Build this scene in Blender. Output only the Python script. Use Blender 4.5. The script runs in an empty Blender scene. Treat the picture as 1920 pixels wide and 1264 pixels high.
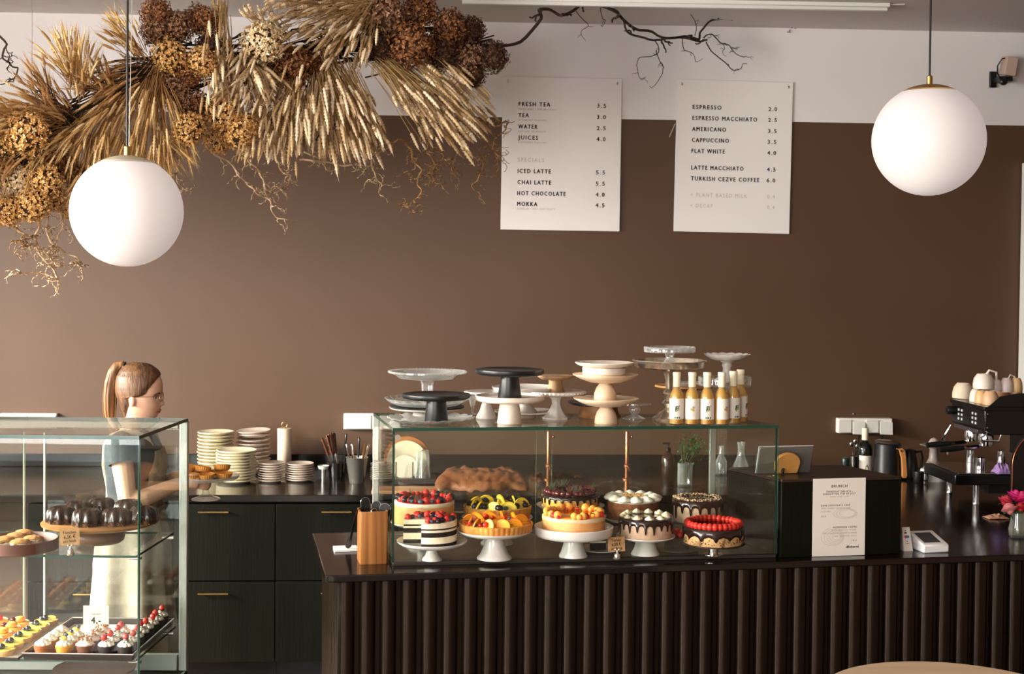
import bpy, bmesh, math, random
from mathutils import Vector, Matrix, noise
R = math.radians
SC = bpy.context.scene
COL = SC.collection
# ------------------------------------------------------------------ camera
F = 2600.0; PPX, PPY = 960.0, 574.5; CAMZ = 2.05
YAW, PITCH, ROLL = R(3.4), R(1.4), 0.0095
cd = bpy.data.cameras.new('camera'); cam = bpy.data.objects.new('camera', cd); COL.objects.link(cam)
cd.sensor_width = 36.0; cd.lens = F/1920*36; cd.shift_y = -(632-PPY)/1920; cd.clip_start = 0.05
CM = Matrix.Rotation(-YAW, 4, 'Z') @ Matrix.Rotation(math.pi/2-PITCH, 4, 'X') @ Matrix.Rotation(ROLL, 4, 'Z')
CM3 = CM.to_3x3()
cam.matrix_world = Matrix.Translation((0, 0, CAMZ)) @ CM
cd.dof.use_dof = True; cd.dof.focus_distance = 5.05; cd.dof.aperture_fstop = 6.5
SC.camera = cam
# ------------------------------------------------------------------ light and exposure
vs = SC.view_settings
SC.display_settings.display_device = 'sRGB'
vs.view_transform = 'Standard'; vs.look = 'None'; vs.gamma = 1.0; vs.use_curve_mapping = False; vs.exposure = 0.42
w = bpy.data.worlds.new('daylight_outside'); SC.world = w; w.use_nodes = True
w.node_tree.nodes['Background'].inputs[0].default_value = (0.86, 0.93, 1.0, 1); w.node_tree.nodes['Background'].inputs[1].default_value = 1.2
def area(name, loc, rot, sx, sy, power, col):
    l = bpy.data.lights.new(name, 'AREA'); l.shape = 'RECTANGLE'; l.size = sx; l.size_y = sy; l.energy = power; l.color = col
    o = bpy.data.objects.new(name, l); COL.objects.link(o); o.location = loc; o.rotation_euler = rot
    return o
# daylight standing outside the shop windows: the side street on the left, the shop front behind the camera
area('daylight_back_window', (-6.7, 5.0, 3.55), (0, R(-90), 0), 2.0, 4.0, 6000, (1.0, 0.94, 0.86))
area('daylight_side_window', (-4.75, 2.0, 2.05), (0, R(-90), 0), 2.3, 2.8, 450, (1.0, 0.955, 0.915))
area('daylight_shop_front', (-2.6, -2.15, 1.95), (R(90), 0, 0), 3.4, 2.7, 215, (1.0, 0.955, 0.93))
SC.cycles.caustics_reflective = False; SC.cycles.caustics_refractive = False
SC.cycles.sample_clamp_indirect = 5.0
SC.cycles.max_bounces = 10; SC.cycles.transparent_max_bounces = 24; SC.cycles.transmission_bounces = 10

# ------------------------------------------------------------------ measuring helpers
def ray(px, py): return CM3 @ Vector(((px-PPX)/F, -(py-PPY)/F, -1.0))
CAM = Vector((0, 0, CAMZ))
def at_z(px, py, z):
    d = ray(px, py); return CAM + d*((z-CAMZ)/d.z)
def at_y(px, py, y):
    d = ray(px, py); return CAM + d*(y/d.y)
def at_d(px, py, D): return CAM + ray(px, py)*D
AXIS = -(CM3 @ Vector((0, 0, 1)))
def dep(p): return (Vector(p)-CAM).dot(AXIS)
def spx(p): return dep(p)/F          # metres to one pixel of the photograph at p
ORD = 'first second third fourth fifth sixth seventh eighth ninth tenth eleventh twelfth thirteenth fourteenth fifteenth sixteenth seventeenth eighteenth nineteenth twentieth'.split()
rnd = random.Random(7)
# ------------------------------------------------------------------ object helpers
def tag(o, label=None, cat=None, group=None, kind=None):
    if label: o['label'] = label
    if cat: o['category'] = cat
    if group: o['group'] = group
    if kind: o['kind'] = kind
    return o
def thing(name, label, cat, loc=(0, 0, 0), rotz=0.0, group=None):
    o = bpy.data.objects.new(name, None); COL.objects.link(o); o.empty_display_size = .05
    o.location = loc; o.rotation_euler = (0, 0, rotz)
    return tag(o, label, cat, group)
def link(name, me, parent=None, loc=(0, 0, 0), rot=(0, 0, 0), sc=1.0):
    o = bpy.data.objects.new(name, me); COL.objects.link(o); o.parent = parent
    o.location = loc; o.rotation_euler = rot
    o.scale = (sc, sc, sc) if not hasattr(sc, '__len__') else sc
    return o
class MB:
    def __init__(s): s.v = []; s.f = []; s.m = []
    def add(s, vs, fs, mi=0, M=None):
        b = len(s.v)
        s.v += [tuple(M @ Vector(p)) for p in vs] if M is not None else [tuple(p) for p in vs]
        s.f += [tuple(i+b for i in q) for q in fs]; s.m += [mi]*len(fs)
        return s
    def box(s, c, d, mi=0, rz=0.0, M=None):
        x, y, z = d[0]/2, d[1]/2, d[2]/2
        T = Matrix.Translation(c) @ Matrix.Rotation(rz, 4, 'Z')
        if M is not None: T = M @ T
        return s.add([(-x,-y,-z),(x,-y,-z),(x,y,-z),(-x,y,-z),(-x,-y,z),(x,-y,z),(x,y,z),(-x,y,z)],
                     [(0,3,2,1),(4,5,6,7),(0,1,5,4),(1,2,6,5),(2,3,7,6),(3,0,4,7)], mi, T)
    def lathe(s, prof, seg=32, mi=0, M=None, mod=None):
        vs, fs = [], []
        rings = []
        for k, (r, z) in enumerate(prof):
            if r < 1e-6:
                rings.append([len(vs)]); vs.append((0, 0, z)); continue
            ring = []
            for i in range(seg):
                a = 2*math.pi*i/seg
                rr, zz = (r, z) if mod is None else mod(r, z, a, k)
                ring.append(len(vs)); vs.append((rr*math.cos(a), rr*math.sin(a), zz))
            rings.append(ring)
        for A, B in zip(rings, rings[1:]):
            if len(A) == 1 and len(B) == 1: continue
            if len(A) == 1: fs += [(A[0], B[(i+1) % seg], B[i]) for i in range(seg)]
            elif len(B) == 1: fs += [(A[i], A[(i+1) % seg], B[0]) for i in range(seg)]
            else: fs += [(A[i], A[(i+1) % seg], B[(i+1) % seg], B[i]) for i in range(seg)]
        return s.add(vs, fs, mi, M)
    def loft(s, rings, mi=0, cap=True, M=None, closed=True):
        n = len(rings[0]); vs = [p for r in rings for p in r]; fs = []
        for k in range(len(rings)-1):
            for i in range(n if closed else n-1):
                j = (i+1) % n
                fs.append((k*n+i, k*n+j, (k+1)*n+j, (k+1)*n+i))
        if cap and closed:
            fs.append(tuple(range(n-1, -1, -1))); fs.append(tuple((len(rings)-1)*n+i for i in range(n)))
        return s.add(vs, fs, mi, M)
    def tube(s, pts, rad, seg=8, mi=0, M=None, cap=True, flat=1.0):
        pts = [Vector(p) for p in pts]; n = len(pts)
        if not hasattr(rad, '__len__'): rad = [rad]*n
        rings = []; up = None
        for i, p in enumerate(pts):
            t = (pts[min(i+1, n-1)]-pts[max(i-1, 0)])
            if t.length < 1e-9: t = Vector((0, 0, 1))
            t.normalize()
            if up is None:
                up = Vector((0, 0, 1)) if abs(t.z) < .9 else Vector((0, 1, 0))
            a = t.cross(up)
            if a.length < 1e-6: a = t.cross(Vector((1, 0, 0)))
            a.normalize(); b = a.cross(t).normalized(); up = b
            rings.append([p + a*(math.cos(2*math.pi*k/seg)*rad[i]) + b*(math.sin(2*math.pi*k/seg)*rad[i]*flat) for k in range(seg)])
        return s.loft(rings, mi, cap, M)
    def sph(s, c, r, seg=12, rings=8, mi=0, sq=(1, 1, 1), M=None, fn=None):
        prof = [(math.sin(math.pi*k/rings), -math.cos(math.pi*k/rings)) for k in range(rings+1)]
        prof[0] = (0, -1); prof[-1] = (0, 1)
        t = MB(); t.lathe(prof, seg)
        vs = []
        for p in t.v:
            q = Vector(p); k = r*(fn(q) if fn else 1.0)
            vs.append((c[0]+q.x*k*sq[0], c[1]+q.y*k*sq[1], c[2]+q.z*k*sq[2]))
        return s.add(vs, t.f, mi, M)
    def prism(s, poly, z0, z1, mi=0, M=None):
        n = len(poly); vs = [(x, y, z0) for x, y in poly]+[(x, y, z1) for x, y in poly]
        fs = [tuple(range(n-1, -1, -1)), tuple(range(n, 2*n))]+[(i, (i+1) % n, n+(i+1) % n, n+i) for i in range(n)]
        return s.add(vs, fs, mi, M)
    def mesh(s, name, mats, ang=38, smooth=True, weld=False):
        me = bpy.data.meshes.new(name); me.from_pydata(s.v, [], s.f)
        for m in (mats if isinstance(mats, (list, tuple)) else [mats]): me.materials.append(m)
        if any(s.m): me.polygons.foreach_set('material_index', s.m)
        if smooth:
            me.polygons.foreach_set('use_smooth', [True]*len(s.f)); me.update()
            try: me.set_sharp_from_angle(angle=R(ang))
            except Exception: pass
        me.update(); return me
    def build(s, name, mats, parent=None, loc=(0, 0, 0), rotz=0.0, ang=38, bevel=0.0, smooth=True):
        o = link(name, s.mesh(name, mats, ang, smooth), parent, loc, (0, 0, rotz))
        if bevel:
            b = o.modifiers.new('soft_edges', 'BEVEL'); b.width = bevel; b.segments = 2; b.limit_method = 'ANGLE'; b.angle_limit = R(40)
        return o
def struct(o): o['kind'] = 'structure'; return o
def dup(root, loc, rotz=None, label=None, group=None):
    r = root.copy(); COL.objects.link(r); r.location = loc
    if rotz is not None: r.rotation_euler = (r.rotation_euler[0], r.rotation_euler[1], rotz)
    if label: r['label'] = label
    if group: r['group'] = group
    for ch in list(root.children):
        c = ch.copy(); COL.objects.link(c); c.parent = r
        for g in list(ch.children):
            d = g.copy(); COL.objects.link(d); d.parent = c
    return r
# ------------------------------------------------------------------ materials
def lin(c):
    out = []
    for v in c[:3]:
        v /= 255.0
        out.append(v/12.92 if v <= .04045 else ((v+.055)/1.055)**2.4)
    return tuple(out)+(1.0,)
MATS = {}
def mat(name, c, rough=.5, metal=0.0, c2=None, scale=20.0, detail=4.0, bump=0.0, bscale=None, spec=.5, coat=0.0, sss=0.0, trans=0.0, ior=1.45, emit=0.0, stretch=None, mixpos=(.35, .65)):
    if name in MATS: return MATS[name]
    m = bpy.data.materials.new(name); m.use_nodes = True; nt = m.node_tree; N = nt.nodes; L = nt.links
    b = N['Principled BSDF']
    b.inputs['Base Color'].default_value = lin(c); b.inputs['Roughness'].default_value = rough; b.inputs['Metallic'].default_value = metal
    b.inputs['Specular IOR Level'].default_value = spec; b.inputs['Coat Weight'].default_value = coat; b.inputs['Coat Roughness'].default_value = .08
    b.inputs['IOR'].default_value = ior
    if sss:
        b.inputs['Subsurface Weight'].default_value = sss; b.inputs['Subsurface Radius'].default_value = (.01, .005, .003)
    if trans: b.inputs['Transmission Weight'].default_value = trans
    if emit:
        b.inputs['Emission Color'].default_value = lin(c); b.inputs['Emission Strength'].default_value = emit
    if c2 is not None or bump:
        tc = N.new('ShaderNodeTexCoord'); src = tc.outputs['Object']
        if stretch:
            mp = N.new('ShaderNodeMapping'); mp.inputs['Scale'].default_value = stretch; L.new(src, mp.inputs['Vector']); src = mp.outputs['Vector']
    if c2 is not None:
        n = N.new('ShaderNodeTexNoise'); n.inputs['Scale'].default_value = scale; n.inputs['Detail'].default_value = detail; L.new(src, n.inputs['Vector'])
        r = N.new('ShaderNodeValToRGB'); r.color_ramp.elements[0].position = mixpos[0]; r.color_ramp.elements[1].position = mixpos[1]
        r.color_ramp.elements[0].color = lin(c); r.color_ramp.elements[1].color = lin(c2)
        L.new(n.outputs['Fac'], r.inputs['Fac']); L.new(r.outputs['Color'], b.inputs['Base Color'])
    if bump:
        n2 = N.new('ShaderNodeTexNoise'); n2.inputs['Scale'].default_value = bscale or scale; n2.inputs['Detail'].default_value = 5; L.new(src, n2.inputs['Vector'])
        bp = N.new('ShaderNodeBump'); bp.inputs['Strength'].default_value = bump; bp.inputs['Distance'].default_value = .01
        L.new(n2.outputs['Fac'], bp.inputs['Height']); L.new(bp.outputs['Normal'], b.inputs['Normal'])
    MATS[name] = m; return m
def island_mat(name, cols, rough=.75):
    """every petal or grain takes its own tone from a ramp"""
    m = mat(name, cols[0], rough); nt = m.node_tree; N = nt.nodes; L = nt.links
    g = N.new('ShaderNodeNewGeometry'); r = N.new('ShaderNodeValToRGB'); e = r.color_ramp.elements
    while len(e) < len(cols): e.new(.5)
    for k, c in enumerate(cols): e[k].position = k/(len(cols)-1); e[k].color = lin(c)
    L.new(g.outputs['Random Per Island'], r.inputs['Fac']); L.new(r.outputs['Color'], N['Principled BSDF'].inputs['Base Color'])
    return m
def pane_mat(name, tint, strength=1.0):
    """thin clear sheet: see-through with a mirror sheen that grows at grazing angles"""
    m = bpy.data.materials.new(name); m.use_nodes = True; nt = m.node_tree; N = nt.nodes; L = nt.links
    N.remove(N['Principled BSDF']); out = N['Material Output']
    t = N.new('ShaderNodeBsdfTransparent'); t.inputs['Color'].default_value = tint+(1,)
    g = N.new('ShaderNodeBsdfGlossy'); g.inputs['Roughness'].default_value = .0; g.inputs['Color'].default_value = (1, 1, 1, 1)
    ge = N.new('ShaderNodeNewGeometry'); d = N.new('ShaderNodeVectorMath'); d.operation = 'DOT_PRODUCT'
    L.new(ge.outputs['Normal'], d.inputs[0]); L.new(ge.outputs['Incoming'], d.inputs[1])
    a = N.new('ShaderNodeMath'); a.operation = 'ABSOLUTE'; L.new(d.outputs['Value'], a.inputs[0])
    s = N.new('ShaderNodeMath'); s.operation = 'SUBTRACT'; s.inputs[0].default_value = 1; L.new(a.outputs[0], s.inputs[1])
    p = N.new('ShaderNodeMath'); p.operation = 'POWER'; p.inputs[1].default_value = 5; L.new(s.outputs[0], p.inputs[0])
    q = N.new('ShaderNodeMath'); q.operation = 'MULTIPLY_ADD'; q.inputs[1].default_value = .95*strength; q.inputs[2].default_value = .042*strength
    L.new(p.outputs[0], q.inputs[0])
    mx = N.new('ShaderNodeMixShader'); L.new(q.outputs[0], mx.inputs['Fac']); L.new(t.outputs[0], mx.inputs[1]); L.new(g.outputs[0], mx.inputs[2])
    L.new(mx.outputs[0], out.inputs['Surface']); MATS[name] = m; return m
PANE = pane_mat('display_glass', (.965, .985, .97), .72)
WPANE = pane_mat('window_glass', (.98, .99, .98), .6)
EDGE = mat('glass_edge_green', (20, 62, 50), .12, spec=.8)
EDGEL = mat('glass_edge_pale', (205, 215, 200), .2, spec=.7)
ALU = mat('brushed_aluminium', (176, 178, 170), .38, .75)
STEEL = mat('polished_steel', (205, 203, 198), .16, 1.0)
SILVER = mat('silver_plate', (226, 214, 196), .2, .82, c2=(204, 188, 164), scale=30)
CHROME = mat('chrome', (225, 225, 225), .07, 1.0)
BRASS = mat('brushed_brass', (196, 158, 98), .3, 1.0)
COPPER = mat('copper', (190, 122, 84), .28, 1.0)
def glassware(name, tint, lo, hi, body=(235, 238, 234)):
    """thin blown or pressed glass: clear face on, brighter and shinier towards its edges"""
    m = pane_mat(name, tint, 1.6); nt = m.node_tree; N = nt.nodes; L = nt.links; out = N['Material Output']
    prev = out.inputs['Surface'].links[0].from_socket
    pr = N.new('ShaderNodeBsdfPrincipled'); pr.inputs['Base Color'].default_value = lin(body); pr.inputs['Roughness'].default_value = .08; pr.inputs['Specular IOR Level'].default_value = .9
    p = [n for n in N if n.type == 'MATH' and n.operation == 'SUBTRACT'][0]
    q = N.new('ShaderNodeMath'); q.operation = 'POWER'; q.inputs[1].default_value = 2.0; L.new(p.outputs[0], q.inputs[0])
    a = N.new('ShaderNodeMath'); a.operation = 'MULTIPLY_ADD'; a.inputs[1].default_value = hi-lo; a.inputs[2].default_value = lo; L.new(q.outputs[0], a.inputs[0])
    mx = N.new('ShaderNodeMixShader'); L.new(a.outputs[0], mx.inputs['Fac']); L.new(prev, mx.inputs[1]); L.new(pr.outputs[0], mx.inputs[2])
    L.new(mx.outputs[0], out.inputs['Surface']); return m
GLASS = glassware('clear_glass', (.97, .975, .97), .07, .5)
BGLASS = glassware('bottle_glass', (.97, .97, .94), .01, .16)
WATER = mat('water', (245, 250, 250), .0, trans=1.0, ior=1.33)
PORC = mat('white_porcelain', (216, 210, 202), .18, coat=.3)
WHITEC = mat('matte_white_ceramic', (232, 222, 208), .45, c2=(218, 202, 184), scale=14)
CREAMC = mat('cream_stoneware', (226, 214, 190), .4, c2=(212, 198, 170), scale=22, coat=.1)
GREYC = mat('warm_grey_stoneware', (212, 198, 184), .4, c2=(190, 174, 158), scale=22, coat=.1)
BLACKC = mat('black_ceramic', (16, 17, 16), .35, spec=.6)
PLASTICB = mat('black_plastic', (14, 14, 13), .38)
BLACKM = mat('black_enamel', (9, 10, 10), .22, spec=.6)
PAPER = mat('white_paper', (236, 229, 225), .75)
PAPERC = mat('cream_paper', (230, 222, 210), .75)
KRAFT = mat('kraft_card', (176, 132, 88), .8, c2=(160, 116, 74), scale=60)
INK = mat('black_ink', (26, 24, 24), .7)
INKG = mat('grey_ink', (160, 154, 150), .7)
INKL = mat('pale_grey_ink', (186, 180, 175), .7)
WHITEP = mat('white_plastic', (232, 228, 222), .4)
WOODL = mat('oak_wood', (196, 142, 84), .5, c2=(162, 106, 56), scale=9, stretch=(1, 1, .12), bump=.08)
WOODT = mat('turned_wood', (178, 128, 80), .5, c2=(126, 82, 46), scale=12, stretch=(1, 1, .3), bump=.08)
WOODR = mat('red_brown_wood', (140, 86, 54), .5, c2=(112, 64, 38), scale=10, stretch=(.3, 1, 1))
WOODS = mat('spalted_pale_wood', (190, 154, 112), .55, c2=(140, 104, 70), scale=14, stretch=(1, 1, .5))
WENGE = mat('dark_stained_oak', (15, 15, 7), .5, c2=(10, 10, 4), scale=5, stretch=(2.2, 2.2, .12), bump=.12, bscale=40, spec=.12)
WALNUT = mat('dark_brown_lacquered_wood', (20, 13, 8), .24, c2=(13, 9, 5), scale=6, stretch=(3, 3, .15), bump=.05, bscale=30, spec=.5)
WALNUT.node_tree.nodes['Principled BSDF'].inputs['Specular Tint'].default_value = (1.0, .74, .62, 1)
COUNTERTOP = mat('dark_brown_worktop', (20, 13, 10), .16, c2=(15, 10, 8), scale=5, stretch=(.3, 3, 1), spec=.55)
BARTOP = mat('black_brown_worktop', (20, 16, 12), .16, spec=.55)

# ------------------------------------------------------------------ the room
WY = 7.75
ZCEIL = at_y(1000, 43, WY).z; ZPAINT = at_y(1200, 224, WY).z
XL, XR, YF = -4.6, at_y(1917, 600, WY).x, -2.0
ZC = .96                                     # worktop height of counter and back bar
M_BROWN = mat('brown_wall_paint', (86, 61, 43), .5, c2=(82, 58, 40), scale=1.3, bump=.03, bscale=60)
M_WHITE = mat('white_wall_paint', (232, 226, 224), .8, c2=(228, 221, 219), scale=1.1)
M_CEIL = mat('ceiling_paint', (212, 204, 200), .85)
M_TAUPE = mat('taupe_wall_paint', (120, 106, 94), .8)
M_FLOOR = mat('grey_brown_screed', (92, 80, 70), .45, c2=(80, 70, 62), scale=2.0)
def wallbox(name, c, d, m): return struct(MB().box(c, d).build(name, m, smooth=False))
wallbox('floor', ((XL+XR)/2, (WY+YF)/2, -.05), (XR-XL+.6, WY-YF+.6, .1), M_FLOOR)
wallbox('ceiling', ((XL+XR)/2, (WY+YF)/2, ZCEIL+.05), (XR-XL+.6, WY-YF+.6, .1), M_CEIL)
b = MB(); b.box(((XL+XR)/2, WY+.1, ZPAINT/2), (XR-XL+.6, .2, ZPAINT), 0); b.box(((XL+XR)/2, WY+.1, (ZPAINT+ZCEIL)/2), (XR-XL+.6, .2, ZCEIL-ZPAINT), 1)
struct(b.build('wall_back', [M_BROWN, M_WHITE], smooth=False))
wallbox('wall_right', (XR+.1, (WY+YF)/2, ZCEIL/2), (.2, WY-YF, ZCEIL), M_BROWN)
def wall_hole(name, fix, axis, lo, hi, a0, a1, z0, z1, m):
    """a wall with one window opening; axis: the coordinate that runs along the wall"""
    b = MB()
    for s0, s1, t0, t1 in ((lo, a0, 0, ZCEIL), (a1, hi, 0, ZCEIL), (a0, a1, 0, z0), (a0, a1, z1, ZCEIL)):
        if s1-s0 < .01 or t1-t0 < .01: continue
        c = (fix, (s0+s1)/2, (t0+t1)/2) if axis == 'y' else ((s0+s1)/2, fix, (t0+t1)/2)
        d = (.2, s1-s0, t1-t0) if axis == 'y' else (s1-s0, .2, t1-t0)
        b.box(c, d)
    struct(b.build(name, m, smooth=False))
b = MB()
for s0, s1, t0, t1 in ((YF, .5, 0, ZCEIL), (.5, 3.5, 0, .75), (.5, 3.5, 3.25, ZCEIL), (3.5, 4.0, 0, ZCEIL), (4.0, 6.1, 0, .85), (4.0, 6.1, 2.75, ZCEIL), (6.1, WY, 0, ZCEIL)):
    b.box((XL-.1, (s0+s1)/2, (t0+t1)/2), (.2, s1-s0, t1-t0))
struct(b.build('wall_left', M_TAUPE, smooth=False))
wall_hole('wall_front', YF-.1, 'x', XL, XR, -4.3, -.9, .4, 3.3, M_TAUPE)
FRAMEM = mat('dark_window_frame', (60, 54, 50), .5)
def window(name, fix, axis, a0, a1, z0, z1, bars):
    fr, t = .06, .05
    b = MB(); g = MB()
    def put(B, s0, s1, t0, t1, th, mi=0):
        c = (fix, (s0+s1)/2, (t0+t1)/2) if axis == 'y' else ((s0+s1)/2, fix, (t0+t1)/2)
        d = (th, s1-s0, t1-t0) if axis == 'y' else (s1-s0, th, t1-t0)
        B.box(c, d, mi)
    put(b, a0, a0+fr, z0, z1, t); put(b, a1-fr, a1, z0, z1, t); put(b, a0+fr, a1-fr, z0, z0+fr, t); put(b, a0+fr, a1-fr, z1-fr, z1, t)
    for k in range(1, bars):
        x = a0+(a1-a0)*k/bars; put(b, x-.025, x+.025, z0+fr, z1-fr, t)
    put(g, a0+fr, a1-fr, z0+fr, z1-fr, .008)
    o = struct(b.build(name, FRAMEM, smooth=False)); g.build('pane', WPANE, o, smooth=False)
window('window_1', XL-.1, 'y', 4.0, 6.1, .85, 2.75, 2)
window('window_3', XL-.1, 'y', .5, 3.5, .75, 3.25, 3)
window('window_2', YF-.1, 'x', -4.3, -.9, .4, 3.3, 3)
# ------------------------------------------------------------------ glass sheets and display cases
def v2(p): return Vector((p[0], p[1]))
def sheet(name, p, q, z0, z1, t, inside, parent, edge=EDGE, m=PANE):
    """upright glass sheet between p and q, its thickness towards the point inside"""
    p, q = v2(p), v2(q); n = Vector((-(q-p).y, (q-p).x)).normalized()
    if (v2(inside)-p).dot(n) < 0: n = -n
    b = MB(); b.prism([p, q, q+n*t, p+n*t], z0, z1)
    b.m = [1, 1, 0, 1, 0, 1]
    return b.build(name, [m, edge], parent, smooth=False)
def slabglass(name, poly, z0, z1, parent, edge=EDGE):
    b = MB(); b.prism([tuple(v2(p)) for p in poly], z0, z1); b.m = [0, 0]+[1]*len(poly)
    return b.build(name, [PANE, edge], parent, smooth=False)
def lerp(a, b, t): return a+(b-a)*t

# long glass case on the counter
FL, FR = v2(at_z(735, 1062, ZC)), v2(at_z(1457, 1046, ZC))
zt = at_d(738, 802, dep((FL.x, FL.y, ZC))).z
BL, BR = v2(at_z(700, 774, zt)), v2(at_z(1342, 777, zt))
MID = (FL+FR+BL+BR)/4; CASE_TOP = zt; CASE_FLOOR = ZC+.014
case = thing('glass_display_case', 'long low glass display case full of cakes standing on the brown counter', 'display case', (0, 0, 0))
b = MB(); b.prism([tuple(lerp(p, MID, .004)) for p in (FL, FR, BR, BL)], ZC, CASE_FLOOR)
b.build('base_tray', mat('case_floor', (52, 46, 40), .18, spec=.6), case, bevel=.002)
TH = .009
sheet('front_pane', FL, FR, CASE_FLOOR, zt-.012, TH, MID, case)
sheet('side_pane', lerp(FL, BL, .02), BL, CASE_FLOOR, zt-.012, TH, MID, case)
sheet('side_pane', lerp(FR, BR, .02), BR, CASE_FLOOR, zt-.012, TH, MID, case)
slabglass('top_pane', (FL, FR, BR, BL), zt-.012, zt, case)
back = (BR-BL).normalized(); inn = (MID-BL).normalized()
d0 = lerp(BL, BR, .02)
sheet('sliding_door', d0, lerp(BL, BR, .52), CASE_FLOOR, zt-.014, .006, MID, case, EDGEL)
sheet('sliding_door', lerp(BL, BR, .47)+(FL-BL).normalized()*.02, lerp(BL, BR, .98)+(FL-BL).normalized()*.02, CASE_FLOOR, zt-.014, .006, MID, case, EDGEL)
for P in (BL, BR):
    MB().box((P.x+(.012 if P is BL else -.012), P.y+.004, (CASE_FLOOR+zt-.012)/2), (.026, .022, zt-.012-CASE_FLOOR), 0, math.atan2(back.y, back.x)).build('corner_post', ALU, case, bevel=.002)
for (P, Q) in ((FL, FR),):
    c = lerp(P, Q, .012)
    MB().lathe([(0, 0), (.011, 0), (.011, .004), (0, .004)], 16, 0, Matrix.Translation((c.x, c.y-.003, zt-.035)) @ Matrix.Rotation(R(90), 4, 'X')).build('glass_clamp', CHROME, case)

# ------------------------------------------------------------------ service counter
A = v2(at_z(610, 1080, ZC)); B0 = v2(at_z(1920, 1040, ZC)); C = v2(at_z(585, 1000, ZC))
cu = (B0-A).normalized(); cn = Vector((-cu.y, cu.x))
E = A+cu*((XR-.02-A.x)/cu.x)
XIN = at_z(1665, 960, ZC).x
inner = C+cu*((XIN-C.x)/cu.x)
def roundcorner(p, a, b_, r, n=6):
    da, db = (a-p).normalized(), (b_-p).normalized(); out = []
    for k in range(n+1):
        t = k/n; q = (p+da*r)*(1-t)**2 + p*2*t*(1-t) + (p+db*r)*t**2; out.append(q)
    return out
ctr = thing('service_counter', 'dark brown fluted counter that carries the long glass cake case', 'counter')
poly = roundcorner(A, C, E, .035)+[E, Vector((XR-.02, WY-.02)), Vector((XIN, WY-.02)), inner, C]
MB().prism([tuple(p) for p in poly], ZC-.027, ZC).build('worktop', COUNTERTOP, ctr, bevel=.005)
ins = .04
Ai = A+cu*(ins+.012)+cn*ins; Ci = C+cu*(ins+.012); Ei = E+cn*ins
RP, RR = .0755, .031
b = MB()
b.prism([tuple(p) for p in (Ai+cn*.02+cu*.02, Ei+cn*.02, Ei+cn*.06, Ai+cn*.06+cu*.02)], .06, ZC-.028)
n = int((Ei-Ai).length/RP-.9)
for k in range(n+1):
    c = Ai+cu*(RP*(k+.35))+cn*.022
    b.tube([(c.x, c.y, .06), (c.x, c.y, ZC-.028)], RR, 14)
b.build('fluted_front', WALNUT, ctr)
b = MB(); du = (Ci-Ai).normalized()
b.prism([tuple(p) for p in (Ai+cu*.02+du*.02, Ai+cu*.06+du*.02, Ci+cu*.06, Ci+cu*.02)], .06, ZC-.028)
for k in range(int((Ci-Ai).length/RP)+1):
    c = Ai+du*(RP*(k+.35))+cu*.022
    b.tube([(c.x, c.y, .06), (c.x, c.y, ZC-.028)], RR, 14)
b.build('fluted_end', WALNUT, ctr)
MB().prism([tuple(p) for p in (Ai+cn*.05+cu*.05, Ei+cn*.05, Ei+cn*.08, Ai+cn*.08+cu*.05)], 0, .06).build('kick_board', BLACKM, ctr)
b = MB(); b.prism([(XIN+.03, inner.y-.3), (XIN+.05, inner.y-.3), (XIN+.05, WY-.02), (XIN+.03, WY-.02)], .0, ZC-.028)
b.build('return_side', WENGE, ctr)

# ------------------------------------------------------------------ back bar: worktop and drawer units
ZB = ZC; YB = at_z(560, 928.5, ZB).y
xa, xb = XL+1.4, XIN-.004
bar = thing('back_bar_worktop', 'long black-brown worktop along the brown wall under the plates', 'worktop')
MB().box(((xa+xb)/2, (YB+WY)/2, ZB-.018), (xb-xa, WY-YB-.004, .036)).build('worktop_board', BARTOP, bar, bevel=.004)
MB().box(((xa+xb)/2, WY-.012, ZB+.035), (xb-xa, .02, .07)).build('upstand', BARTOP, bar, bevel=.003)
e0, e1 = at_y(284, 1000, YB).x, at_y(516, 1000, YB).x
UW = e1-e0; zb0 = ZB-.04
z_gap = at_y(430, 1091, YB).z; z_low = at_y(430, 1243, YB).z
zh1, zh2 = at_y(400, 960, YB).z, at_y(400, 1113, YB).z
hw = (at_y(428, 960, YB).x-at_y(371, 960, YB).x)/2
names = {0: 'dark oak drawer unit behind the small glass case, left end', 1: 'dark oak drawer unit below the stacks of cream plates', 2: 'dark oak drawer unit below the steel cutlery pots', 3: 'dark oak drawer unit behind the left part of the cake case', 4: 'dark oak drawer unit behind the middle of the cake case', 5: 'dark oak drawer unit behind the right part of the cake case'}
for i in range(6):
    x0 = e0+UW*(i-1); x1 = min(x0+UW, xb)
    if x1-x0 < .2: break
    u = thing('drawer_unit', names[i], 'drawer unit', ((x0+x1)/2, YB, 0), 0, 'dark oak drawer units under the back bar')
    wd = x1-x0
    MB().box((0, (WY-YB)/2+.03, (z_low+zb0)/2), (wd-.002, WY-YB-.08, zb0-z_low)).build('carcass', WENGE, u)
    MB().box((0, .12, z_low/2), (wd-.002, .1, z_low)).build('plinth', BLACKM, u)
    for (z0, z1, zh) in ((z_gap+.003, zb0-.006, zh1), (z_low, z_gap-.003, zh2)):
        d = MB().box((0, .02, (z0+z1)/2), (wd-.005, .02, z1-z0)).build('drawer', WENGE, u, bevel=.0015)
        h = MB(); h.tube([(-hw, -.012, zh), (hw, -.012, zh)], .004, 8); h.tube([(-hw*.8, -.012, zh), (-hw*.8, .012, zh)], .003, 6); h.tube([(hw*.8, -.012, zh), (hw*.8, .012, zh)], .003, 6)
        h.build('handle', BRASS, d)

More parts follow.
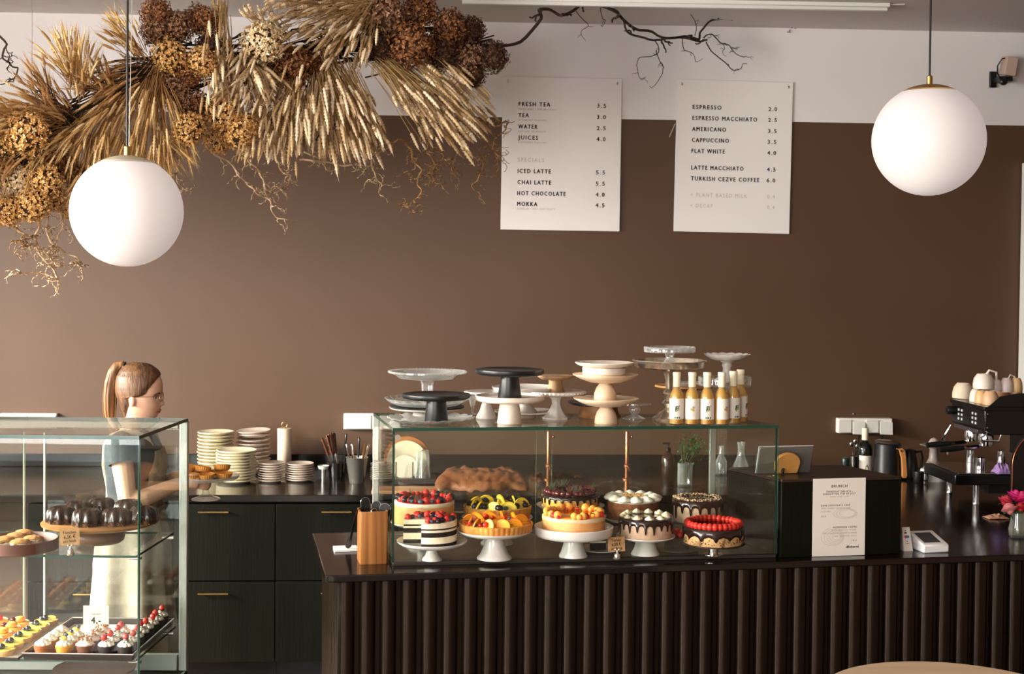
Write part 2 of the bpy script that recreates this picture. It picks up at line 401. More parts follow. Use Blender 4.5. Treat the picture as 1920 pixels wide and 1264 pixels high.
# ------------------------------------------------------------------ tall glass case on the left
ZL = 1.5
LFR = v2(at_z(261, 817.5, ZL)); LBR = v2(at_z(353, 784, ZL)); L0 = v2(at_z(0, 815.5, ZL))
lu = (LFR-L0).normalized(); LFL = LFR-lu*1.15; LBL = LBR-lu*1.15; LMID = (LFR+LBL)/2; lv = (LBR-LFR)
dL = dep((LFR.x, LFR.y, 1)); z_mid = at_d(262, 1043, dL).z; z_lo = at_d(258, 1240, dL).z
ZLB = at_d(346, 1258, dep((LBR.x, LBR.y, 1))).z
lcase = thing('glass_bakery_case', 'tall glass case with shelves of small cakes on its dark plinth', 'display case')
sheet('front_pane', LFL, LFR, ZLB, ZL-.012, TH, LMID, lcase)
sheet('side_pane', lerp(LFR, LBR, .025), LBR, ZLB, ZL-.012, TH, LMID, lcase)
slabglass('top_pane', (LFL, LFR, LBR, LBL), ZL-.012, ZL, lcase)
ld = lv.normalized()
def lback(t): return LBR-lu*t
ang = math.atan2(lu.y, lu.x)
MB().box((LBR.x-lu.x*.014, LBR.y-lu.y*.014, (ZLB+ZL-.013)/2), (.03, .03, ZL-.013-ZLB), 0, ang).build('corner_post', ALU, lcase, bevel=.003)
c = LBR-lu*.575
MB().box((c.x, c.y, ZLB+.03), (1.08, .028, .06), 0, ang).build('bottom_rail', ALU, lcase, bevel=.003)
MB().box((c.x, c.y, ZL-.026), (1.08, .026, .024), 0, ang).build('top_rail', mat('pale_rail', (190, 186, 172), .4, .4), lcase, bevel=.002)
s1 = at_z(77, 800, ZL); s2 = at_z(37, 800, ZL)
k1 = (LBR-v2(at_z(77, 785, ZL))).dot(lu); k2 = (LBR-v2(at_z(37, 785, ZL))).dot(lu)
sheet('sliding_door', lback(.03), lback(k1), ZLB+.06, ZL-.04, .006, LMID, lcase, EDGEL)
sheet('sliding_door', lback(k2)-ld*.02, lback(1.1)-ld*.02, ZLB+.06, ZL-.04, .006, LMID, lcase, EDGEL)
for (px, w_) in ((77, .006), (37, .004)):
    q = lback((LBR-v2(at_z(px, 785, ZL))).dot(lu))-ld*.012
    MB().box((q.x, q.y, (ZLB+ZL)/2), (w_, .014, ZL-ZLB-.11), 0, ang).build('door_edge', EDGEL, lcase)
def shelf(z, dfrac, inset=.012):
    f0, f1 = LFL+ld*inset, LFR+ld*inset-lu*inset
    return slabglass('shelf', (f0, f1, f1+lv*dfrac, f0+lv*dfrac), z-.008, z, lcase)
shelf(z_mid, .74); shelf(z_lo, .80)
for z in (z_mid, z_lo):
    for fr in (.06, .70):
        q = LFR+lv*fr-lu*.022
        b = MB(); b.tube([(q.x+lu.x*.02, q.y+lu.y*.02, z-.013), (q.x-lu.x*.02, q.y-lu.y*.02, z-.013)], .006, 10); b.build('shelf_support', CHROME, lcase)
pl = MB(); pl.prism([tuple(lerp(p, LMID, .0)) for p in (LFL, LFR, LBR, LBL)], 0, ZLB-.002); pl.build('plinth', WENGE, lcase, bevel=.003)

# ------------------------------------------------------------------ pendant lamps, ceiling batten, wall fittings
OPAL = mat('opal_glass', (198, 189, 186), .35, emit=.48)
def pendant(px, py, D, label, capmat, wire):
    c = at_d(px, py, D); r = 104*D/F
    t = thing('pendant_lamp', label, 'lamp', c, 0, 'globe pendant lamps')
    a0 = 26; prof = [(0, -r)]+[(r*math.sin(R(a)), -r*math.cos(R(a))) for a in range(6, 180-a0+1, 6)]
    MB().lathe(prof, 56).build('globe', OPAL, t)
    rr = r*1.006; prof = [(rr*math.sin(R(a)), rr*math.cos(R(a))) for a in range(a0+1, 0, -4)]+[(.012, rr*.999)]
    MB().lathe([(prof[0][0]-.004, prof[0][1]-.004)]+prof+[(0, rr)], 48).build('cap', capmat, t)
    MB().lathe([(0, rr), (.011, rr), (.011, rr+.03), (.006, rr+.034), (0, rr+.034)], 16).build('fitting', BRASS, t)
    top = ZCEIL-c.z-.003
    MB().tube([(0, 0, rr+.03), (0, 0, top)], .0042, 8).build('cord', PLASTICB, t)
    MB().lathe([(0, top), (.05, top), (.05, top-.02), (.01, top-.028), (0, top-.028)], 24).build('ceiling_rose', capmat, t)
    if wire:
        MB().tube([(.006, 0, rr+.03), (.012, .0, rr+.3), (.022, .0, top)], .0013, 6).build('steel_wire', STEEL, t)
pendant(238, 396, 5.0, 'white globe pendant lamp hanging in front of the dried flower garland', mat('putty_cap', (186, 174, 152), .45, .2), True)
pendant(1741, 263, 5.3, 'white globe pendant lamp with brass cap hanging above the card terminal', BRASS, False)
p0, p1 = at_z(862, 3, ZCEIL-.03), at_z(1667, 17, ZCEIL-.03)
bt = thing('ceiling_light', 'long slim white batten light fixed to the ceiling above the twisted branch', 'lamp', ((p0.x+p1.x)/2, (p0.y+p1.y)/2, ZCEIL))
Lb = (p1-p0).length; az = math.atan2((p1-p0).y, (p1-p0).x); bt.rotation_euler = (0, 0, az)
MB().box((0, 0, -.012), (Lb, .04, .022)).build('housing', WHITEP, bt, bevel=.003)
MB().box((0, 0, -.033), (Lb*.99, .034, .02)).build('diffuser', mat('frosted_diffuser', (226, 222, 216), .5), bt, bevel=.004)
b = MB(); b.tube([(Lb/2, 0, -.008), (Lb/2+.08, .002, -.004)], .003, 6); b.build('cable', WHITEP, bt)

def socket_strip(name, label, x0, y0, x1, y1, gangs, flaps):
    a, d = at_y(x0, y0, WY), at_y(x1, y1, WY)
    cx, cz, ww, hh = (a.x+d.x)/2, (a.z+d.z)/2, d.x-a.x, a.z-d.z
    t = thing(name, label, 'socket', (cx, WY, cz), 0, 'white wall sockets')
    MB().box((0, -.022, 0), (ww, .044, hh)).build('housing', WHITEP, t, bevel=.004)
    gw = ww/gangs
    for k in range(gangs):
        x = -ww/2+gw*(k+.5)
        f = MB().box((0, 0, 0), (gw*.93, .006, hh*.86)).build('socket_cover', mat('socket_cover', (222, 217, 210), .4), t, (x, -.049, -.002), bevel=.002)
        if flaps and k in flaps: f.rotation_euler = (R(-14), R(3), 0); f.location = (x, -.06, -.012)
    return t
socket_strip('wall_socket', 'white double wall socket behind the left end of the cake case', 645, 774, 752, 804, 2, None)
socket_strip('wall_socket', 'long white wall socket strip seen over the small glass case', 3, 774, 110, 802, 4, None)
st = socket_strip('wall_socket', 'white four gang wall socket with hanging flaps above the wine bottle', 1567, 783, 1668, 811, 4, (1, 3))
b = MB(); b.tube([(-.03, -.05, -.04), (-.035, -.03, -.1), (-.03, -.02, -.2)], .004, 6); b.build('cable', PLASTICB, st)
b = MB(); b.tube([(.1, -.05, -.04), (.1, -.03, -.1), (.1, -.02, -.2)], .004, 6); b.build('cable', PLASTICB, st)
q = at_y(1600, 776, WY); tag(MB().sph((0, 0, 0), .006, 10, 6).build('wall_screw', STEEL, None, q), 'small screw left in the brown wall over the socket flaps', 'screw')

# speaker / sensor on a bracket high on the wall
q = at_y(1868, 150, WY)
t = thing('wall_speaker', 'small beige box speaker on a black bracket high on the wall', 'speaker', q)
sp = q and spx(q)
MB().box((-8*sp, -.01, 0), (12*sp, .02, 30*sp)).build('wall_plate', PLASTICB, t, bevel=.002)
MB().box((4*sp, -.06, -2*sp), (26*sp, .09, 9*sp)).build('bracket', PLASTICB, t, bevel=.002)
bx = MB().box((0, 0, 0), (21*sp, .09, 34*sp)).build('speaker_box', mat('beige_speaker', (190, 164, 148), .6), t, (12*sp, -.08, 22*sp), bevel=.003); bx.rotation_euler = (R(8), R(6), 0)
b = MB(); b.tube([(5*sp, -.09, 37*sp), (-4*sp, -.1, 34*sp), (-9*sp, -.08, 22*sp), (-6*sp, -.06, 10*sp), (0, -.05, 2*sp)], .004, 8); b.build('cable', PLASTICB, t)
b = MB(); b.lathe([(0, 0), (.02, 0), (.022, .02), (.012, .03), (0, .03)], 16, 0, Matrix.Translation((-2*sp, -.1, -8*sp)) @ Matrix.Rotation(R(90), 4, 'X')); b.build('knob', PLASTICB, t)
# pale frame edge of the side wall
a = at_y(1916, 560, WY)
struct(MB().box((XR-.012, WY-.06, 1.35), (.024, .1, 2.7)).build('trim_right', WHITEP, bevel=.003))

# ------------------------------------------------------------------ lettering
def flat_text(s, bold=0.0, space=1.0):
    c = bpy.data.curves.new('t', 'FONT'); c.body = s; c.size = 1; c.offset = bold; c.space_character = space; c.resolution_u = 2; c.fill_mode = 'FRONT'
    o = bpy.data.objects.new('t', c); COL.objects.link(o)
    dg = bpy.context.evaluated_depsgraph_get(); me = bpy.data.meshes.new_from_object(o.evaluated_get(dg))
    v = [tuple(p.co) for p in me.vertices]; f = [tuple(p.vertices) for p in me.polygons]
    bpy.data.objects.remove(o); bpy.data.curves.remove(c); bpy.data.meshes.remove(me)
    return v, f
def put_text(b, s, x, z, wid, cap, mi=0, align='l', bold=.0, space=1.25, y=0.0):
    """text on a board standing in the x-z plane: left/centre/right edge x, middle height z, total width, capital height"""
    v, f = flat_text(s, 0.0, space)
    if not v: return
    x0, x1 = min(p[0] for p in v), max(p[0] for p in v)
    sx = wid/(x1-x0); sz = cap/.70
    off = {'l': x-x0*sx, 'c': x-(x0+x1)/2*sx, 'r': x-x1*sx}[align]
    bd = max(0, bold)*1.6*sz
    for (ox, oz) in (((-bd, 0), (bd, 0), (0, bd*.6), (0, -bd*.6)) if bd else ((0, 0),)):
        b.add([(p[0]*sx+off+ox, y, p[1]*sz+z-cap/2+oz) for p in v], f, mi)
def poster(name, label, cx, cy, wpx, hpx, lean, lines):
    q = at_y(cx, cy, WY-.012); s = spx(q)
    t = thing(name, label, 'menu', q, 0, 'menu posters on the wall'); t.rotation_euler = (0, lean, 0)
    W_, H_ = wpx*s, hpx*s
    MB().box((0, 0, 0), (W_, .006, H_)).build('sheet', PAPER, t, bevel=.001)
    for (txt, al, y, wid, cap, mi, bold) in lines:
        b = MB()
        x = -W_/2+30.5*s if al == 'l' else W_/2-29.5*s
        put_text(b, txt, x, H_/2-y*s, wid*s, cap*s, 0, al, bold, 1.35, -.0042)
        b.build('lettering', [INK, INKG, INKL][mi], t, smooth=False)
    for sx in (-1, 1):
        k = MB(); k.box((sx*(W_/2-9*s), -.006, H_/2-9*s), (.008, .006, .014)); k.build('clip', STEEL, t, bevel=.001)
    return t, s, W_, H_
M1 = [('FRESH TEA', 51, 59, '3.5'), ('TEA', 72, 19, '3.0'), ('WATER', 93, 35.5, '2.5'), ('JUICES', 113.5, 37, '4.0'), ('ICED LATTE', 176, 62, '5.5'), ('CHAI LATTE', 197, 63, '5.5'), ('HOT CHOCOLATE', 217.5, 90.5, '4.0'), ('MOKKA', 237.5, 37.5, '4.5')]
ls = []
for (a, y, wd, pr) in M1: ls += [(a, 'l', y, wd, 7.6, 0, .02), (pr, 'r', y, 16.5, 7.4, 0, .018)]
for (a, y, wd) in (('FRESH MINT / GINGER LEMON', 60.5, 71), ('DIFFERENT FLAVORS', 81, 53), ('NATURAL OR MEDIUM', 102, 51), ('DIFFERENT FLAVORS', 122.5, 53), ('ESPRESSO + HOT CHOCOLATE', 246.5, 71)): ls.append((a, 'l', y, wd, 3.2, 1, 0))
ls.append(('SPECIALS', 'l', 155, 49, 7.4, 2, -.002))
t1, s, W_, H_ = poster('menu_poster', 'white menu poster headed by fresh tea, closest to the dried flowers', 1052.5, 289, 224, 286, .006, ls)
M2 = [('ESPRESSO', 51, 54, '2.0'), ('ESPRESSO MACCHIATO', 71.5, 122, '2.5'), ('AMERICANO', 92, 63.5, '3.5'), ('CAPPUCCINO', 112.5, 69.5, '3.5'), ('FLAT WHITE', 133, 62.5, '4.0'), ('LATTE MACCHIATO', 164, 98.6, '4.5'), ('TURKISH CEZVE COFFEE', 184.5, 129, '6.0')]
ls = []
for (a, y, wd, pr) in M2: ls += [(a, 'l', y, wd, 7.6, 0, .02), (pr, 'r', y, 16, 7.4, 0, .018)]
for (a, y, wd, pr) in (('+ PLANT BASED MILK', 215, 107, '0.4'), ('+ DECAF', 235, 42, '0.4')): ls += [(a, 'l', y, wd, 7.2, 2, 0), (pr, 'r', y, 14, 7, 2, 0)]
poster('menu_poster', 'white menu poster headed by espresso, between the tea menu and the brass capped lamp', 1375, 294, 219.5, 284, .012, ls)
q0, q1 = at_y(1255, 257, WY-.02), at_y(1266, 232, WY-.02)
tag(MB().tube([(0, 0, 0), tuple(q1-q0)], .0025, 6).build('hanging_thread', mat('pale_thread', (190, 178, 166), .8), None, q0), 'short pale thread sticking out beside the espresso menu poster', 'thread')
# ------------------------------------------------------------------ cake stands on top of the long case
def stand(name, label, px, py, z, ped, plate, mped, mplate=None, seg=44, pmod=None, fmod=None, group='cake stands on the glass case', cat='cake stand', at=None, sc=None, rotz=0.0):
    """footed stand; profiles (radius, height) in photo pixels measured from the middle of its foot"""
    P = at_z(px, py, z) if at is None else Vector(at)
    s = spx(P) if sc is None else sc
    t = thing(name, label, cat, P, rotz, group)
    if ped: MB().lathe([(r*s, h*s) for r, h in ped], seg, 0, None, fmod).build('pedestal', mped, t, ang=50)
    if plate: MB().lathe([(r*s, h*s) for r, h in plate], seg, 0, None, pmod).build('plate', mplate or mped, t, ang=50)
    return t, P, s
def flutes(n, amt, rmin=0.0):
    return lambda r, z, a, k: (r*(1+(amt*math.cos(n*a) if r > rmin else 0)), z)
def scallop(n, amt, lift, rmin):
    return lambda r, z, a, k: (r*(1+(amt*abs(math.cos(n*a/2)) if r > rmin else 0)), z+(lift*abs(math.cos(n*a/2)) if r > rmin else 0))
T = CASE_TOP
S0 = spx((FL.x, FL.y, T))
# stack at the left end
P = at_z(801, 778, T); s = spx(P)
t, _, _ = stand('cake_plate', 'low footed white plate at the bottom of the stack under the fluted glass bowl', 801, 778, T, [(0, 0), (28, 0), (27, 2), (24, 8.4), (0, 8.4)], [(0, 8.6), (50, 8.6), (70, 12), (72, 14.5), (69, 15), (50, 11), (0, 11)], PORC, group='plates on the glass case', cat='plate')
t, _, _ = stand('cake_plate', 'thin black plate between the white plate and the fluted glass bowl', 801, 778, T, None, [(0, 11.3), (48, 11.3), (69, 15.5), (70, 17), (66, 17), (0, 13)], BLACKC, group='plates on the glass case', cat='plate', at=P)
t, _, _ = stand('glass_bowl', 'wide fluted glass bowl holding the beaded glass cake stand', 801, 778, T, None, [(0, 17.2), (52, 17.2), (62, 19.5), (71, 25), (77, 31), (75, 31.4), (66, 25), (55, 20.4), (0, 18.8)], GLASS, seg=96, pmod=scallop(24, .05, 1.6*s, 62*s), group='plates on the glass case', cat='bowl', at=P)
t, P2, s2 = stand('cake_stand', 'clear glass cake stand with a beaded rim, tallest at the left end', 801, 778, T,
      [(0, 19), (26, 19), (27, 21), (18, 24), (10.5, 28), (10, 42), (10.5, 58), (14, 65), (14, 67), (0, 67)],
      [(0, 67.2), (40, 67.2), (54, 69), (60, 75), (71, 79), (71, 82), (60, 79), (50, 73), (0, 71.5)], GLASS, at=P, fmod=flutes(8, .05))
b = MB()
for k in range(64):
    a = 2*math.pi*k/64; b.sph((71.5*s*math.cos(a), 71.5*s*math.sin(a), 81*s), 2.6*s, 6, 4)
b.build('beaded_rim', GLASS, t)
t, _, _ = stand('glass_platter', 'flat clear glass platter with scalloped edge under the low black stand', 808, 791, T, None, [(0, 0), (62, 0), (70, 2), (80, 6.5), (79, 8), (68, 4.5), (60, 3), (0, 3)], GLASS, seg=96, pmod=scallop(20, .03, 3*S0, 66*S0), group='plates on the glass case', cat='plate')
bp = [(0, 0), (22, 0), (22.5, 1.5), (18, 40), (18, 41), (0, 41)]
t, _, _ = stand('cake_stand', 'low black cake stand on the scalloped glass platter', 818, 789.5, T+3.2*S0, bp, [(0, 41.3), (55, 41.3), (63, 44), (64.5, 47), (64, 51), (61, 51.5), (58, 49.5), (0, 48.5)], BLACKC)
# pale stands behind and around the tall black one
t, Pw, sw = stand('cake_stand', 'round pinkish white cake stand carrying the tall black stand', 955, 794, T, [(0, 0), (22, 0), (23, 1.5), (21, 20), (18, 40), (18, 41), (0, 41)], [(0, 41.2), (58, 41.2), (64, 44), (65.5, 47), (65.5, 52), (63, 53), (61, 49), (0, 48)], WHITEC)
stand('cake_stand', 'tall black cake stand on top of the pinkish white stand', 955, 794, T, [(0, 0), (22, 0), (22.5, 1.5), (17, 41), (17, 42), (0, 42)], [(0, 42.2), (56, 42.2), (63, 45), (64.5, 48), (64, 53), (61, 54), (58, 51.5), (0, 50.5)], BLACKC, at=Pw+Vector((0, 0, 48.3*sw)), sc=sw)
oct8 = dict(seg=8)
stand('cake_stand', 'white eight-sided cake stand half hidden behind the pinkish white stand', 912, 784, T, [(0, 0), (21, 0), (21, 3), (14, 14), (9, 28), (8.5, 38), (12, 44), (0, 44)], [(0, 44.2), (28, 44.2), (44, 47), (45, 51), (41, 51), (0, 48)], PORC, seg=8, rotz=.3)
t, Pp, sp_ = stand('cake_plate', 'pale low footed plate under the wide white stand', 985, 781, T, [(0, 0), (20, 0), (19, 2), (16, 5.4), (0, 5.4)], [(0, 5.6), (40, 5.6), (57, 9), (58, 11.5), (55, 11.5), (38, 8), (0, 8)], PORC, group='plates on the glass case', cat='plate')
stand('cake_stand', 'wide white cake stand at the back behind the black column', 985, 781, T, [(0, 0), (22, 0), (22, 2), (13, 12), (10, 22), (14, 34), (0, 34)], [(0, 34.2), (48, 34.2), (60, 40), (64, 48), (61, 48.5), (54, 42), (0, 39)], PORC, at=Pp+Vector((0, 0, 8.2*sp_)), sc=sp_)
stand('glass_goblet', 'small glass goblet standing between the bowl stack and the eight-sided stand', 886, 778, T, [(0, 0), (10, 0), (11, 1.5), (3, 3.5), (2.6, 12), (4, 16), (6, 24), (8.5, 36), (8, 36), (5, 24), (3, 18), (0, 17)], None, GLASS, cat='glass', seg=24, group=None)
t, Pk, sk = stand('cake_stand', 'white beaded stand with narrow waist carrying the small wooden stand', 1043, 785, T, [(0, 0), (25, 0), (26, 3), (20, 7), (12, 18), (8, 28), (9, 36), (14, 42), (14, 43), (0, 43)], [(0, 43.2), (40, 43.2), (53, 45.5), (55.5, 48), (55, 52), (51, 52.5), (0, 49)], PORC, seg=40, fmod=flutes(8, .05))
b = MB()
for k in range(44):
    a = 2*math.pi*k/44; b.sph((55*sk*math.cos(a), 55*sk*math.sin(a), 49.5*sk), 2.4*sk, 6, 4)
b.build('beaded_rim', PORC, t)
stand('cake_stand', 'small spalted wood stand on top of the white beaded stand', 1041, 739, T, [(0, 0), (17, 0), (17.5, 1.5), (14, 10), (12.5, 20), (14, 25), (0, 25)], [(0, 25.2), (28, 25.2), (34, 29.5), (34, 32), (32, 32), (0, 31)], WOODS, at=Pk+Vector((-2*sk, 0, 49.2*sk)), sc=sk)
# bowl shaped pair with the plate stack
dome = [(0, 0), (21, 0), (21.5, 2), (20.5, 12), (17, 22), (11, 30), (0, 33)]
bowl = [(0, 30.5), (12, 30.5), (30, 33), (48, 39), (61, 46), (61.5, 48), (59, 48), (40, 45), (0, 44.5)]
t, Pb, sb = stand('cake_stand', 'lower of two pale stone cake stands with dome feet', 1136, 794, T, dome, bowl, mat('pale_stone', (232, 208, 180), .5, c2=(214, 184, 150), scale=9))
t, _, _ = stand('cake_stand', 'upper pale stone cake stand with dome foot, under the wood and plate stack', 1134, 750, T, dome, bowl, MATS['pale_stone'], at=Pb+Vector((-2*sb, 0, 44.7*sb)), sc=sb)
zz = Pb+Vector((-4*sb, 0, 89.4*sb))
t, _, _ = stand('wooden_drum', 'low round wooden drum with white band on the upper stone stand', 0, 0, T, [(0, 0), (41, 0), (41, 4), (40.6, 4.5), (0, 4.5)], [(0, 4.6), (41, 4.6), (41.3, 15), (40, 16), (0, 16)], mat('drum_wood', (206, 172, 128), .5), mat('drum_band', (222, 210, 198), .5, c2=(200, 188, 176), scale=30), at=zz, sc=sb, cat='stand', group=None)
t, _, _ = stand('cake_plate', 'white plate lying on top of the wooden drum', 0, 0, T, None, [(0, 0), (36, 0), (50, 4), (55, 8), (55, 9.5), (50, 9), (34, 4), (0, 4)], WHITEC, at=zz+Vector((0, 0, 16.2*sb)), sc=sb, cat='plate', group='plates on the glass case')
stand('cake_stand', 'dark rimmed log wood stand hidden behind the lower stone stand', 1123, 781, T, [(0, 0), (41, 0), (41, 2), (37, 6), (34, 20), (34, 22), (0, 22)], [(0, 22.2), (50, 22.2), (58, 25), (58, 28), (54, 28), (0, 27)], WOODT, BLACKC)
stand('cake_stand', 'small clear glass stand with faceted knob beside the silver stand', 1190, 785, T, [(0, 0), (22, 0), (22, 1.5), (12, 5), (6, 8), (11, 15), (10.5, 20), (8, 24), (4, 26), (0, 26)], [(0, 26.2), (24, 26.2), (31, 27), (31, 30), (29, 30.3), (0, 29)], GLASS, seg=16)
# silver stand with the small glass stand on it
bal = [(0, 0), (31, 0), (32, 3), (29, 6), (25, 8), (22, 13), (12, 18), (9, 22), (12, 27), (15, 31), (12, 35), (8, 38), (10, 44), (13, 49), (11, 54), (6, 58), (7, 70), (9, 84), (13, 92), (18, 97), (0, 97)]
t, Ps, ss = stand('cake_stand', 'tall silver cake stand on a turned stem beside the bottles', 1254, 787, T, bal, [(0, 97.2), (58, 97.2), (64, 99), (68, 110), (70, 111), (69, 112.5), (65, 112), (62, 103), (0, 102)], SILVER, seg=56)
stand('cake_stand', 'clear glass stand with scalloped skirt on top of the silver stand', 0, 0, T, [(0, 0), (20, 0), (20, 2), (12, 5), (7.5, 11), (7, 17), (9, 22), (13, 25), (13, 26), (0, 26)], [(0, 26.2), (40, 26.2), (45, 27), (47, 24.5), (48, 33), (47, 34.5), (44, 31), (0, 30)], GLASS, at=Ps+Vector((0, 0, 102.4*ss)), sc=ss, seg=80, pmod=flutes(20, .02, 40*ss))
t, Pg, sg = stand('cake_stand', 'large clear glass stand with scalloped skirt behind the bottles', 1358, 784, T, [(0, 0), (28, 0), (28, 2), (18, 7), (9, 18), (8, 34), (9, 50), (15, 62), (15, 64), (0, 64)], [(0, 64.2), (40, 64.2), (46, 65), (48, 61), (49, 76), (48, 78), (45, 70), (0, 69)], GLASS, seg=80, pmod=flutes(22, .02, 42*.002))
stand('cake_stand', 'white pierced lace stand standing on the large glass stand', 0, 0, T, [(0, 0), (24, 0), (24, 2.5), (16, 8), (9, 16), (7.5, 24), (10, 30), (9, 34), (14, 38), (0, 38)], [(0, 38), (20, 38.5), (32, 42), (40, 47), (42, 50), (39, 49.5), (28, 45), (0, 43)], PORC, at=Pg+Vector((4*sg, 0, 69.3*sg)), sc=sg, seg=64, pmod=scallop(16, .05, 1.6*sg, 34*sg))
stand('cake_stand', 'flat light wood stand behind the silver stand and bottles', 1282, 780, T, [(0, 0), (26, 0), (24, 4), (14, 10), (12, 46), (18, 52), (0, 52)], [(0, 52.2), (50, 52.2), (55, 55), (54, 58), (0, 58)], WOODL)
stand('glass_plate', 'clear glass plate lying on the flat light wood stand', 0, 0, T, None, [(0, 0), (30, 0), (42, 4), (47, 8), (46, 9), (40, 6), (28, 2.6), (0, 2.6)], GLASS, at=at_z(1282, 780, T)+Vector((22*S0, 0, 58.4*S0*1.03)), sc=S0*1.03, cat='plate', group='plates on the glass case', seg=64)

# ------------------------------------------------------------------ juice bottles
JUICE = mat('pear_juice', (206, 160, 70), .3, c2=(190, 132, 46), scale=12, sss=.3)
CAPM = mat('cream_bottle_capsule', (236, 226, 196), .4)
GREEN = mat('label_green', (34, 84, 58), .7); LGOLD = mat('label_gold', (196, 160, 80), .7)
def bottle(px, py, label, kind, turn=0.0):
    P = at_z(px, py, CASE_TOP); s = spx(P)
    t = thing('juice_bottle', label, 'bottle', P, turn, 'juice bottles on the glass case')
    r = 13.5*s
    MB().lathe([(0, 0), (r-.5*s, 0), (r, 1.5*s), (r, 50*s), (r*.93, 56*s), (r*.7, 63*s), (7*s, 69*s), (6.3*s, 74*s), (6.3*s, 95*s), (0, 95*s)], 28).build('bottle_body', BGLASS, t)
    q = r-.9*s
    MB().lathe([(0, 1.6*s), (q, 1.8*s), (q, 50*s), (q*.92, 56*s), (q*.68, 63*s), (5.6*s, 69*s), (0, 69*s)], 24).build('juice', JUICE, t)
    MB().lathe([(6.6*s, 70*s), (7*s, 71*s), (7*s, 90*s), (7.7*s, 90.5*s), (7.7*s, 97*s), (7*s, 98*s), (0, 98*s)], 24).build('capsule', CAPM, t)
    def cyl(x, z, e=.35): return ((r+e*s)*math.sin(x*s/r), -(r+e*s)*math.cos(x*s/r), z*s)
    b = MB(); n = 20; xs = [-19+38*k/n for k in range(n+1)]
    b.add([cyl(x, z) for z in (10.5, 49) for x in xs], [(k, k+1, n+2+k, n+1+k) for k in range(n)], 0)
    lab = b.build('label', PAPERC, t, ang=80)
    b = MB(); rr = random.Random(kind*3+1)
    def leaf(x, z, a, L, w_, mi):
        pts = []
        for (u, v) in ((0, 0), (.3, .5), (.7, .45), (1, 0), (.7, -.45), (.3, -.5)):
            dx, dz = u*L, v*w_
            pts.append(cyl(x+dx*math.cos(a)-dz*math.sin(a), z+dx*math.sin(a)+dz*math.cos(a), .55))
        b.add(pts, [tuple(range(6))], mi)
    if kind == 0:
        for k in range(22): leaf(rr.uniform(-4, 3), rr.uniform(26, 36), rr.uniform(0, 6.3), rr.uniform(2.4, 3.6), 1.7, 0)
        for k in range(3): leaf(rr.uniform(-2, 1), rr.uniform(28, 30), 0, 3, 2.6, 1)
    else:
        for a in (1.2, 2.1, .5, 1.7): leaf(0, 31, a, 5, 1.6, 0)
        for k in range(3): leaf(-2, 27.5, k*1.05, 4.6, 4.4, 1)
    b.build('fruit_print', [GREEN if kind == 0 else INKG, LGOLD], lab, smooth=False)
    if kind == 0:
        b = MB(); xs = [-5, 0, 5]; b.add([cyl(x, z, .55) for z in (12, 15) for x in xs], [(0, 1, 4, 3), (1, 2, 5, 4)], 0); b.build('green_bar', GREEN, lab, smooth=False)
    b = MB()
    for z, w_ in ((42, 8), (20.5, 8), (18.3, 7)):
        b = MB(); xs = [-w_, 0, w_]; b.add([cyl(x, zz, .5) for zz in (z, z+.8) for x in xs], [(0, 1, 4, 3), (1, 2, 5, 4)], 0)
        b.build('small_print', INKL, lab, smooth=False)
bottle(1268, 795.5, 'leftmost juice bottle in the row, green leaf print on its label', 0, -.05)
bottle(1297, 795.8, 'second juice bottle from the silver stand, grey pear print on its label', 1, .0)
bottle(1325, 796, 'third juice bottle from the silver stand, green leaf print on its label', 0, .0)
bottle(1352.5, 796, 'fourth juice bottle from the silver stand, grey pear print turned aside', 1, .55)
bottle(1374, 793.8, 'fifth juice bottle from the silver stand, partly behind the fourth', 0, .4)
bottle(1387.5, 790.8, 'rearmost juice bottle at the end of the row furthest from the silver stand', 0, .9)
# ------------------------------------------------------------------ berries, fruit and cream (shared meshes)
RASP = mat('raspberry', (186, 30, 28), .35, c2=(214, 62, 44), scale=90, sss=.1)
CURR = mat('redcurrant', (196, 28, 22), .12, coat=.5)
BLUE = mat('blueberry', (42, 46, 66), .5, c2=(70, 76, 98), scale=160)
BLACKB = mat('blackberry', (26, 16, 24), .25)
CHERRY = mat('dark_cherry', (74, 10, 18), .12, coat=.6)
LEMONP = mat('lemon_flesh', (240, 214, 90), .3); LEMONR = mat('lemon_rind', (226, 190, 40), .4)
ORANGEP = mat('orange_flesh', (246, 164, 40), .3); ORANGER = mat('orange_rind', (238, 140, 30), .4)
APRI = mat('apricot', (250, 178, 78), .35, c2=(246, 148, 66), scale=60)
MINT = mat('mint_leaf', (48, 96, 40), .5); HERB = mat('herb_sprig', (70, 78, 48), .6)
CREAM = mat('whipped_cream', (230, 221, 204), .45, sss=.1)
CREAMT = mat('vanilla_buttercream', (240, 228, 200), .5, c2=(226, 210, 178), scale=50)
CHOC = mat('dark_chocolate_glaze', (36, 20, 14), .2, coat=.5)
CHOCM = mat('chocolate_sponge', (40, 24, 18), .9, c2=(22, 13, 10), scale=120, bump=.5, bscale=220)
BROWNS = mat('brown_cake', (128, 74, 38), .85, c2=(96, 52, 26), scale=70, bump=.4, bscale=160)
GOLDS = mat('golden_cake', (228, 168, 76), .8, c2=(204, 136, 52), scale=60, bump=.4, bscale=160)
CRUST = mat('baked_pastry', (214, 152, 72), .65, c2=(188, 118, 48), scale=26, bump=.2, bscale=90)
CHEESE = mat('baked_cheesecake_side', (222, 168, 104), .6, c2=(206, 142, 78), scale=14)
MOCHA = mat('mocha_buttercream', (208, 180, 150), .6, c2=(190, 156, 124), scale=30, bump=.25, bscale=90)
CURD = mat('lemon_curd', (238, 210, 88), .2, coat=.4); PEACHJ = mat('peach_jelly', (238, 140, 24), .12, coat=.5)
REDJ = mat('red_berry_jelly', (160, 22, 18), .12, coat=.5)
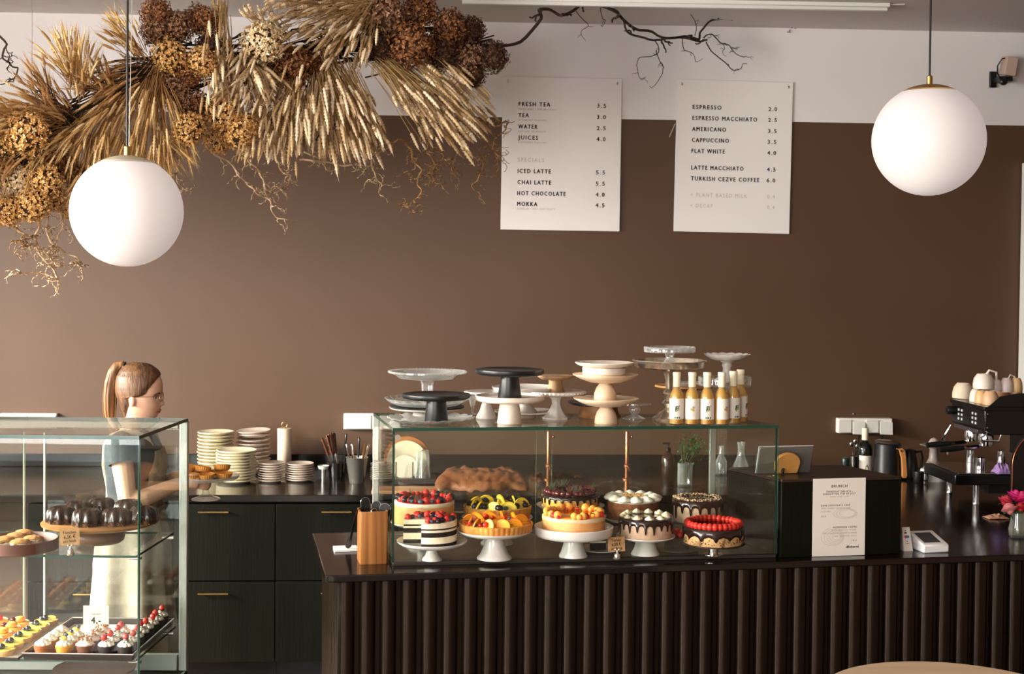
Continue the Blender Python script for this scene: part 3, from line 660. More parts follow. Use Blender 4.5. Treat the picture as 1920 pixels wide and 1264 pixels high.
NUTM = mat('chopped_hazelnut', (200, 150, 84), .7); CRUMB = mat('chocolate_crumbs', (60, 36, 24), .8)
def bumpy(n1, n2, amt):
    return lambda q: 1+amt*math.cos(n1*math.atan2(q.y, q.x)+(math.pi if int((q.z+1)*n2/2) % 2 else 0))*math.sqrt(max(0, 1-q.z*q.z))
def mk_rasp(m, name):
    b = MB(); b.sph((0, 0, 0), 1, 20, 12, 0, (1, 1, 1.15), None, lambda q: (1+.10*math.cos(8*math.atan2(q.y, q.x)+(math.pi if round((q.z+1)*4) % 2 else 0))*math.sqrt(max(0, 1-q.z*q.z))+.05*math.cos(q.z*20))*(1-.18*q.z)); return b.mesh(name, m, 80)
ME_RASP = mk_rasp(RASP, 'raspberry'); ME_BLACK = mk_rasp(BLACKB, 'blackberry')
ME_BLUE = MB().sph((0, 0, 0), 1, 14, 10, 0, (1, 1, .88), None, lambda q: 1-.22*max(0, q.z-.8)/.2).mesh('blueberry', BLUE)
ME_CURR = MB().sph((0, 0, 0), 1, 10, 8).mesh('redcurrant', CURR)
ME_CHERRY = MB().sph((0, 0, 0), 1, 14, 10, 0, (1, 1, .92)).mesh('cherry', CHERRY)
ME_APRI = MB().sph((0, 0, 0), 1, 14, 10, 0, (1, .92, .95)).mesh('apricot_half', APRI)
def mk_slice(mp, mr, name):
    b = MB(); n = 14
    P = [(math.cos(math.pi*k/n), math.sin(math.pi*k/n)) for k in range(n+1)]
    b.prism([(x*.86, y*.86) for x, y in P], -.07, .07, 0)
    b.loft([[(x*r, y*r, z) for r, z in ((.86, -.09), (1, -.09), (1, .09), (.86, .09))] for x, y in P], 1)
    return b.mesh(name, [mp, mr], 30)
ME_LEMON = mk_slice(LEMONP, LEMONR, 'lemon_slice'); ME_ORANGE = mk_slice(ORANGEP, ORANGER, 'orange_slice')
def mk_leaf():
    b = MB(); pts = []
    for u, wv in ((0, .06), (.25, .36), (.55, .42), (.8, .25), (1, .02)):
        pts.append([(u, -wv, .10+.1*math.sin(u*3)), (u, 0, .02+.1*math.sin(u*3)), (u, wv, .10+.1*math.sin(u*3))])
    b.loft(pts, 0, False, None, False); return b.mesh('mint_leaf', MINT)
ME_LEAF = mk_leaf()
def mk_sprig():
    b = MB(); r = random.Random(3)
    for k in range(9):
        a = r.uniform(0, 6.28); t = r.uniform(.15, .6)
        b.tube([(0, 0, 0), (t*.5*math.cos(a), t*.5*math.sin(a), .5), (t*math.cos(a), t*math.sin(a), r.uniform(.7, 1.1))], [.022, .018, .008], 4)
    return b.mesh('herb_sprig', HERB)
ME_SPRIG = mk_sprig()
def rosette(n, turns=2.2, top=.9):
    b = MB()
    b.lathe([(0, 0), (.78, 0), (1, .18), (.92, .38), (.72, .55), (.5, .74), (.26, .9), (.06, 1.02), (0, 1.05)], 32, 0, None,
            lambda r, z, a, k: (r*(1+.13*math.cos(n*(a+z*1.1))), z*top))
    return b
ME_ROS = rosette(9).mesh('cream_rosette', CREAM, 80); ME_ROSB = rosette(9, top=1.0).mesh('buttercream_rosette', CREAMT, 80)
ME_BLOB = MB().lathe([(0, 0), (.8, .02), (1, .25), (.95, .5), (.6, .75), (.2, .95), (0, .98)], 20).mesh('cream_dollop', CREAM, 80)
def topping(parent, name, me, x, y, z, r, rx=0, ry=0, rz=None):
    return link(name, me, parent, (x, y, z), (rx, ry, rnd.uniform(0, 6.28) if rz is None else rz), r)
def ring_of(parent, name, me, n, R0, z, r, a0=0.0, a1=6.283, jit=.1, rx=0.0, zj=0.0):
    for k in range(n):
        a = a0+(a1-a0)*(k+.5)/n+rnd.uniform(-jit, jit)*.5; q = R0*(1+rnd.uniform(-jit, jit)*.4)
        topping(parent, name, me, q*math.cos(a), q*math.sin(a), z+rnd.uniform(0, zj), r*rnd.uniform(.9, 1.1), rx, rnd.uniform(-.3, .3) if rx == 0 else 0)
def sector(b, r, z0, z1, a0, a1, mi=0, mc=None, n=48, wob=None):
    """cylinder or open wedge of cake between two angles"""
    full = abs(a1-a0-2*math.pi) < 1e-6
    if full:
        b.lathe([(0, z0), (r-.001, z0), (r, z0+.001), (r, z1-.0015), (r-.0015, z1), (0, z1)], n, mi, None, wob); return b
    A = [a0+(a1-a0)*k/n for k in range(n+1)]
    vs = [(0, 0, z0), (0, 0, z1)]+[(r*math.cos(a), r*math.sin(a), z) for z in (z0, z1) for a in A]
    m = n+1; fs = [(2+k, 3+k, 2+m+k+1, 2+m+k) for k in range(n)]
    b.add(vs, fs, mi)
    b.add(vs, [(0, 3+k, 2+k) for k in range(n)]+[(1, 2+m+k, 3+m+k) for k in range(n)], mi)
    b.add(vs, [(0, 2, 2+m, 1), (0, 1, 2+m+n, 2+n)], mi if mc is None else mc); return b
def layer(parent, name, r, z0, z1, m, a0=0.0, a1=2*math.pi, wob=None, mc=None):
    b = MB(); sector(b, r, z0, z1, a0, a1, 0, 1 if mc else None, 64, wob)
    return b.build(name, [m]+([mc] if mc else []), parent, ang=50)
def drip(parent, r, ztop, base, long_, n, m, seed=1, name='drip_glaze', h=None):
    """glaze over the top that runs down the side in drops"""
    q = random.Random(seed); L = [q.uniform(.35, 1.0) for _ in range(n)]; seg = n*12
    def low(a):
        u = a/(2*math.pi)*n; k = int(u) % n; f = abs((u-int(u))-.5)*2
        return base+long_*L[k]*max(0, 1-(f/.34)**2)**.6+ base*.35*max(0, 1-f)
    b = MB(); rings = [[], [], [], []]
    vs = []
    for i in range(seg):
        a = 2*math.pi*i/seg; c_, s_ = math.cos(a), math.sin(a)
        l = low(a)
        for (rr, z) in ((0.0, ztop+.003), (r*.97, ztop+.003), (r+.0035, ztop-.001), (r+.0045, ztop-l*.6), (r+.0035, ztop-l+.0015), (r+.0002, ztop-l)):
            vs.append((rr*c_, rr*s_, z))
    fs = []
    for i in range(seg):
        j = (i+1) % seg
        for k in range(5): fs.append((i*6+k, i*6+k+1, j*6+k+1, j*6+k))
    b.add(vs, fs); return b.build(name, m, parent, ang=70)
def wobble(n, amt, seed=0):
    return lambda r, z, a, k: (r*(1+amt*math.sin(n*a+seed)+amt*.6*math.sin((n*2+1)*a+seed*2)), z)
def cake_at(name, label, base, h, s, cat='cake', rotz=0.0, group='cakes in the long glass case'):
    return thing(name, label, cat, (base.x, base.y, base.z+h*s), rotz, group)
Z0 = CASE_FLOOR
def cstand(label, px, py, ped, plate, m=PORC, mp=None, **k):
    return stand('cake_stand', label, px, py, Z0, ped, plate, m, mp, group='cake stands inside the long glass case', **k)

# front row, from the knife block to the till
t, P, s = cstand('white stand under the black and white layer cake', 810, 1050, [(0, 0), (19, 0), (19, 2), (13, 9), (10, 18), (11, 26), (0, 26)], [(0, 26.2), (42, 26.2), (58, 29), (66, 35), (66.5, 37.5), (63, 37), (54, 32), (0, 30.5)])
c = cake_at('layer_cake', 'black and white naked layer cake with a wedge cut out and berries on top', P+Vector((-4*s, 0, 0)), 31, s)
a0, a1 = R(-109), R(180)
r = 50*s
layer(c, 'sponge_layer', r, 0, 8*s, CHOCM, a0, a1); layer(c, 'cream_layer', r*1.005, 8*s, 20*s, CREAMT, a0, a1)
layer(c, 'sponge_layer', r*.995, 20*s, 29*s, CHOCM, a0, a1); layer(c, 'cream_layer', r*1.004, 29*s, 33*s, CREAMT, a0, a1)
layer(c, 'sponge_layer', r*.99, 33*s, 36*s, CHOCM, a0, a1); layer(c, 'cream_layer', r*1.01, 36*s, 45*s, CREAMT, a0, a1)
for k in range(58):
    a = rnd.uniform(a0+.12, a1-.1); q = r*math.sqrt(rnd.uniform(.06, .84)); me, nm, rr = rnd.choice(((ME_RASP, 'raspberry', 6.0), (ME_RASP, 'raspberry', 6.0), (ME_BLUE, 'blueberry', 5.0), (ME_BLUE, 'blueberry', 4.6), (ME_CURR, 'redcurrant', 3.4), (ME_BLACK, 'blackberry', 5.6)))
    topping(c, nm, me, q*math.cos(a), q*math.sin(a), 45*s+rr*s*.72+(.5 if q < r*.55 else 0)*rr*s, rr*s, rnd.uniform(-.6, .6), rnd.uniform(-.6, .6))
t, P, s = cstand('white stand with flared foot under the orange tart', 927, 1047, [(0, 0), (33, 0), (33, 2), (27, 8), (21, 22), (17, 38), (18, 44), (0, 44)], [(0, 44.2), (52, 44.2), (64, 48), (70.5, 53), (71, 55), (67, 54), (60, 50), (0, 49)])
def fluted_crust(parent, r, h, n=44, m=CRUST, amt=.018, flare=.07):
    MB().lathe([(0, 0), (r*(1-flare), 0), (r*(1-flare*.3), h*.6), (r, h), (r*.975, h*1.02), (r*.95, h*.9), (r*.94, h*.7), (0, h*.7)], n*6, 0, None, lambda q, z, a, k: (q*(1+(amt*abs(math.cos(n*a/2)) if 1 <= k <= 4 else 0)), z)).build('crust', m, parent, ang=60)
c = cake_at('fruit_tart', 'fluted tart topped with orange slices and red berries', P+Vector((2*s, 0, 0)), 49.4, s)
fluted_crust(c, 69*s, 19*s); layer(c, 'filling', 64.6*s, 13.4*s, 17.5*s, mat('custard', (240, 176, 60), .3))
for k in range(12):
    a = 2*math.pi*k/12+.2; q = 50*s
    o = topping(c, 'orange_slice', ME_ORANGE, q*math.cos(a), q*math.sin(a), 17.5*s, 15*s, R(72), 0, a+rnd.uniform(.2, 1.2))
for k in range(40):
    a = rnd.uniform(0, 6.28); q = rnd.uniform(38, 60)*s; me, nm, rr = rnd.choice(((ME_RASP, 'raspberry', 5.4), (ME_CURR, 'redcurrant', 3.6), (ME_CURR, 'redcurrant', 3.6), (ME_BLUE, 'blueberry', 4)))
    topping(c, nm, me, q*math.cos(a), q*math.sin(a), 17.5*s+rr*s*.85, rr*s)
for k in range(9):
    a = rnd.uniform(0, 6.28); topping(c, 'mint_leaf', ME_LEAF, 52*s*math.cos(a), 52*s*math.sin(a), 21*s, 9*s)
t, P, s = cstand('white stand with tall upright rim under the peach cake', 1075, 1043, [(0, 0), (27, 0), (27, 2), (23, 10), (19, 24), (17, 37), (0, 37)], [(0, 37.2), (62, 37.2), (71, 40), (74, 45), (74.5, 57), (72, 58), (70.5, 55), (69, 47), (60, 44), (0, 43.5)])
c = cake_at('cheesecake', 'baked cheesecake with apricot halves and berries around peach jelly', P, 44, s)
layer(c, 'cake_body', 59*s, 0, 33*s, CHEESE, wob=wobble(3, .004)); layer(c, 'cream_layer', 59.4*s, 27*s, 34*s, mat('sugar_rim', (232, 206, 170), .6, c2=(222, 176, 120), scale=30)); layer(c, 'jelly', 50*s, 34*s, 35.2*s, PEACHJ)
for k in range(19):
    a = 2*math.pi*k/19
    if k % 3 != 1: topping(c, 'apricot_half', ME_APRI, 50*s*math.cos(a), 50*s*math.sin(a), 40*s, rnd.uniform(7, 9)*s)
for k in range(38):
    a = rnd.uniform(0, 6.28); me, nm, rr = rnd.choice(((ME_RASP, 'raspberry', 6), (ME_CURR, 'redcurrant', 3.8), (ME_CURR, 'redcurrant', 3.8), (ME_APRI, 'apricot_half', 6)))
    q = rnd.uniform(45, 55)*s; topping(c, nm, me, q*math.cos(a), q*math.sin(a), 34*s+rr*s*.8, rr*s)
for k in range(7):
    a = rnd.uniform(0, 6.28); topping(c, 'mint_leaf', ME_LEAF, 48*s*math.cos(a), 48*s*math.sin(a), 41*s, 10*s)
t, P, s = cstand('white stand under the drip cake with cream peaks', 1210, 1039, [(0, 0), (27, 0), (27, 1.5), (21, 12), (17, 28), (0, 28)], [(0, 28.2), (40, 28.2), (50, 31), (55.5, 34.5), (55, 36), (48, 34), (0, 32.5)])
c = cake_at('drip_cake', 'mocha drip cake topped with piped cream peaks and hazelnuts', P, 33.5, s)
layer(c, 'cake_body', 49*s, 0, 36*s, MOCHA, wob=wobble(5, .006)); drip(c, 49*s, 36*s, 9*s, 20*s, 20, CHOC, 5)
for k in range(11):
    a = 2*math.pi*k/11+.15; topping(c, 'cream_peak', ME_ROSB, 40*s*math.cos(a), 40*s*math.sin(a), 36.8*s, rnd.uniform(7, 8.6)*s if math.sin(a) < 0 else 8.8*s)
ring_of(c, 'hazelnut', MB().sph((0, 0, 0), 1, 8, 6, 0, (1, 1, 1.1)).mesh('hazelnut', NUTM), 22, 40*s, 39*s, 2.6*s, jit=.3)
t, P, s = cstand('dark cake board on a slim steel foot under the raspberry cake', 1337, 1040, [(0, 0), (19, 0), (19, 1.5), (9, 2), (9, 20), (16, 21), (0, 21)], [(0, 21.2), (57, 21.2), (59, 22), (59, 23.5), (0, 23.5)], STEEL, mat('black_gold_board', (40, 32, 22), .35, .3))
c = cake_at('drip_cake', 'crumbed chocolate cake ringed with whole raspberries on the steel foot', P, 23.7, s)
layer(c, 'cake_body', 56*s, 0, 30*s, mat('nut_crusted_side', (206, 164, 112), .8, c2=(120, 78, 44), scale=34, bump=.4, bscale=110, mixpos=(.5, .68)), wob=wobble(7, .006))
drip(c, 56*s, 30*s, 12*s, 7*s, 13, CHOC, 9)
b = MB(); q = random.Random(4)
for k in range(240):
    a = q.uniform(0, 6.28); z = q.gauss(7.5, 2.4)*s; rr = 56.6*s
    b.sph((rr*math.cos(a), rr*math.sin(a), max(1*s, z)), q.uniform(.5, 1.0)*s, 4, 3)
tag(b.build('chocolate_crumb', CRUMB, c), kind='stuff')
for k in range(33):
    a = 2*math.pi*k/33; topping(c, 'raspberry', ME_RASP, 49*s*math.cos(a), 49*s*math.sin(a), 31*s+6*s, rnd.uniform(5.2, 6.4)*s, rnd.uniform(-.15, .15), rnd.uniform(-.15, .15))
# back row
t, P, s = cstand('white stand with fluted foot under the berry cheesecake', 795, 1024, [(0, 0), (31, 0), (31, 4), (27, 8), (13, 13), (11, 26), (16, 38), (0, 38)], [(0, 38.2), (40, 38.2), (58, 42), (63, 46), (62, 47.5), (54, 44), (0, 43)], fmod=flutes(30, .03, .02))
c = cake_at('cheesecake', 'tall cheesecake with red jelly and mixed berries, rearmost beside the knife block', P, 43.6, s)
layer(c, 'cake_body', 56*s, 0, 42*s, CHEESE); layer(c, 'cream_layer', 56.3*s, 36*s, 43*s, CREAMT); layer(c, 'jelly', 52*s, 43*s, 44.3*s, REDJ)
for k in range(46):
    a = 2*math.pi*k/46+rnd.uniform(-.05, .05); q = rnd.uniform(42, 52)*s; me, nm, rr = rnd.choice(((ME_RASP, 'raspberry', 6.2), (ME_BLACK, 'blackberry', 6), (ME_CURR, 'redcurrant', 4.4), (ME_BLUE, 'blueberry', 4.4), (ME_CURR, 'redcurrant', 4.4)))
    topping(c, nm, me, q*math.cos(a), q*math.sin(a), 44*s+rr*s*.85, rr*s)
for k in range(6):
    a = rnd.uniform(0, 6.28); topping(c, 'herb_sprig', ME_SPRIG, 46*s*math.cos(a), 46*s*math.sin(a), 46*s, 14*s)
t, P, s = cstand('white stand under the lemon tart behind the orange tart', 932, 1019, [(0, 0), (31, 0), (31, 2), (24, 8), (14, 18), (12, 32), (18, 39), (0, 39)], [(0, 39.2), (50, 39.2), (61, 44), (66.5, 50), (66, 51.5), (58, 47), (0, 45)])
c = cake_at('fruit_tart', 'lemon curd tart edged with lemon slices and blackberries, behind the orange tart', P, 45.6, s)
fluted_crust(c, 63*s, 26*s, 40); layer(c, 'filling', 58.8*s, 18.5*s, 25.5*s, CURD)
for k in range(10):
    a = 2*math.pi*k/10+.1; topping(c, 'lemon_slice', ME_LEMON, 47*s*math.cos(a), 47*s*math.sin(a), 25*s, 15*s, R(70), 0, a+rnd.uniform(.3, 1.3))
for k in range(30):
    a = rnd.uniform(0, 6.28); q = rnd.uniform(43, 55)*s; me, nm, rr = rnd.choice(((ME_BLACK, 'blackberry', 5.6), (ME_BLUE, 'blueberry', 4.4)))
    topping(c, nm, me, q*math.cos(a), q*math.sin(a), 25.5*s+rr*s*.8, rr*s)
for k in range(9):
    a = rnd.uniform(0, 6.28); topping(c, 'mint_leaf', ME_LEAF, 54*s*math.cos(a), 54*s*math.sin(a), 29*s, 10*s)
for k in range(4):
    a = R(40+k*30); topping(c, 'herb_sprig', ME_SPRIG, 50*s*math.cos(a), 50*s*math.sin(a), 27*s, 13*s)
t, P, s = cstand('clear glass stand under the glazed cherry cake', 1069, 1014, [(0, 0), (33, 0), (32, 2), (14, 8), (8, 20), (8, 42), (16, 55), (0, 56)], [(0, 56.2), (40, 56.2), (54, 60), (63, 66), (64, 68), (62, 68), (50, 63), (0, 59)], GLASS, seg=64)
c = cake_at('layer_cake', 'golden sponge cake with dripping chocolate, cherries and herb sprigs', P, 63.4, s)
layer(c, 'cream_layer', 54*s, 0, 4*s, CREAMT); layer(c, 'sponge_layer', 53*s, 4*s, 18*s, GOLDS); layer(c, 'cream_layer', 53.6*s, 18*s, 24*s, CREAMT); drip(c, 53.4*s, 25*s, 5*s, 12*s, 24, CHOC, 3)
for k in range(26):
    a = 2*math.pi*k/26+rnd.uniform(-.06, .06); topping(c, 'cherry', ME_CHERRY, 45*s*math.cos(a), 45*s*math.sin(a), 25.4*s+5.6*s, rnd.uniform(5.4, 6.6)*s)
for k in range(26):
    a = rnd.uniform(0, 6.28); q = 36*s*math.sqrt(rnd.random()); topping(c, 'cherry', ME_CHERRY, q*math.cos(a), q*math.sin(a), 25.4*s+5*s, rnd.uniform(4.6, 6)*s)
for k in range(12):
    a = rnd.uniform(0, 6.28); topping(c, 'herb_sprig', ME_SPRIG, 40*s*math.cos(a), 40*s*math.sin(a), 30*s, 17*s)
t, P, s = cstand('clear glass stand under the chocolate cake with big cream petals', 1186, 1016, [(0, 0), (28, 0), (27, 2), (12, 7), (8, 22), (14, 37), (0, 38)], [(0, 38.2), (36, 38.2), (50, 41), (57, 46), (56, 47.5), (48, 44), (0, 41)], GLASS, seg=64)
c = cake_at('layer_cake', 'dark chocolate cake under a wreath of big smooth cream petals', P, 44.8, s)
layer(c, 'sponge_layer', 49*s, 0, 33*s, BROWNS); layer(c, 'cream_layer', 47*s, 33*s, 35*s, CREAM)
for k in range(12):
    a = 2*math.pi*k/12; o = topping(c, 'cream_petal', ME_BLOB, 41*s*math.cos(a), 41*s*math.sin(a), 35*s, 1, 0, 0, a); o.scale = (14.5*s, 12.5*s, 12*s)
for k in range(7):
    a = 2*math.pi*k/7+.2; o = topping(c, 'cream_petal', ME_BLOB, 25*s*math.cos(a), 25*s*math.sin(a), 35*s, 1, 0, 0, a); o.scale = (11*s, 11*s, 9*s)
b = MB(); q = random.Random(8)
for k in range(120): a, d = q.uniform(0, 6.28), 22*s*math.sqrt(q.random()); b.sph((d*math.cos(a), d*math.sin(a), q.uniform(42, 45)*s), q.uniform(.7, 1.4)*s, 5, 4)
tag(b.build('chopped_nut', NUTM, c), kind='stuff')
t, P, s = cstand('clear glass stand under the drip cake at the back by the till end', 1307, 1016, [(0, 0), (30, 0), (29, 2), (12, 7), (8, 22), (14, 36), (0, 37)], [(0, 37.2), (36, 37.2), (50, 39.5), (58, 44), (57, 45.5), (48, 42.5), (0, 40)], GLASS, seg=64)
c = cake_at('drip_cake', 'mocha drip cake with a ring of chopped nuts, behind the raspberry cake', P, 41, s)
layer(c, 'cake_body', 46*s, 0, 40*s, MOCHA, wob=wobble(5, .005)); drip(c, 46*s, 40*s, 10*s, 24*s, 17, CHOC, 11)
b = MB(); q = random.Random(9)
for k in range(520):
    a = q.uniform(0, 6.28); d = q.gauss(38, 3.4)*s; b.sph((d*math.cos(a), d*math.sin(a), (41.5+q.uniform(0, 3))*s), q.uniform(.7, 1.7)*s, 5, 4, 0 if q.random() < .7 else 1)
tag(b.build('chopped_nut', [mat('pale_chopped_nut', (214, 180, 146), .7), CRUMB], c), kind='stuff')
# slice on a plate, grey plate with a dark berry cake
t, P, s = stand('cake_plate', 'white plate with one cake slice under the peach cake stand', 1124, 1033, Z0, None, [(0, 0), (26, 0), (38, 3), (42, 5), (41, 6), (26, 2), (0, 2)], PORC, group='plates inside the long glass case', cat='plate')
c = thing('cake_slice', 'single slice of dark cake with pale cream band on the white plate', 'cake', P+Vector((-4*s, 6*s, 2.2*s)), R(10))
for nm, z0, z1, m in (('sponge_layer', 0, 13, CHOCM), ('cream_layer', 13, 17, CREAMT), ('sponge_layer', 17, 22, CHOCM)):
    MB().prism([(-17*s, -8*s), (15*s, -10*s), (15*s, 10*s)], z0*s, z1*s).build(nm, m, c, bevel=.001)
t, P, s = stand('cake_plate', 'flat grey plate under the dark berry cake behind the raspberry cake', 1268, 1031, Z0, None, [(0, 0), (30, 0), (41, 2.5), (42, 4), (38, 4), (0, 2.5)], mat('slate_grey_plate', (92, 90, 84), .4), group='plates inside the long glass case', cat='plate')
c = cake_at('layer_cake', 'low dark chocolate cake with a few raspberries on the grey plate', P+Vector((1*s, 0, 0)), 3, s)
layer(c, 'sponge_layer', 23*s, 0, 24*s, CHOCM, wob=wobble(5, .01))
for k in range(9):
    a = 2*math.pi*k/9; topping(c, 'raspberry', ME_RASP, 17*s*math.cos(a), 17*s*math.sin(a), 24*s+5*s, 5.4*s)
# hand written price card on a silver ball holder
def price_card(px, py, z, wpx, hpx, lift, lines, label, cat='price tag', card=KRAFT, tilt=0.0):
    P = at_z(px, py, z); s = spx(P)
    t = thing('price_card', label, cat, P, -YAW*.5+tilt, None)
    MB().lathe([(0, 0), (7*s, 0), (7.4*s, 2*s), (5*s, 4*s), (6*s, 5*s), (5.6*s, 9*s), (3*s, 11*s), (1.6*s, 13*s), (1.6*s, 17*s), (0, 17*s)], 20).build('holder', SILVER, t)
    b = MB(); b.sph((-3.5*s, -1.5*s, 18*s), 2.4*s, 8, 6); b.build('ball', SILVER, t); b = MB(); b.sph((3.5*s, -1.5*s, 18*s), 2.4*s, 8, 6); b.build('ball', SILVER, t)
    cd_ = MB().box((0, 0, 0), (wpx*s, .0012, hpx*s)).build('card', card, t, (-1.5*s, 1*s, (lift+hpx/2)*s)); cd_.rotation_euler = (R(-6), R(-2), 0)
    for (tx, y, wd, cap) in lines:
        b = MB(); put_text(b, tx, 0, (hpx/2-y)*s, wd*s, cap*s, 0, 'c', .012, 1.0, -.0009); o = b.build('lettering', INK, cd_, smooth=False); o.rotation_euler = (0, R(-3), 0)
    return t
price_card(1157, 1048, Z0, 32, 27, 14, [('Torten', 6, 18, 5), ('6,00 €', 13.5, 17, 6), ('pro Stück', 21.5, 22, 5)], 'brown price card reading 6,00 on a silver ball holder in the long case')
# ------------------------------------------------------------------ small cakes in the left glass case
GLAZE = mat('bundt_glaze', (48, 27, 20), .25, c2=(34, 18, 13), scale=40, coat=.4)
def mk_bundt():
    fl = lambda r, z, a, k: (r*(1+(.07*math.cos(10*a) if r > .45 else 0)), z)
    c = MB().lathe([(.28, 0), (.96, 0), (1.0, .2), (.97, .5), (.86, .78), (.66, .93), (.48, .86), (.33, .66), (.28, .3), (.28, 0)], 80, 0, None, fl).mesh('bundt_body', mat('bundt_crumb', (62, 36, 22), .8, c2=(214, 142, 60), scale=16, bump=.4, bscale=120, mixpos=(.56, .66)), 60)
    q = random.Random(2); dr = [q.uniform(.0, .34) for _ in range(10)]
    def g(r, z, a, k):
        rr, zz = fl(r, z, a, k)
        if k == 0: zz = .10+dr[int(a/(2*math.pi)*10) % 10]*(.5+.5*math.cos(10*a+math.pi)); rr = rr+.01
        return rr, zz
    m = MB().lathe([(1.0, .2), (1.035, .32), (1.0, .52), (.89, .81), (.67, .965), (.47, .895), (.31, .67), (.26, .4)], 80, 0, None, g).mesh('bundt_glaze', GLAZE, 60)
    return c, m
BC, BG = mk_bundt()
TP = at_z(187, 1018, z_mid); st_ = spx(TP)
t, P, s = stand('cake_stand', 'turned wooden cake stand carrying the glazed bundt cakes', 187, 1017, z_mid, [(0, 0), (38, 0), (44, 5), (46, 12), (43, 20), (34, 27), (30, 31), (0, 31)], [(0, 31.2), (60, 31.2), (94, 33), (105, 37), (106, 40), (104, 41), (0, 39)], mat('dark_turned_wood', (104, 70, 40), .5, c2=(74, 46, 24), scale=14, stretch=(1, 1, .3)), mat('honey_wood', (158, 112, 64), .5, c2=(126, 84, 44), scale=9, stretch=(.3, 2, 1)), group=None, fmod=flutes(24, .012))
for (px, py, lab) in ((115, 967, 'chocolate glazed bundt cake at the end of the stand beside the price card'), (146, 957, 'chocolate glazed bundt cake in the back row behind the end one'), (190, 951, 'chocolate glazed bundt cake in the middle of the back row'),
                      (163, 972, 'chocolate glazed bundt cake at the front with an orange patch on its side'), (217, 971, 'chocolate glazed bundt cake at the front next to the corner edge'), (240, 954, 'chocolate glazed bundt cake at the back nearest the woman'), (268, 967, 'chocolate glazed bundt cake at the corner end of the wooden stand')):
    q = at_z(px, py+14, P.z+39.4*s); r = 26.5*s
    c = thing('bundt_cake', lab, 'cake', q, rnd.uniform(0, 6), 'bundt cakes on the wooden stand')
    link('cake_body', BC, c, (0, 0, 0), (0, 0, 0), (r, r, r*1.2)); link('glaze', BG, c, (0, 0, 0), (0, 0, 0), (r, r, r*1.2))
# round tin with muffins
q = at_z(36, 1031, z_mid); s = spx(q)
tin = thing('round_tray', 'shallow round terracotta coloured tray of muffins', 'tray', q)
MB().lathe([(0, 0), (68*s, 0), (71*s, 2*s), (71*s, 21*s), (69*s, 22*s), (67.5*s, 20*s), (67*s, 4*s), (0, 4*s)], 64).build('tray_body', mat('terracotta', (98, 62, 45), .55, c2=(82, 50, 36), scale=6), tin)
MUFF = mat('muffin_crumb', (186, 132, 70), .85, c2=(92, 58, 34), scale=60, bump=.4, bscale=80, mixpos=(.45, .7)); PCUP = mat('paper_cup', (224, 210, 196), .7)
mm = MB().sph((0, 0, .80), 1, 32, 14, 0, (1.0, 1.0, .40), None, lambda q: 1+.14*noise.noise(q*2.6)+.07*noise.noise(q*6)).mesh('muffin_top', MUFF, 80)
mp = MB().lathe([(0, 0), (.72, 0), (1.0, .82), (.97, .84), (.7, .1)], 72, 0, None, flutes(36, .02)).mesh('muffin_cup', PCUP, 80)
for (px, py, lab) in ((62, 1024, 'muffin in a white paper cup nearest the price card'), (30, 1019, 'brown muffin behind the front muffins on the round tray'), (46, 1013, 'muffin at the back of the round tray'), (8, 1026, 'muffin on the far side of the round tray from the price card'), (38, 1031, 'muffin in a paper cup at the front of the round tray')):
    q2 = at_z(px, py, z_mid+4.3*s); r = 18.5*s
    c = thing('muffin', lab, 'muffin', q2, rnd.uniform(0, 6), 'muffins on the round tray')
    link('paper_cup', mp, c, (0, 0, 0), (0, 0, 0), (r, r, r*.92)); link('muffin_top', mm, c, (0, 0, 0), (rnd.uniform(-.06, .06), rnd.uniform(-.06, .06), 0), (r, r, r*.92))
price_card(132, 1040.5, z_mid, 36, 31, 18, [('Törtchen', 7, 24, 5.4), ('6,50 €', 15, 21, 6.4), ('pro Stück', 23, 23, 5)], 'brown price card reading 6,50 on a silver ball holder by the bundt cakes', tilt=.12)
# trays on the lower shelf
zt_ = z_lo+.0005
def tray(name, label, FLp, FRp, BRp, rimh, mrim, mbody, liner):
    a, b_, c = (v2(at_z(*p, z_lo+rimh)) for p in (FLp, FRp, BRp)); d = a+(c-b_)
    t = thing(name, label, 'tray', (a.x, a.y, zt_)); o = a
    cen = (a+b_+c+d)/4
    P0 = [tuple(lerp(p, cen, .03)-o) for p in (a, b_, c, d)]; P1 = [tuple(p-o) for p in (a, b_, c, d)]; P2 = [tuple(lerp(p, cen, .035)-o) for p in (a, b_, c, d)]
    B = MB(); B.loft([[(x, y, 0) for x, y in P0], [(x, y, rimh) for x, y in P1], [(x, y, rimh+.002) for x, y in P1], [(x, y, rimh+.002) for x, y in P2], [(x, y, .003) for x, y in P0]], 0, True)
    B.build('tray_body', mbody, t, ang=20)
    B = MB()
    for k in range(4):
        p, q = P1[k], P1[(k+1) % 4]; B.tube([(p[0], p[1], rimh+.002), (q[0], q[1], rimh+.002)], .0028, 8)
    B.build('rim', mrim, t)
    if liner:
        B = MB(); B.prism([tuple(lerp(p, cen, .06)-o) for p in (a, b_, c, d)], .0035, .0045); B.build('paper_liner', liner, t, smooth=False)
    return t, a, b_, c, d
DARKTRAY = mat('dark_baking_tray', (66, 60, 58), .35, .6)
t, TA, TB, TC, TD = tray('baking_tray', 'dark baking tray with bright rim full of cupcakes', (41, 1226), (249, 1229), (325, 1162), .022, STEEL, DARKTRAY, mat('baking_paper', (222, 206, 178), .7))
ALM = mat('cupcake_sponge', (176, 104, 48), .85, c2=(138, 74, 32), scale=90, bump=.5, bscale=240); YEL = mat('vanilla_sponge', (226, 156, 64), .85, c2=(206, 130, 44), scale=90, bump=.4, bscale=240)
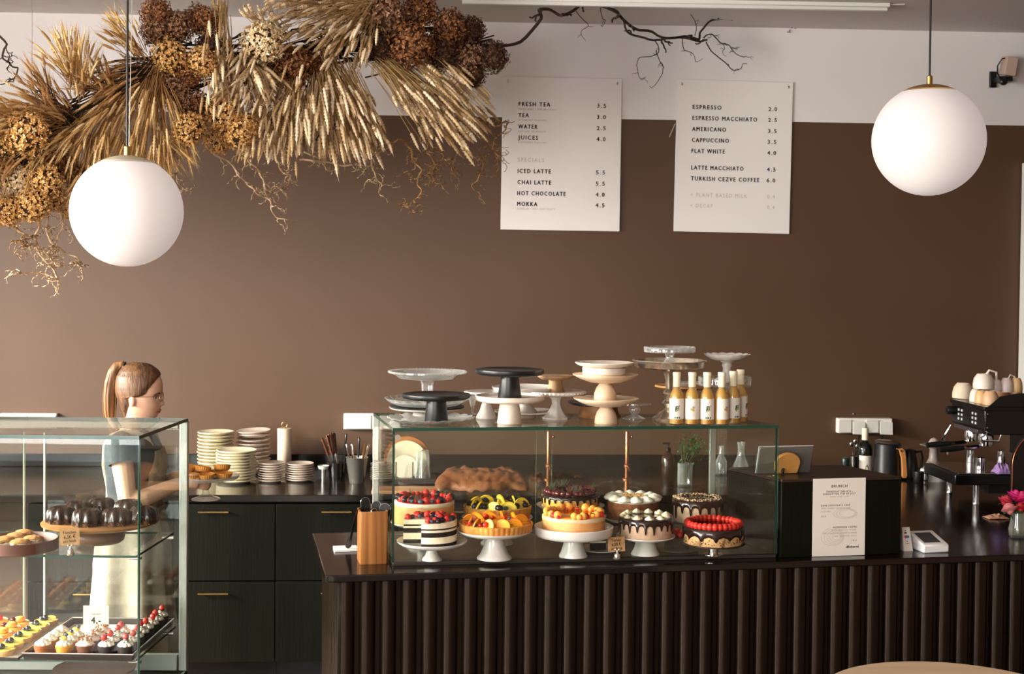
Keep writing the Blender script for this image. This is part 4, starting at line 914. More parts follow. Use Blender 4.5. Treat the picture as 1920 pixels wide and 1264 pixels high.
CUPB = mat('dark_cupcake', (44, 30, 24), .8, c2=(28, 20, 17), scale=90, bump=.4, bscale=240); NUTB = mat('brown_cupcake', (120, 74, 42), .85, c2=(84, 48, 28), scale=90, bump=.5, bscale=240)
cup_prof = [(0, 0), (.68, 0), (.72, .03), (1.0, .95), (.97, 1.03), (0, 1.08)]
CUPM = {m: MB().lathe(cup_prof, 28).mesh('cupcake_base', mm_) for m, mm_ in (('white', ALM), ('lemon', YEL), ('nut', NUTB), ('berry', CUPB))}
ROSL = MB(); 
for k in range(9):
    a = 2*math.pi*k/9
    ROSL.sph((.62*math.cos(a), .62*math.sin(a), .16), .34, 10, 6, 0, (1, 1, .8))
for k in range(6):
    a = 2*math.pi*k/6+.4
    ROSL.sph((.32*math.cos(a), .32*math.sin(a), .4), .32, 10, 6, 0, (1, 1, .8))
ROSL.sph((0, 0, .52), .34, 10, 6)
ME_ROSL = ROSL.mesh('piped_frosting', CREAM, 80)
CB = MB(); q = random.Random(6)
for k in range(26):
    a, d = q.uniform(0, 6.28), .7*math.sqrt(q.random()); CB.box((d*math.cos(a), d*math.sin(a), .62-.4*d), (.2, .07, .05), 0, q.uniform(0, 3))
ME_CRUMBS = CB.mesh('chocolate_shaving', CRUMB, 30)
ME_NUTS = MB()
for k in range(30):
    a, d = q.uniform(0, 6.28), .8*math.sqrt(q.random()); ME_NUTS.sph((d*math.cos(a), d*math.sin(a), .72-.42*d), q.uniform(.06, .12), 5, 4)
ME_NUTS = ME_NUTS.mesh('chopped_nut', mat('praline_bits', (150, 96, 56), .7), 80)
CURDM = MB().sph((0, 0, 0), 1, 14, 8, 0, (1, 1, .5)).mesh('lemon_curd', CURD)
FR_ = {'white': ('vanilla cream cupcake', .16), 'lemon': ('lemon curd cupcake with a blueberry', .355), 'nut': ('praline sprinkled cupcake', .545), 'berry': ('dark cupcake topped with a raspberry', .735), 'berry2': ('dark cupcake topped with a raspberry', .91)}
NN = {'white': 4, 'lemon': 3, 'nut': 4, 'berry': 4, 'berry2': 8}
for key, (lab, fx) in FR_.items():
    kd = key.rstrip('2'); rowname = {'white': 'its row', 'lemon': 'its row', 'nut': 'its row', 'berry': 'the short raspberry row', 'berry2': 'the long outer raspberry row'}[key]
    for k in range(NN[key]):
        base = TA+(TB-TA)*fx+(TD-TA)*(.06+.121*k); r = .0296
        c = thing('cupcake', f'{lab}, {ORD[k]} from the front in {rowname}', 'cupcake', (base.x, base.y, zt_+.005), rnd.uniform(0, 6), 'cupcakes on the dark tray')
        h = .040; link('cake_base', CUPM[kd], c, (0, 0, 0), (0, 0, 0), (r, r, h))
        link('frosting', ME_ROSL if kd != 'nut' else ME_ROS, c, (0, 0, h*.98), (0, 0, rnd.uniform(0, 6)), (r*.96, r*.96, r*.95))
        zt2 = h+r*.78
        if kd == 'lemon':
            link('lemon_curd', CURDM, c, (-.002, 0, zt2), (0, 0, 0), .014); link('blueberry', ME_BLUE, c, (.006, .004, zt2+.01), (0, 0, 0), .0068)
        if kd == 'nut': link('praline', ME_NUTS, c, (0, 0, h+r*.22), (0, 0, rnd.uniform(0, 6)), r)
        if kd == 'berry':
            link('raspberry', ME_RASP, c, (-.006, -.003, zt2+.006), (rnd.uniform(-.2, .2), .2, 0), .0098); link('chocolate_shaving', ME_CRUMBS, c, (.005, .003, h+r*.25), (0, 0, rnd.uniform(0, 6)), r*.9)
# second tray: tartlets
sh = TA-(TB-TA).normalized()*.012
t2 = thing('baking_tray', 'dark baking tray of fruit tartlets with pale paper under them', 'tray', (sh.x, sh.y, zt_))
wv = (TA-TB).normalized()*.40; dv = TD-TA
MB().prism([(0, 0), tuple(dv), tuple(dv+wv), tuple(wv)], 0, .006).build('tray_body', DARKTRAY, t2, bevel=.001)
MB().prism([tuple(dv*.02+wv*.01), tuple(dv*.98+wv*.01), tuple(dv*.98+wv*.99), tuple(dv*.02+wv*.99)], .0065, .0075).build('paper_liner', MATS['baking_paper'], t2, smooth=False)
TARTC = MB().lathe([(0, 0), (.86, 0), (.93, .3), (1, .62), (.97, .66), (.93, .56), (0, .54)], 96, 0, None, flutes(32, .012, .5)).mesh('tartlet_shell', mat('tartlet_pastry', (232, 190, 130), .65, c2=(216, 162, 96), scale=30), 60)
TARTF = MB().lathe([(0, .67), (.6, .66), (.9, .6), (.93, .55)], 40).mesh('tartlet_filling', CURD)
PEACHM = MB().sph((0, 0, 0), 1, 14, 8, 0, (1, .62, .5)).mesh('peach_wedge', APRI)
for col, (off, n, kind, step, st0) in enumerate(((.066, 6, 0, .163, .08), (.155, 5, 1, .165, .16), (.245, 5, 2, .17, .2), (.335, 4, 1, .18, .2))):
    for k in range(n):
        b_ = sh+wv*(off/.40)+dv*(st0+step*k); r = .0402
        lab = ('lemon tartlet with blackberry and mint' if kind == 0 else 'peach tartlet with berries' if kind == 1 else 'mixed berry tartlet')+f', {ORD[k]} from the front in '+('its row' if kind == 0 else ('the peach row beside the lemon row' if col == 1 else 'its row' if kind == 2 else 'the far peach row'))
        c = thing('tartlet', lab, 'tart', (b_.x, b_.y, zt_+.008), rnd.uniform(-.5, .5), 'tartlets on the tray')
        link('shell', TARTC, c, (0, 0, 0), (0, 0, 0), (r, r, r*.75)); link('filling', TARTF, c, (0, 0, 0), (0, 0, 0), (r, r, r*.75)); zf = r*.52
        if kind == 0:
            link('lemon_slice', ME_LEMON, c, (.014, .004, zf+.001), (R(12), 0, -.4), .02)
            for (x, y) in ((-.004, -.004),): link('blackberry', ME_BLACK, c, (x, y, zf+.008), (0, 0, 0), .0095)
            for (x, y) in ((-.018, -.006), (-.016, .008)): link('blueberry', ME_BLUE, c, (x, y, zf+.005), (0, 0, 0), .0068)
            link('mint_leaf', ME_LEAF, c, (.0, -.012, zf+.006), (0, 0, -.6), .014)
        elif kind == 1:
            for (x, y, a) in ((.008, -.008, .2), (.01, .01, -.3)): link('peach_wedge', PEACHM, c, (x, y, zf+.007), (0, 0, a), .019)
            link('cherry', ME_CHERRY, c, (-.016, -.002, zf+.008), (0, 0, 0), .0105); link('redcurrant', ME_CURR, c, (-.012, .014, zf+.006), (0, 0, 0), .006); link('mint_leaf', ME_LEAF, c, (-.016, -.016, zf+.003), (0, 0, -1), .013)
        else:
            for j in range(7):
                a = j*.9; me, nm, rr = ((ME_RASP, 'raspberry', .009), (ME_BLUE, 'blueberry', .007), (ME_CURR, 'redcurrant', .006))[j % 3]
                link(nm, me, c, (.02*math.cos(a)*(j > 0), .02*math.sin(a)*(j > 0), zf+rr*.8), (0, 0, a), rr)
# white price sign, stand in the bottom of the case
q = at_z(180, 1176, z_lo+.03); s = spx(q)
t = thing('price_sign', 'white sign reading Cupcakes 4 standing among the cupcakes', 'sign', (q.x, q.y, zt_+.006), -.06)
MB().box((0, 0, .024+20*s), (48*s, .0015, 40*s)).build('card', mat('sign_card', (196, 191, 180), .8), t)
MB().box((0, .012, .012), (30*s, .03, .024)).build('foot', WHITEP, t, bevel=.001)
b = MB(); put_text(b, 'Cupcakes', 0, .024+25*s, 19*s, 4*s, 0, 'c', 0, 1.1, -.001); b.build('lettering', INK, t, smooth=False)
b = MB(); put_text(b, '4,-', 0, .024+13*s, 18*s, 12*s, 0, 'c', .02, 1.1, -.001); b.build('price_lettering', INK, t, smooth=False)
q = at_z(178, 1252, ZLB+.115); s = spx(q)
stand('cake_stand', 'empty wooden cake stand on the floor of the left glass case', 178, 1252, ZLB, [(0, 0), (36, 0), (40, 6), (30, 20), (26, 54), (0, 54)], [(0, 54.2), (50, 54.2), (74, 58), (76, 62), (0, 62)], WOODT, WOODR, group=None, at=(q.x, q.y, ZLB+.003), sc=s)

# ------------------------------------------------------------------ the woman behind the glass case
SKIN = mat('skin', (218, 174, 148), .5, sss=.15, c2=(210, 164, 138), scale=6)
HAIR = mat('brown_hair', (66, 42, 26), .5, c2=(104, 70, 40), scale=60, stretch=(1, 1, .12), bump=.3, bscale=120)
HAIRL = mat('light_brown_hair', (150, 106, 62), .5, c2=(96, 62, 34), scale=50, stretch=(1, 1, .08), bump=.3, bscale=110)
SHIRT = mat('grey_blue_tshirt', (52, 58, 64), .85, c2=(44, 49, 55), scale=30)
LINEN = mat('natural_linen', (172, 160, 142), .85, c2=(156, 142, 122), scale=26, bump=.15, bscale=70)
D6 = 6.0; s6 = D6/F; PW = at_d(245, 900, D6)
def wz(py): return at_d(245, py, D6).z
def lx(px): return (px-245)*s6
woman = thing('person', 'woman with a ponytail, glasses and linen apron holding a glass stand of tartlets', 'person', (PW.x, PW.y, 0), -YAW+R(5))
HR = [(683.5, 250, 262, .006), (685, 243, 272, .022), (688, 236, 281, .038), (695, 228, 292, .056), (705, 223, 298.5, .068), (715, 221, 302.5, .074), (725, 220.5, 303.5, .076), (735, 221, 303, .075), (742, 223, 300.5, .073), (748, 225, 300.5, .071), (755, 227, 300.5, .068), (762, 229, 299, .064), (768, 231, 297.5, .06), (774, 233, 295.5, .054), (779, 235, 294, .047), (783, 234, 290, .043), (787, 231, 278, .045), (793, 228, 266, .047), (802, 227, 263, .05), (812, 222, 268, .062)]
def interp(tab, y):
    if y <= tab[0][0]: return tab[0][1:]
    for a, b_ in zip(tab, tab[1:]):
        if y <= b_[0]:
            t = (y-a[0])/(b_[0]-a[0]); return tuple(u+(v-u)*t for u, v in zip(a[1:], b_[1:]))
    return tab[-1][1:]
NOSE = [(740, 0), (746, 1.8), (752, 5.2), (756.5, 8.6), (759, 8.0), (762, 1.6), (764, 0), (812, 0)]
LIPS = [(763, 0), (766, 1.6), (768.5, 2.0), (770, .2), (772, 1.5), (774.5, .2), (777, 1.0), (781, .6), (784, 0), (812, 0)]
def head_pt(y, ph, off=0.0):
    B, Fr, hw_ = interp(HR, y); xc = B*.52+Fr*.48
    c_, s_ = math.cos(ph), math.sin(ph)
    x = lx(xc)+((Fr-xc)*s6 if c_ > 0 else (xc-B)*s6)*(abs(c_)**.92)*(1 if c_ > 0 else -1); yy = hw_*(abs(s_)**.95)*(1 if s_ > 0 else -1)
    p = math.atan2(s_, c_)
    x += interp(NOSE, y)[0]*s6*math.exp(-(p/.17)**2)+interp(LIPS, y)[0]*s6*math.exp(-(p/.38)**2)
    dent = .009*math.exp(-((y-743.5)/4.5)**2)*(math.exp(-((abs(p)-.5)/.2)**2)); x -= dent
    v = Vector((x-lx(xc), yy, 0)); n = v.normalized() if v.length > 1e-6 else Vector((1, 0, 0))
    return (x+n.x*off, yy+n.y*off, wz(y)+off*max(0, min(1, (698-y)/14)))
b = MB()
ys = [683.5+1.4*k for k in range(int((812-683.5)/1.4)+1)]
b.loft([[head_pt(y, 2*math.pi*i/56) for i in range(56)] for y in ys])
TR = [(804, 227, 263, .052), (810, 218, 270, .09), (816, 211, 278, .135), (824, 207, 286, .168), (836, 205, 294, .172), (852, 204, 300, .165), (870, 204, 303, .158), (895, 207, 300, .145), (925, 211, 294, .132), (955, 210, 292, .138), (985, 204, 297, .158), (1020, 200, 301, .174), (1050, 200, 299, .175), (1085, 205, 294, .165)]
def body_pt(y, ph, off=0.0):
    B, Fr, hw_ = interp(TR, y); xc = (B+Fr)/2; rx, ry = (Fr-B)/2*s6+off, hw_+off
    c_, s_ = math.cos(ph), math.sin(ph); e = .86
    return (lx(xc)+rx*abs(c_)**e*(1 if c_ > 0 else -1), ry*abs(s_)**e*(1 if s_ > 0 else -1), wz(y))
b.loft([[body_pt(y, 2*math.pi*i/40) for i in range(40)] for y in [804+6*k for k in range(47)]])
zk = lambda z: z
for sy in (-1, 1):
    b.tube([(lx(248), sy*.085, wz(1060)), (lx(250), sy*.09, .72), (lx(254), sy*.09, .46), (lx(246), sy*.09, .28), (lx(243), sy*.09, .09)], [.092, .084, .058, .054, .036], 16)
    b.tube([(lx(236), sy*.09, .05), (lx(262), sy*.092, .045), (lx(300), sy*.095, .03)], [.042, .04, .028], 12)
    SH, EL, WR = (lx(240), sy*.158, wz(828)), (lx(256), sy*.205, wz(926)), (lx(350), sy*.07-.02, wz(898))
    b.tube([(lx(238), sy*.12, wz(824)), SH, (lx(246), sy*.185, wz(865)), EL], [.05, .052, .045, .037], 14)
    b.tube([EL, (lx(285), sy*.175-.006, wz(920)), (lx(325), sy*.11-.014, wz(906)), WR], [.039, .038, .031, .024], 14)
    if sy < 0:
        b.tube([WR, (lx(361), -.082, wz(897)), (lx(372), -.068, wz(899))], [.024, .026, .026], 12, 0, None, True, 1.25)
        b.tube([(lx(358), -.086, wz(893)), (lx(368), -.078, wz(890)), (lx(380), -.062, wz(891.5)), (lx(391), -.05, wz(894))], [.012, .0105, .0095, .0075], 8)     # thumb on the rim
        for k, (dy, L, dr) in enumerate(((-2, 1.0, 0), (2.5, 1.06, .002), (7, 1.0, .004), (11, .85, .008))):
            y0 = 898+dy
            b.tube([(lx(370), -.066+dr*.4, wz(y0)), (lx(370+12*L), -.060+dr*.5, wz(y0+3)), (lx(370+20*L), -.044, wz(y0+5)), (lx(370+22*L), -.022, wz(y0+7))], [.0098, .0095, .0088, .0072], 8)
    else:
        b.tube([WR, (lx(361), .045, wz(900)), (lx(371), .04, wz(903))], [.024, .026, .025], 12, 0, None, True, 1.25)
        b.tube([(lx(359), .052, wz(896)), (lx(370), .05, wz(897)), (lx(382), .042, wz(899))], [.011, .0095, .0075], 8)
        for k, (dy, L) in enumerate(((-1, 1.0), (3, 1.06), (7, 1.0), (11, .85))):
            y0 = 902+dy
            b.tube([(lx(370), .040, wz(y0)), (lx(370+11*L), .038, wz(y0+2)), (lx(370+18*L), .026, wz(y0+4)), (lx(370+20*L), .010, wz(y0+5))], [.0098, .0095, .0088, .0072], 8)
# ear
b.sph((lx(253), -.076, wz(749)), .022, 14, 10, 0, (.62, .36, 1.15)); b.sph((lx(253), .076, wz(749)), .022, 14, 10, 0, (.62, .36, 1.15))
body = b.build('body', SKIN, woman)
m = body.modifiers.new('fuse', 'REMESH'); m.mode = 'VOXEL'; m.voxel_size = .0042; m.use_smooth_shade = True
m2 = body.modifiers.new('relax', 'SMOOTH'); m2.factor = .4; m2.iterations = 3
# face details
for sy in (-1, 1):
    e = Vector(head_pt(743.5, sy*.5)); 
    ey = MB().sph((0, 0, 0), .0125, 14, 10).build('eye', mat('eye_white', (236, 230, 222), .2), woman, (e.x-.0085, e.y-sy*.004, e.z))
    MB().sph((.0085, sy*.002, -.001), .0062, 10, 8).build('iris', mat('brown_iris', (52, 36, 26), .2), ey)
    b = MB(); b.tube([head_pt(737.5, sy*.25, .002), head_pt(735.5, sy*.45, .0025), head_pt(736.5, sy*.65, .0025), head_pt(739, sy*.8, .002)], [.002, .003, .0028, .001], 6); b.build('eyebrow', HAIR, woman)
    b = MB(); b.tube([head_pt(741, sy*.33, .002), head_pt(740, sy*.5, .003), head_pt(741.5, sy*.68, .002)], [.0012, .0018, .001], 6); b.build('eyelash', HAIR, woman)
b = MB()
for (y, rr) in ((768.3, .0048), (772.3, .0052)):
    b.tube([head_pt(770.3, -.5, -.001), head_pt(y, -.3, .0), head_pt(y, 0, .0), head_pt(y, .3, .0), head_pt(770.3, .5, -.001)], [.001, rr*.8, rr, rr*.8, .001], 8)
b.build('lips', mat('lip_skin', (190, 112, 100), .4), woman)
# hair: cap, bun tie and ponytail
HL = [(683, 0), (702, 0), (704, .28), (710, .62), (718, .9), (728, 1.12), (736, 1.22), (740, 1.36), (744, 1.95), (756, 2.0), (768, 2.25), (780, 2.6), (784, 2.9)]
rings = []
for y in [683+2*k for k in range(50)]:
    f0 = interp(HL, y)[0]; row = []
    for i in range(45):
        ph = f0+(2*math.pi-2*f0)*i/44; edge = min(1, min(i, 44-i)/3) if f0 > 0 else 1
        row.append(head_pt(max(y, 683.5), ph, .003+.0065*edge*(1 if y < 770 else .6)+.0008*math.sin(ph*30)))
    rings.append(row)
b = MB(); b.loft(rings, 0, False, None, False); b.add([rings[0][i] for i in range(44)], [tuple(range(43, -1, -1))])
hair = b.build('hair', HAIR, woman)
b = MB(); pts = [(236, 690), (229, 683.5), (220, 686), (213, 698), (208, 718), (206, 742), (205.5, 768), (207, 792), (211, 812)]
b.tube([(lx(x), 0, wz(y)) for x, y in pts], [.012, .017, .021, .024, .026, .027, .025, .016, .002], 14)
q = random.Random(12)
for k in range(46):
    a = q.uniform(0, 6.28); dd = q.uniform(.55, 1.04); rad = [.010, .015, .019, .022, .025, .026, .025, .02, .006]; e2 = q.uniform(.5, 1.25)
    b.tube([(lx(x)+rr*dd*math.cos(a)*(e2 if j > 4 else 1), rr*dd*math.sin(a)*(e2 if j > 4 else 1), wz(y)+q.uniform(-.004, .004)) for j, ((x, y), rr) in enumerate(zip(pts, rad))], [.003, .0035, .004, .004, .004, .004, .0035, .003, .001], 5)
b.build('ponytail', HAIRL, woman)
b = MB(); n = 20; cx_, cz_ = lx(232), wz(686.5)
b.tube([(cx_+.013*math.cos(2*math.pi*k/n)*.5, .0175*math.sin(2*math.pi*k/n), cz_+.016*math.cos(2*math.pi*k/n)) for k in range(n+1)], .0045, 8); b.build('hair_tie', PLASTICB, woman)
# glasses
gl = MB(); GOLD = mat('gold_wire', (200, 160, 110), .25, 1.0)
for sy in (-1, 1):
    gl.tube([(lx(301.5), sy*.031+.021*math.cos(2*math.pi*k/24), wz(744.5)+.019*math.sin(2*math.pi*k/24)) for k in range(25)], .0011, 6)
    gl.tube([(lx(301), sy*.052, wz(742)), (lx(292), sy*.066, wz(741)), (lx(270), sy*.0745, wz(741)), (lx(254), sy*.0765, wz(742)), (lx(250), sy*.076, wz(747))], .0011, 6)
gl.tube([(lx(301.5), -.010, wz(743.5)), (lx(303.5), 0, wz(742)), (lx(301.5), .010, wz(743.5))], .0011, 6)
gls = gl.build('glasses', GOLD, woman)
for sy in (-1, 1): MB().lathe([(0, 0), (.0195, 0), (.0195, .001), (0, .001)], 24, 0, Matrix.Translation((lx(301.5), sy*.031, wz(744.5))) @ Matrix.Rotation(R(90), 4, 'Y')).build('lens', WPANE, gls)
# clothes
ph = [2*math.pi*i/56 for i in range(56)]
rings = [[body_pt(y, a, .012+.003*math.sin(a*5+y*.05)) for a in ph] for y in [805+4*k for k in range(47)]]
b = MB(); b.loft(rings, 0, False)
for sy in (-1, 1):
    b.tube([(lx(238), sy*.11, wz(824)), (lx(239), sy*.152, wz(827)), (lx(243), sy*.178, wz(843)), (lx(246), sy*.187, wz(858))], [.052, .064, .061, .060], 18, 0, None, False)
b.build('tshirt', SHIRT, woman)
b = MB()
rows = []
for y in [840+5*k for k in range(25)]:
    hw2 = .95 if y > 880 else .55+.4*(y-840)/40
    rows.append([body_pt(y, -hw2+2*hw2*i/20, .019+.002*math.sin(i*1.3)) for i in range(21)])
b.loft(rows, 0, False, None, False)
b.build('apron_bib', LINEN, woman)
rows = []
for y in [948+6*k for k in range(47)]:
    t = max(0, (y-948)/276); yb = min(y, 1060)
    row = []
    for i in range(73):
        a = -2.78+5.56*i/72; fold = (.004+.022*t)*math.sin(a*9+1.3*math.sin(a*2))
        p = Vector(body_pt(yb, a, .021+.035*t+fold)); row.append((p.x, p.y, wz(y)))
    rows.append(row)
b.loft(rows, 0, False, None, False); b.m = [0]*len(b.f)
b = MB(); b.loft(rows, 0, False, None, False)
ap = b.build('apron_skirt', LINEN, woman); so = ap.modifiers.new('cloth', 'SOLIDIFY'); so.thickness = .002
for sy in (-1, 1):
    b = MB()
    path = [(292, 842, .085), (282, 818, .092), (262, 806.5, .098), (238, 805, .098), (218, 813, .095), (206, 832, .085), (202, 870, .06*-1 if False else .055), (205, 915, .0), (209, 950, -.05)]
    b.tube([(lx(x), sy*y_, wz(y)) for x, y, y_ in path], .013, 10, 0, None, True, .35); b.build('apron_strap', LINEN, woman)
b = MB(); b.tube([body_pt(950, -2.9+5.8*i/40, .024) for i in range(41)], .010, 8, 0, None, True, .4); b.build('apron_tie', LINEN, woman)
# what she carries
RT = Matrix.Rotation(woman.rotation_euler.z, 4, 'Z')
def from_woman(x, y, z): return Vector((PW.x, PW.y, 0))+(RT @ Vector((x, y, z)))
hb = from_woman(lx(384), -.002, wz(937)); s = s6
t, P, _ = stand('cake_stand', 'clear glass cake stand with crimped rim held by the woman', 0, 0, 0, [(0, 0), (27, 0), (26, 2), (13, 6), (7, 11), (5, 20), (7, 30), (14, 38), (0, 38)], [(0, 38.2), (40, 38.2), (58, 39), (62, 45), (60.5, 46), (56, 41.5), (0, 41)], GLASS, seg=96, pmod=flutes(40, .014, 56*s6), at=hb, sc=s6, group=None)
SHELL = MB().lathe([(0, 0), (.78, 0), (.9, .3), (1.0, .72), (.96, .74), (.88, .55), (0, .5)], 120, 0, None, flutes(24, .03, .5)).mesh('pastry_shell', CRUST, 70)
for (px, dy, lv_, lab) in ((336, -.02, 0, 'at the end nearest the woman'), (361, -.07, 0, 'at the front by her fingers'), (388, -.06, 0, 'at the front beyond her fingers'), (418, -.02, 0, 'at the far end of the stand'), (368, .05, 0, 'at the back of the stand'), (400, .055, 0, 'at the back near the far end'),
                       (350, -.01, 1, 'on top at the end nearest the woman'), (378, -.02, 1, 'on top in the middle'), (413, .012, 1, 'on top at the far end')):
    q2 = from_woman(lx(px), dy, hb.z+(42+lv_*12)*s6); r = 16*s6
    c = thing('tartlet', f'golden fluted tartlet on the carried glass stand, {lab}', 'tart', q2, rnd.uniform(0, 6), 'tartlets carried by the woman'); c.rotation_euler = (rnd.uniform(-.08, .08)*(lv_*2+1), rnd.uniform(-.1, .1)*(lv_*2+1), rnd.uniform(0, 6))
    link('shell', SHELL, c, (0, 0, 0), (0, 0, 0), (r, r, r*.85))
# ------------------------------------------------------------------ crockery on the back bar
PLP = [(0, 0), (.66, 0), (.70, .05), (.95, .105), (1.0, .14), (1.0, .175), (.97, .185), (.88, .15), (.66, .085), (0, .075)]
PLM = {}
def plate_me(m, key):
    if key not in PLM: PLM[key] = MB().lathe(PLP, 48, 0, None, lambda r, z, a, k: (r*(1+.006*math.sin(3*a)), z)).mesh('plate', m, 60)
    return PLM[key]
STC = mat('cream_plate_glaze', (226, 216, 186), .32, c2=(214, 202, 168), scale=18, coat=.2); STG = mat('rosy_grey_plate_glaze', (212, 196, 182), .35, c2=(196, 178, 164), scale=18, coat=.2)
def stack(px, py, rpx, top, n, m, key, where, group, tilt=None):
    P = at_z(px, py, ZB); s = spx(P); H = (py-top)*s; dz = H/(n+.6)
    for k in range(n):
        c = link('plate', plate_me(m, key), None, (P.x+rnd.uniform(-.002, .002), P.y+rnd.uniform(-.002, .002), P.z+.001+dz*k), (rnd.uniform(-.012, .012), rnd.uniform(-.012, .012), rnd.uniform(0, 6)), (rpx*s*rnd.uniform(.985, 1.01), rpx*s*rnd.uniform(.985, 1.01), rpx*s*1.02))
        if tilt and k >= tilt[0]: c.rotation_euler[1] = -tilt[1]; c.location.x += .003; c.location.z += .004
        j = n-1-k; w_ = 'topmost' if j == 0 else ('bottom' if k == 0 else ORD[j]+' from the top')
        tag(c, f'{w_} plate of {where}', 'plate', group)
    return P, s
stack(404, 890, 34, 805, 13, STC, 'c', 'the tall cream stack nearest the woman', 'plates in the tall cream stack')
stack(474.5, 887, 32, 802, 11, STG, 'g', 'the tilted stack beside the paper roll', 'plates in the tilted stack', (8, .06))
stack(443, 904, 37.5, 841, 11, STC, 'c', 'the wide front stack of cream plates', 'plates in the wide cream stack')
stack(509.5, 903, 26, 864, 8, STG, 'g', 'the low stack beside the wide one', 'plates in the first low stack')
stack(563, 902, 26, 866, 8, STG, 'g', 'the low stack beside the cutlery', 'plates in the second low stack')
stack(716, 902, 22, 866, 8, STC, 'c', 'the small stack behind the glass case end', 'plates in the small stack')
def bar_at(px, py): 
    P = at_z(px, py, ZB); return P, spx(P)
P, s = bar_at(533, 888)
t = thing('paper_towel_holder', 'white paper roll on a holder with a brass ring on top', 'paper towel', P)
MB().lathe([(0, 0), (17*s, 0), (17*s, 2*s), (0, 2*s)], 32).build('base', BRASS, t)
MB().lathe([(3*s, 2.2*s), (12.8*s, 2.2*s), (13.3*s, 3*s), (13.3*s, 84*s), (12.8*s, 85*s), (3*s, 85*s)], 40).build('paper_roll', mat('kitchen_paper', (206, 186, 162), .85), t)
MB().tube([(0, 0, 2*s), (0, 0, 87*s)], 1.6*s, 10).build('rod', BRASS, t)
MB().tube([(5*s*math.cos(2*math.pi*k/24), 0, 92*s+5*s*math.sin(2*math.pi*k/24)) for k in range(25)], .9*s, 8).build('ring', BRASS, t)
P, s = bar_at(606, 903)
t = thing('egg_cup', 'slim metal cup with a white rim beside the knives', 'cup', P)
MB().lathe([(0, 0), (4.6*s, 0), (4.6*s, 23*s), (0, 23*s)], 20).build('cup_body', STEEL, t); MB().lathe([(4*s, 23.2*s), (9*s, 24*s), (11*s, 30*s), (10*s, 30*s), (8*s, 25*s), (4*s, 24.5*s)], 28).build('rim', PORC, t)
DARKG = glassware('smoked_glass', (.42, .42, .4), .05, .3, (60, 60, 58))
KNW = mat('knife_handle_wood', (98, 50, 30), .4, c2=(74, 36, 22), scale=30)
P, s = bar_at(632, 901)
tag(MB().lathe([(0, 0), (15*s, 0), (18*s, 34*s), (16.8*s, 34*s), (15*s, 3*s), (0, 3*s)], 32).build('cutlery_jar', DARKG, None, P), 'smoked glass jar full of wooden handled steak knives', 'jar')
def knife(name, base, tip_dir, L, hm, label, group, kind='knife', hl=.45):
    t = thing(name, label, 'cutlery', base, 0, group); d = Vector(tip_dir).normalized()
    t.rotation_euler = d.to_track_quat('Z', 'Y').to_euler()
    bl = L*(1-hl); b = MB()
    if kind == 'knife': b.loft([[(x*w_, -.0006, z) for x in (-1, 1)]+[(x*w_, .0006, z) for x in (1, -1)] for z, w_ in ((0, .001), (.02, .007), (bl*.6, .0095), (bl, .007))]); b.build('blade', STEEL, t)
    else:
        b.tube([(0, 0, 0), (0, 0, bl)], .0035, 8, 0, None, True, .5); b.build('stem', STEEL, t)
    h = MB(); h.loft([[(w_*math.cos(2*math.pi*k/10), .006*math.sin(2*math.pi*k/10)*(w_/.009), z) for k in range(10)] for z, w_ in ((bl, .007), (bl+.02, .0085), (bl+L*hl*.6, .0085), (bl+L*hl*.92, .0098), (L, .006))])
    ho = h.build('handle', hm, t)
    if hm is KNW:
        for f in (.16, .5, .86): MB().sph((0, -.0068, bl+L*hl*f), .0022, 8, 6).build('rivet', BRASS, ho)
    elif kind == 'fork': 
        pass
    return t
kl = [(-9, -3, 12, 'nearest the egg cup'), (-3, -6, 30, 'second from the egg cup'), (3, -6, 24, 'in the middle of the jar, front'), (8, -3, 20, 'towards the steel pot, front'), (-6, 3, 8, 'at the back near the egg cup'), (0, 5, 10, 'at the back of the jar'), (6, 4, 16, 'at the back towards the steel pot'), (10, 2, -4, 'furthest from the egg cup')]
for x, y, ln, w_ in kl:
    knife('steak_knife', P+Vector((x*s*.8+8*s*.2, y*s, 4*s)), (-(ln-2)*.013, rnd.uniform(-.04, .1), 1), rnd.uniform(.225, .245), KNW if w_ not in ('at the back of the jar', 'furthest from the egg cup') else PLASTICB, f'steak knife with handle up, {w_}' if 'jar' in w_ else f'steak knife with handle up in the jar, {w_}', 'steak knives in the jar')
P, s = bar_at(669, 906)
tag(MB().lathe([(0, 0), (13*s, 0), (14*s, 2*s), (20.5*s, 48*s), (21.5*s, 49*s), (20*s, 49*s), (13*s, 3*s), (0, 3*s)], 40).build('steel_pot', mat('satin_steel', (196, 190, 180), .26, .85), None, P), 'tapered steel pot full of cutlery next to the knife jar', 'pot')
for k, (x, y, ln, hm, w_) in enumerate(((2, -6, 2, PLASTICB, 'black handled knife standing highest in the steel pot'), (-9, -4, -12, STEEL, 'silver fork leaning towards the knife jar in the steel pot'), (-5, 5, -6, STEEL, 'silver fork at the back of the steel pot'), (9, -3, 14, STEEL, 'silver spoon leaning towards the glass case in the steel pot'), (7, 6, 9, WOODL, 'wooden handled spoon at the back of the steel pot'))):
    knife('cutlery', P+Vector((x*s*.7, y*s, 4*s)), (ln*.016, -.02*k, 1), .225 if k == 0 else rnd.uniform(.185, .2), hm, w_, 'cutlery in the steel pot', 'fork')
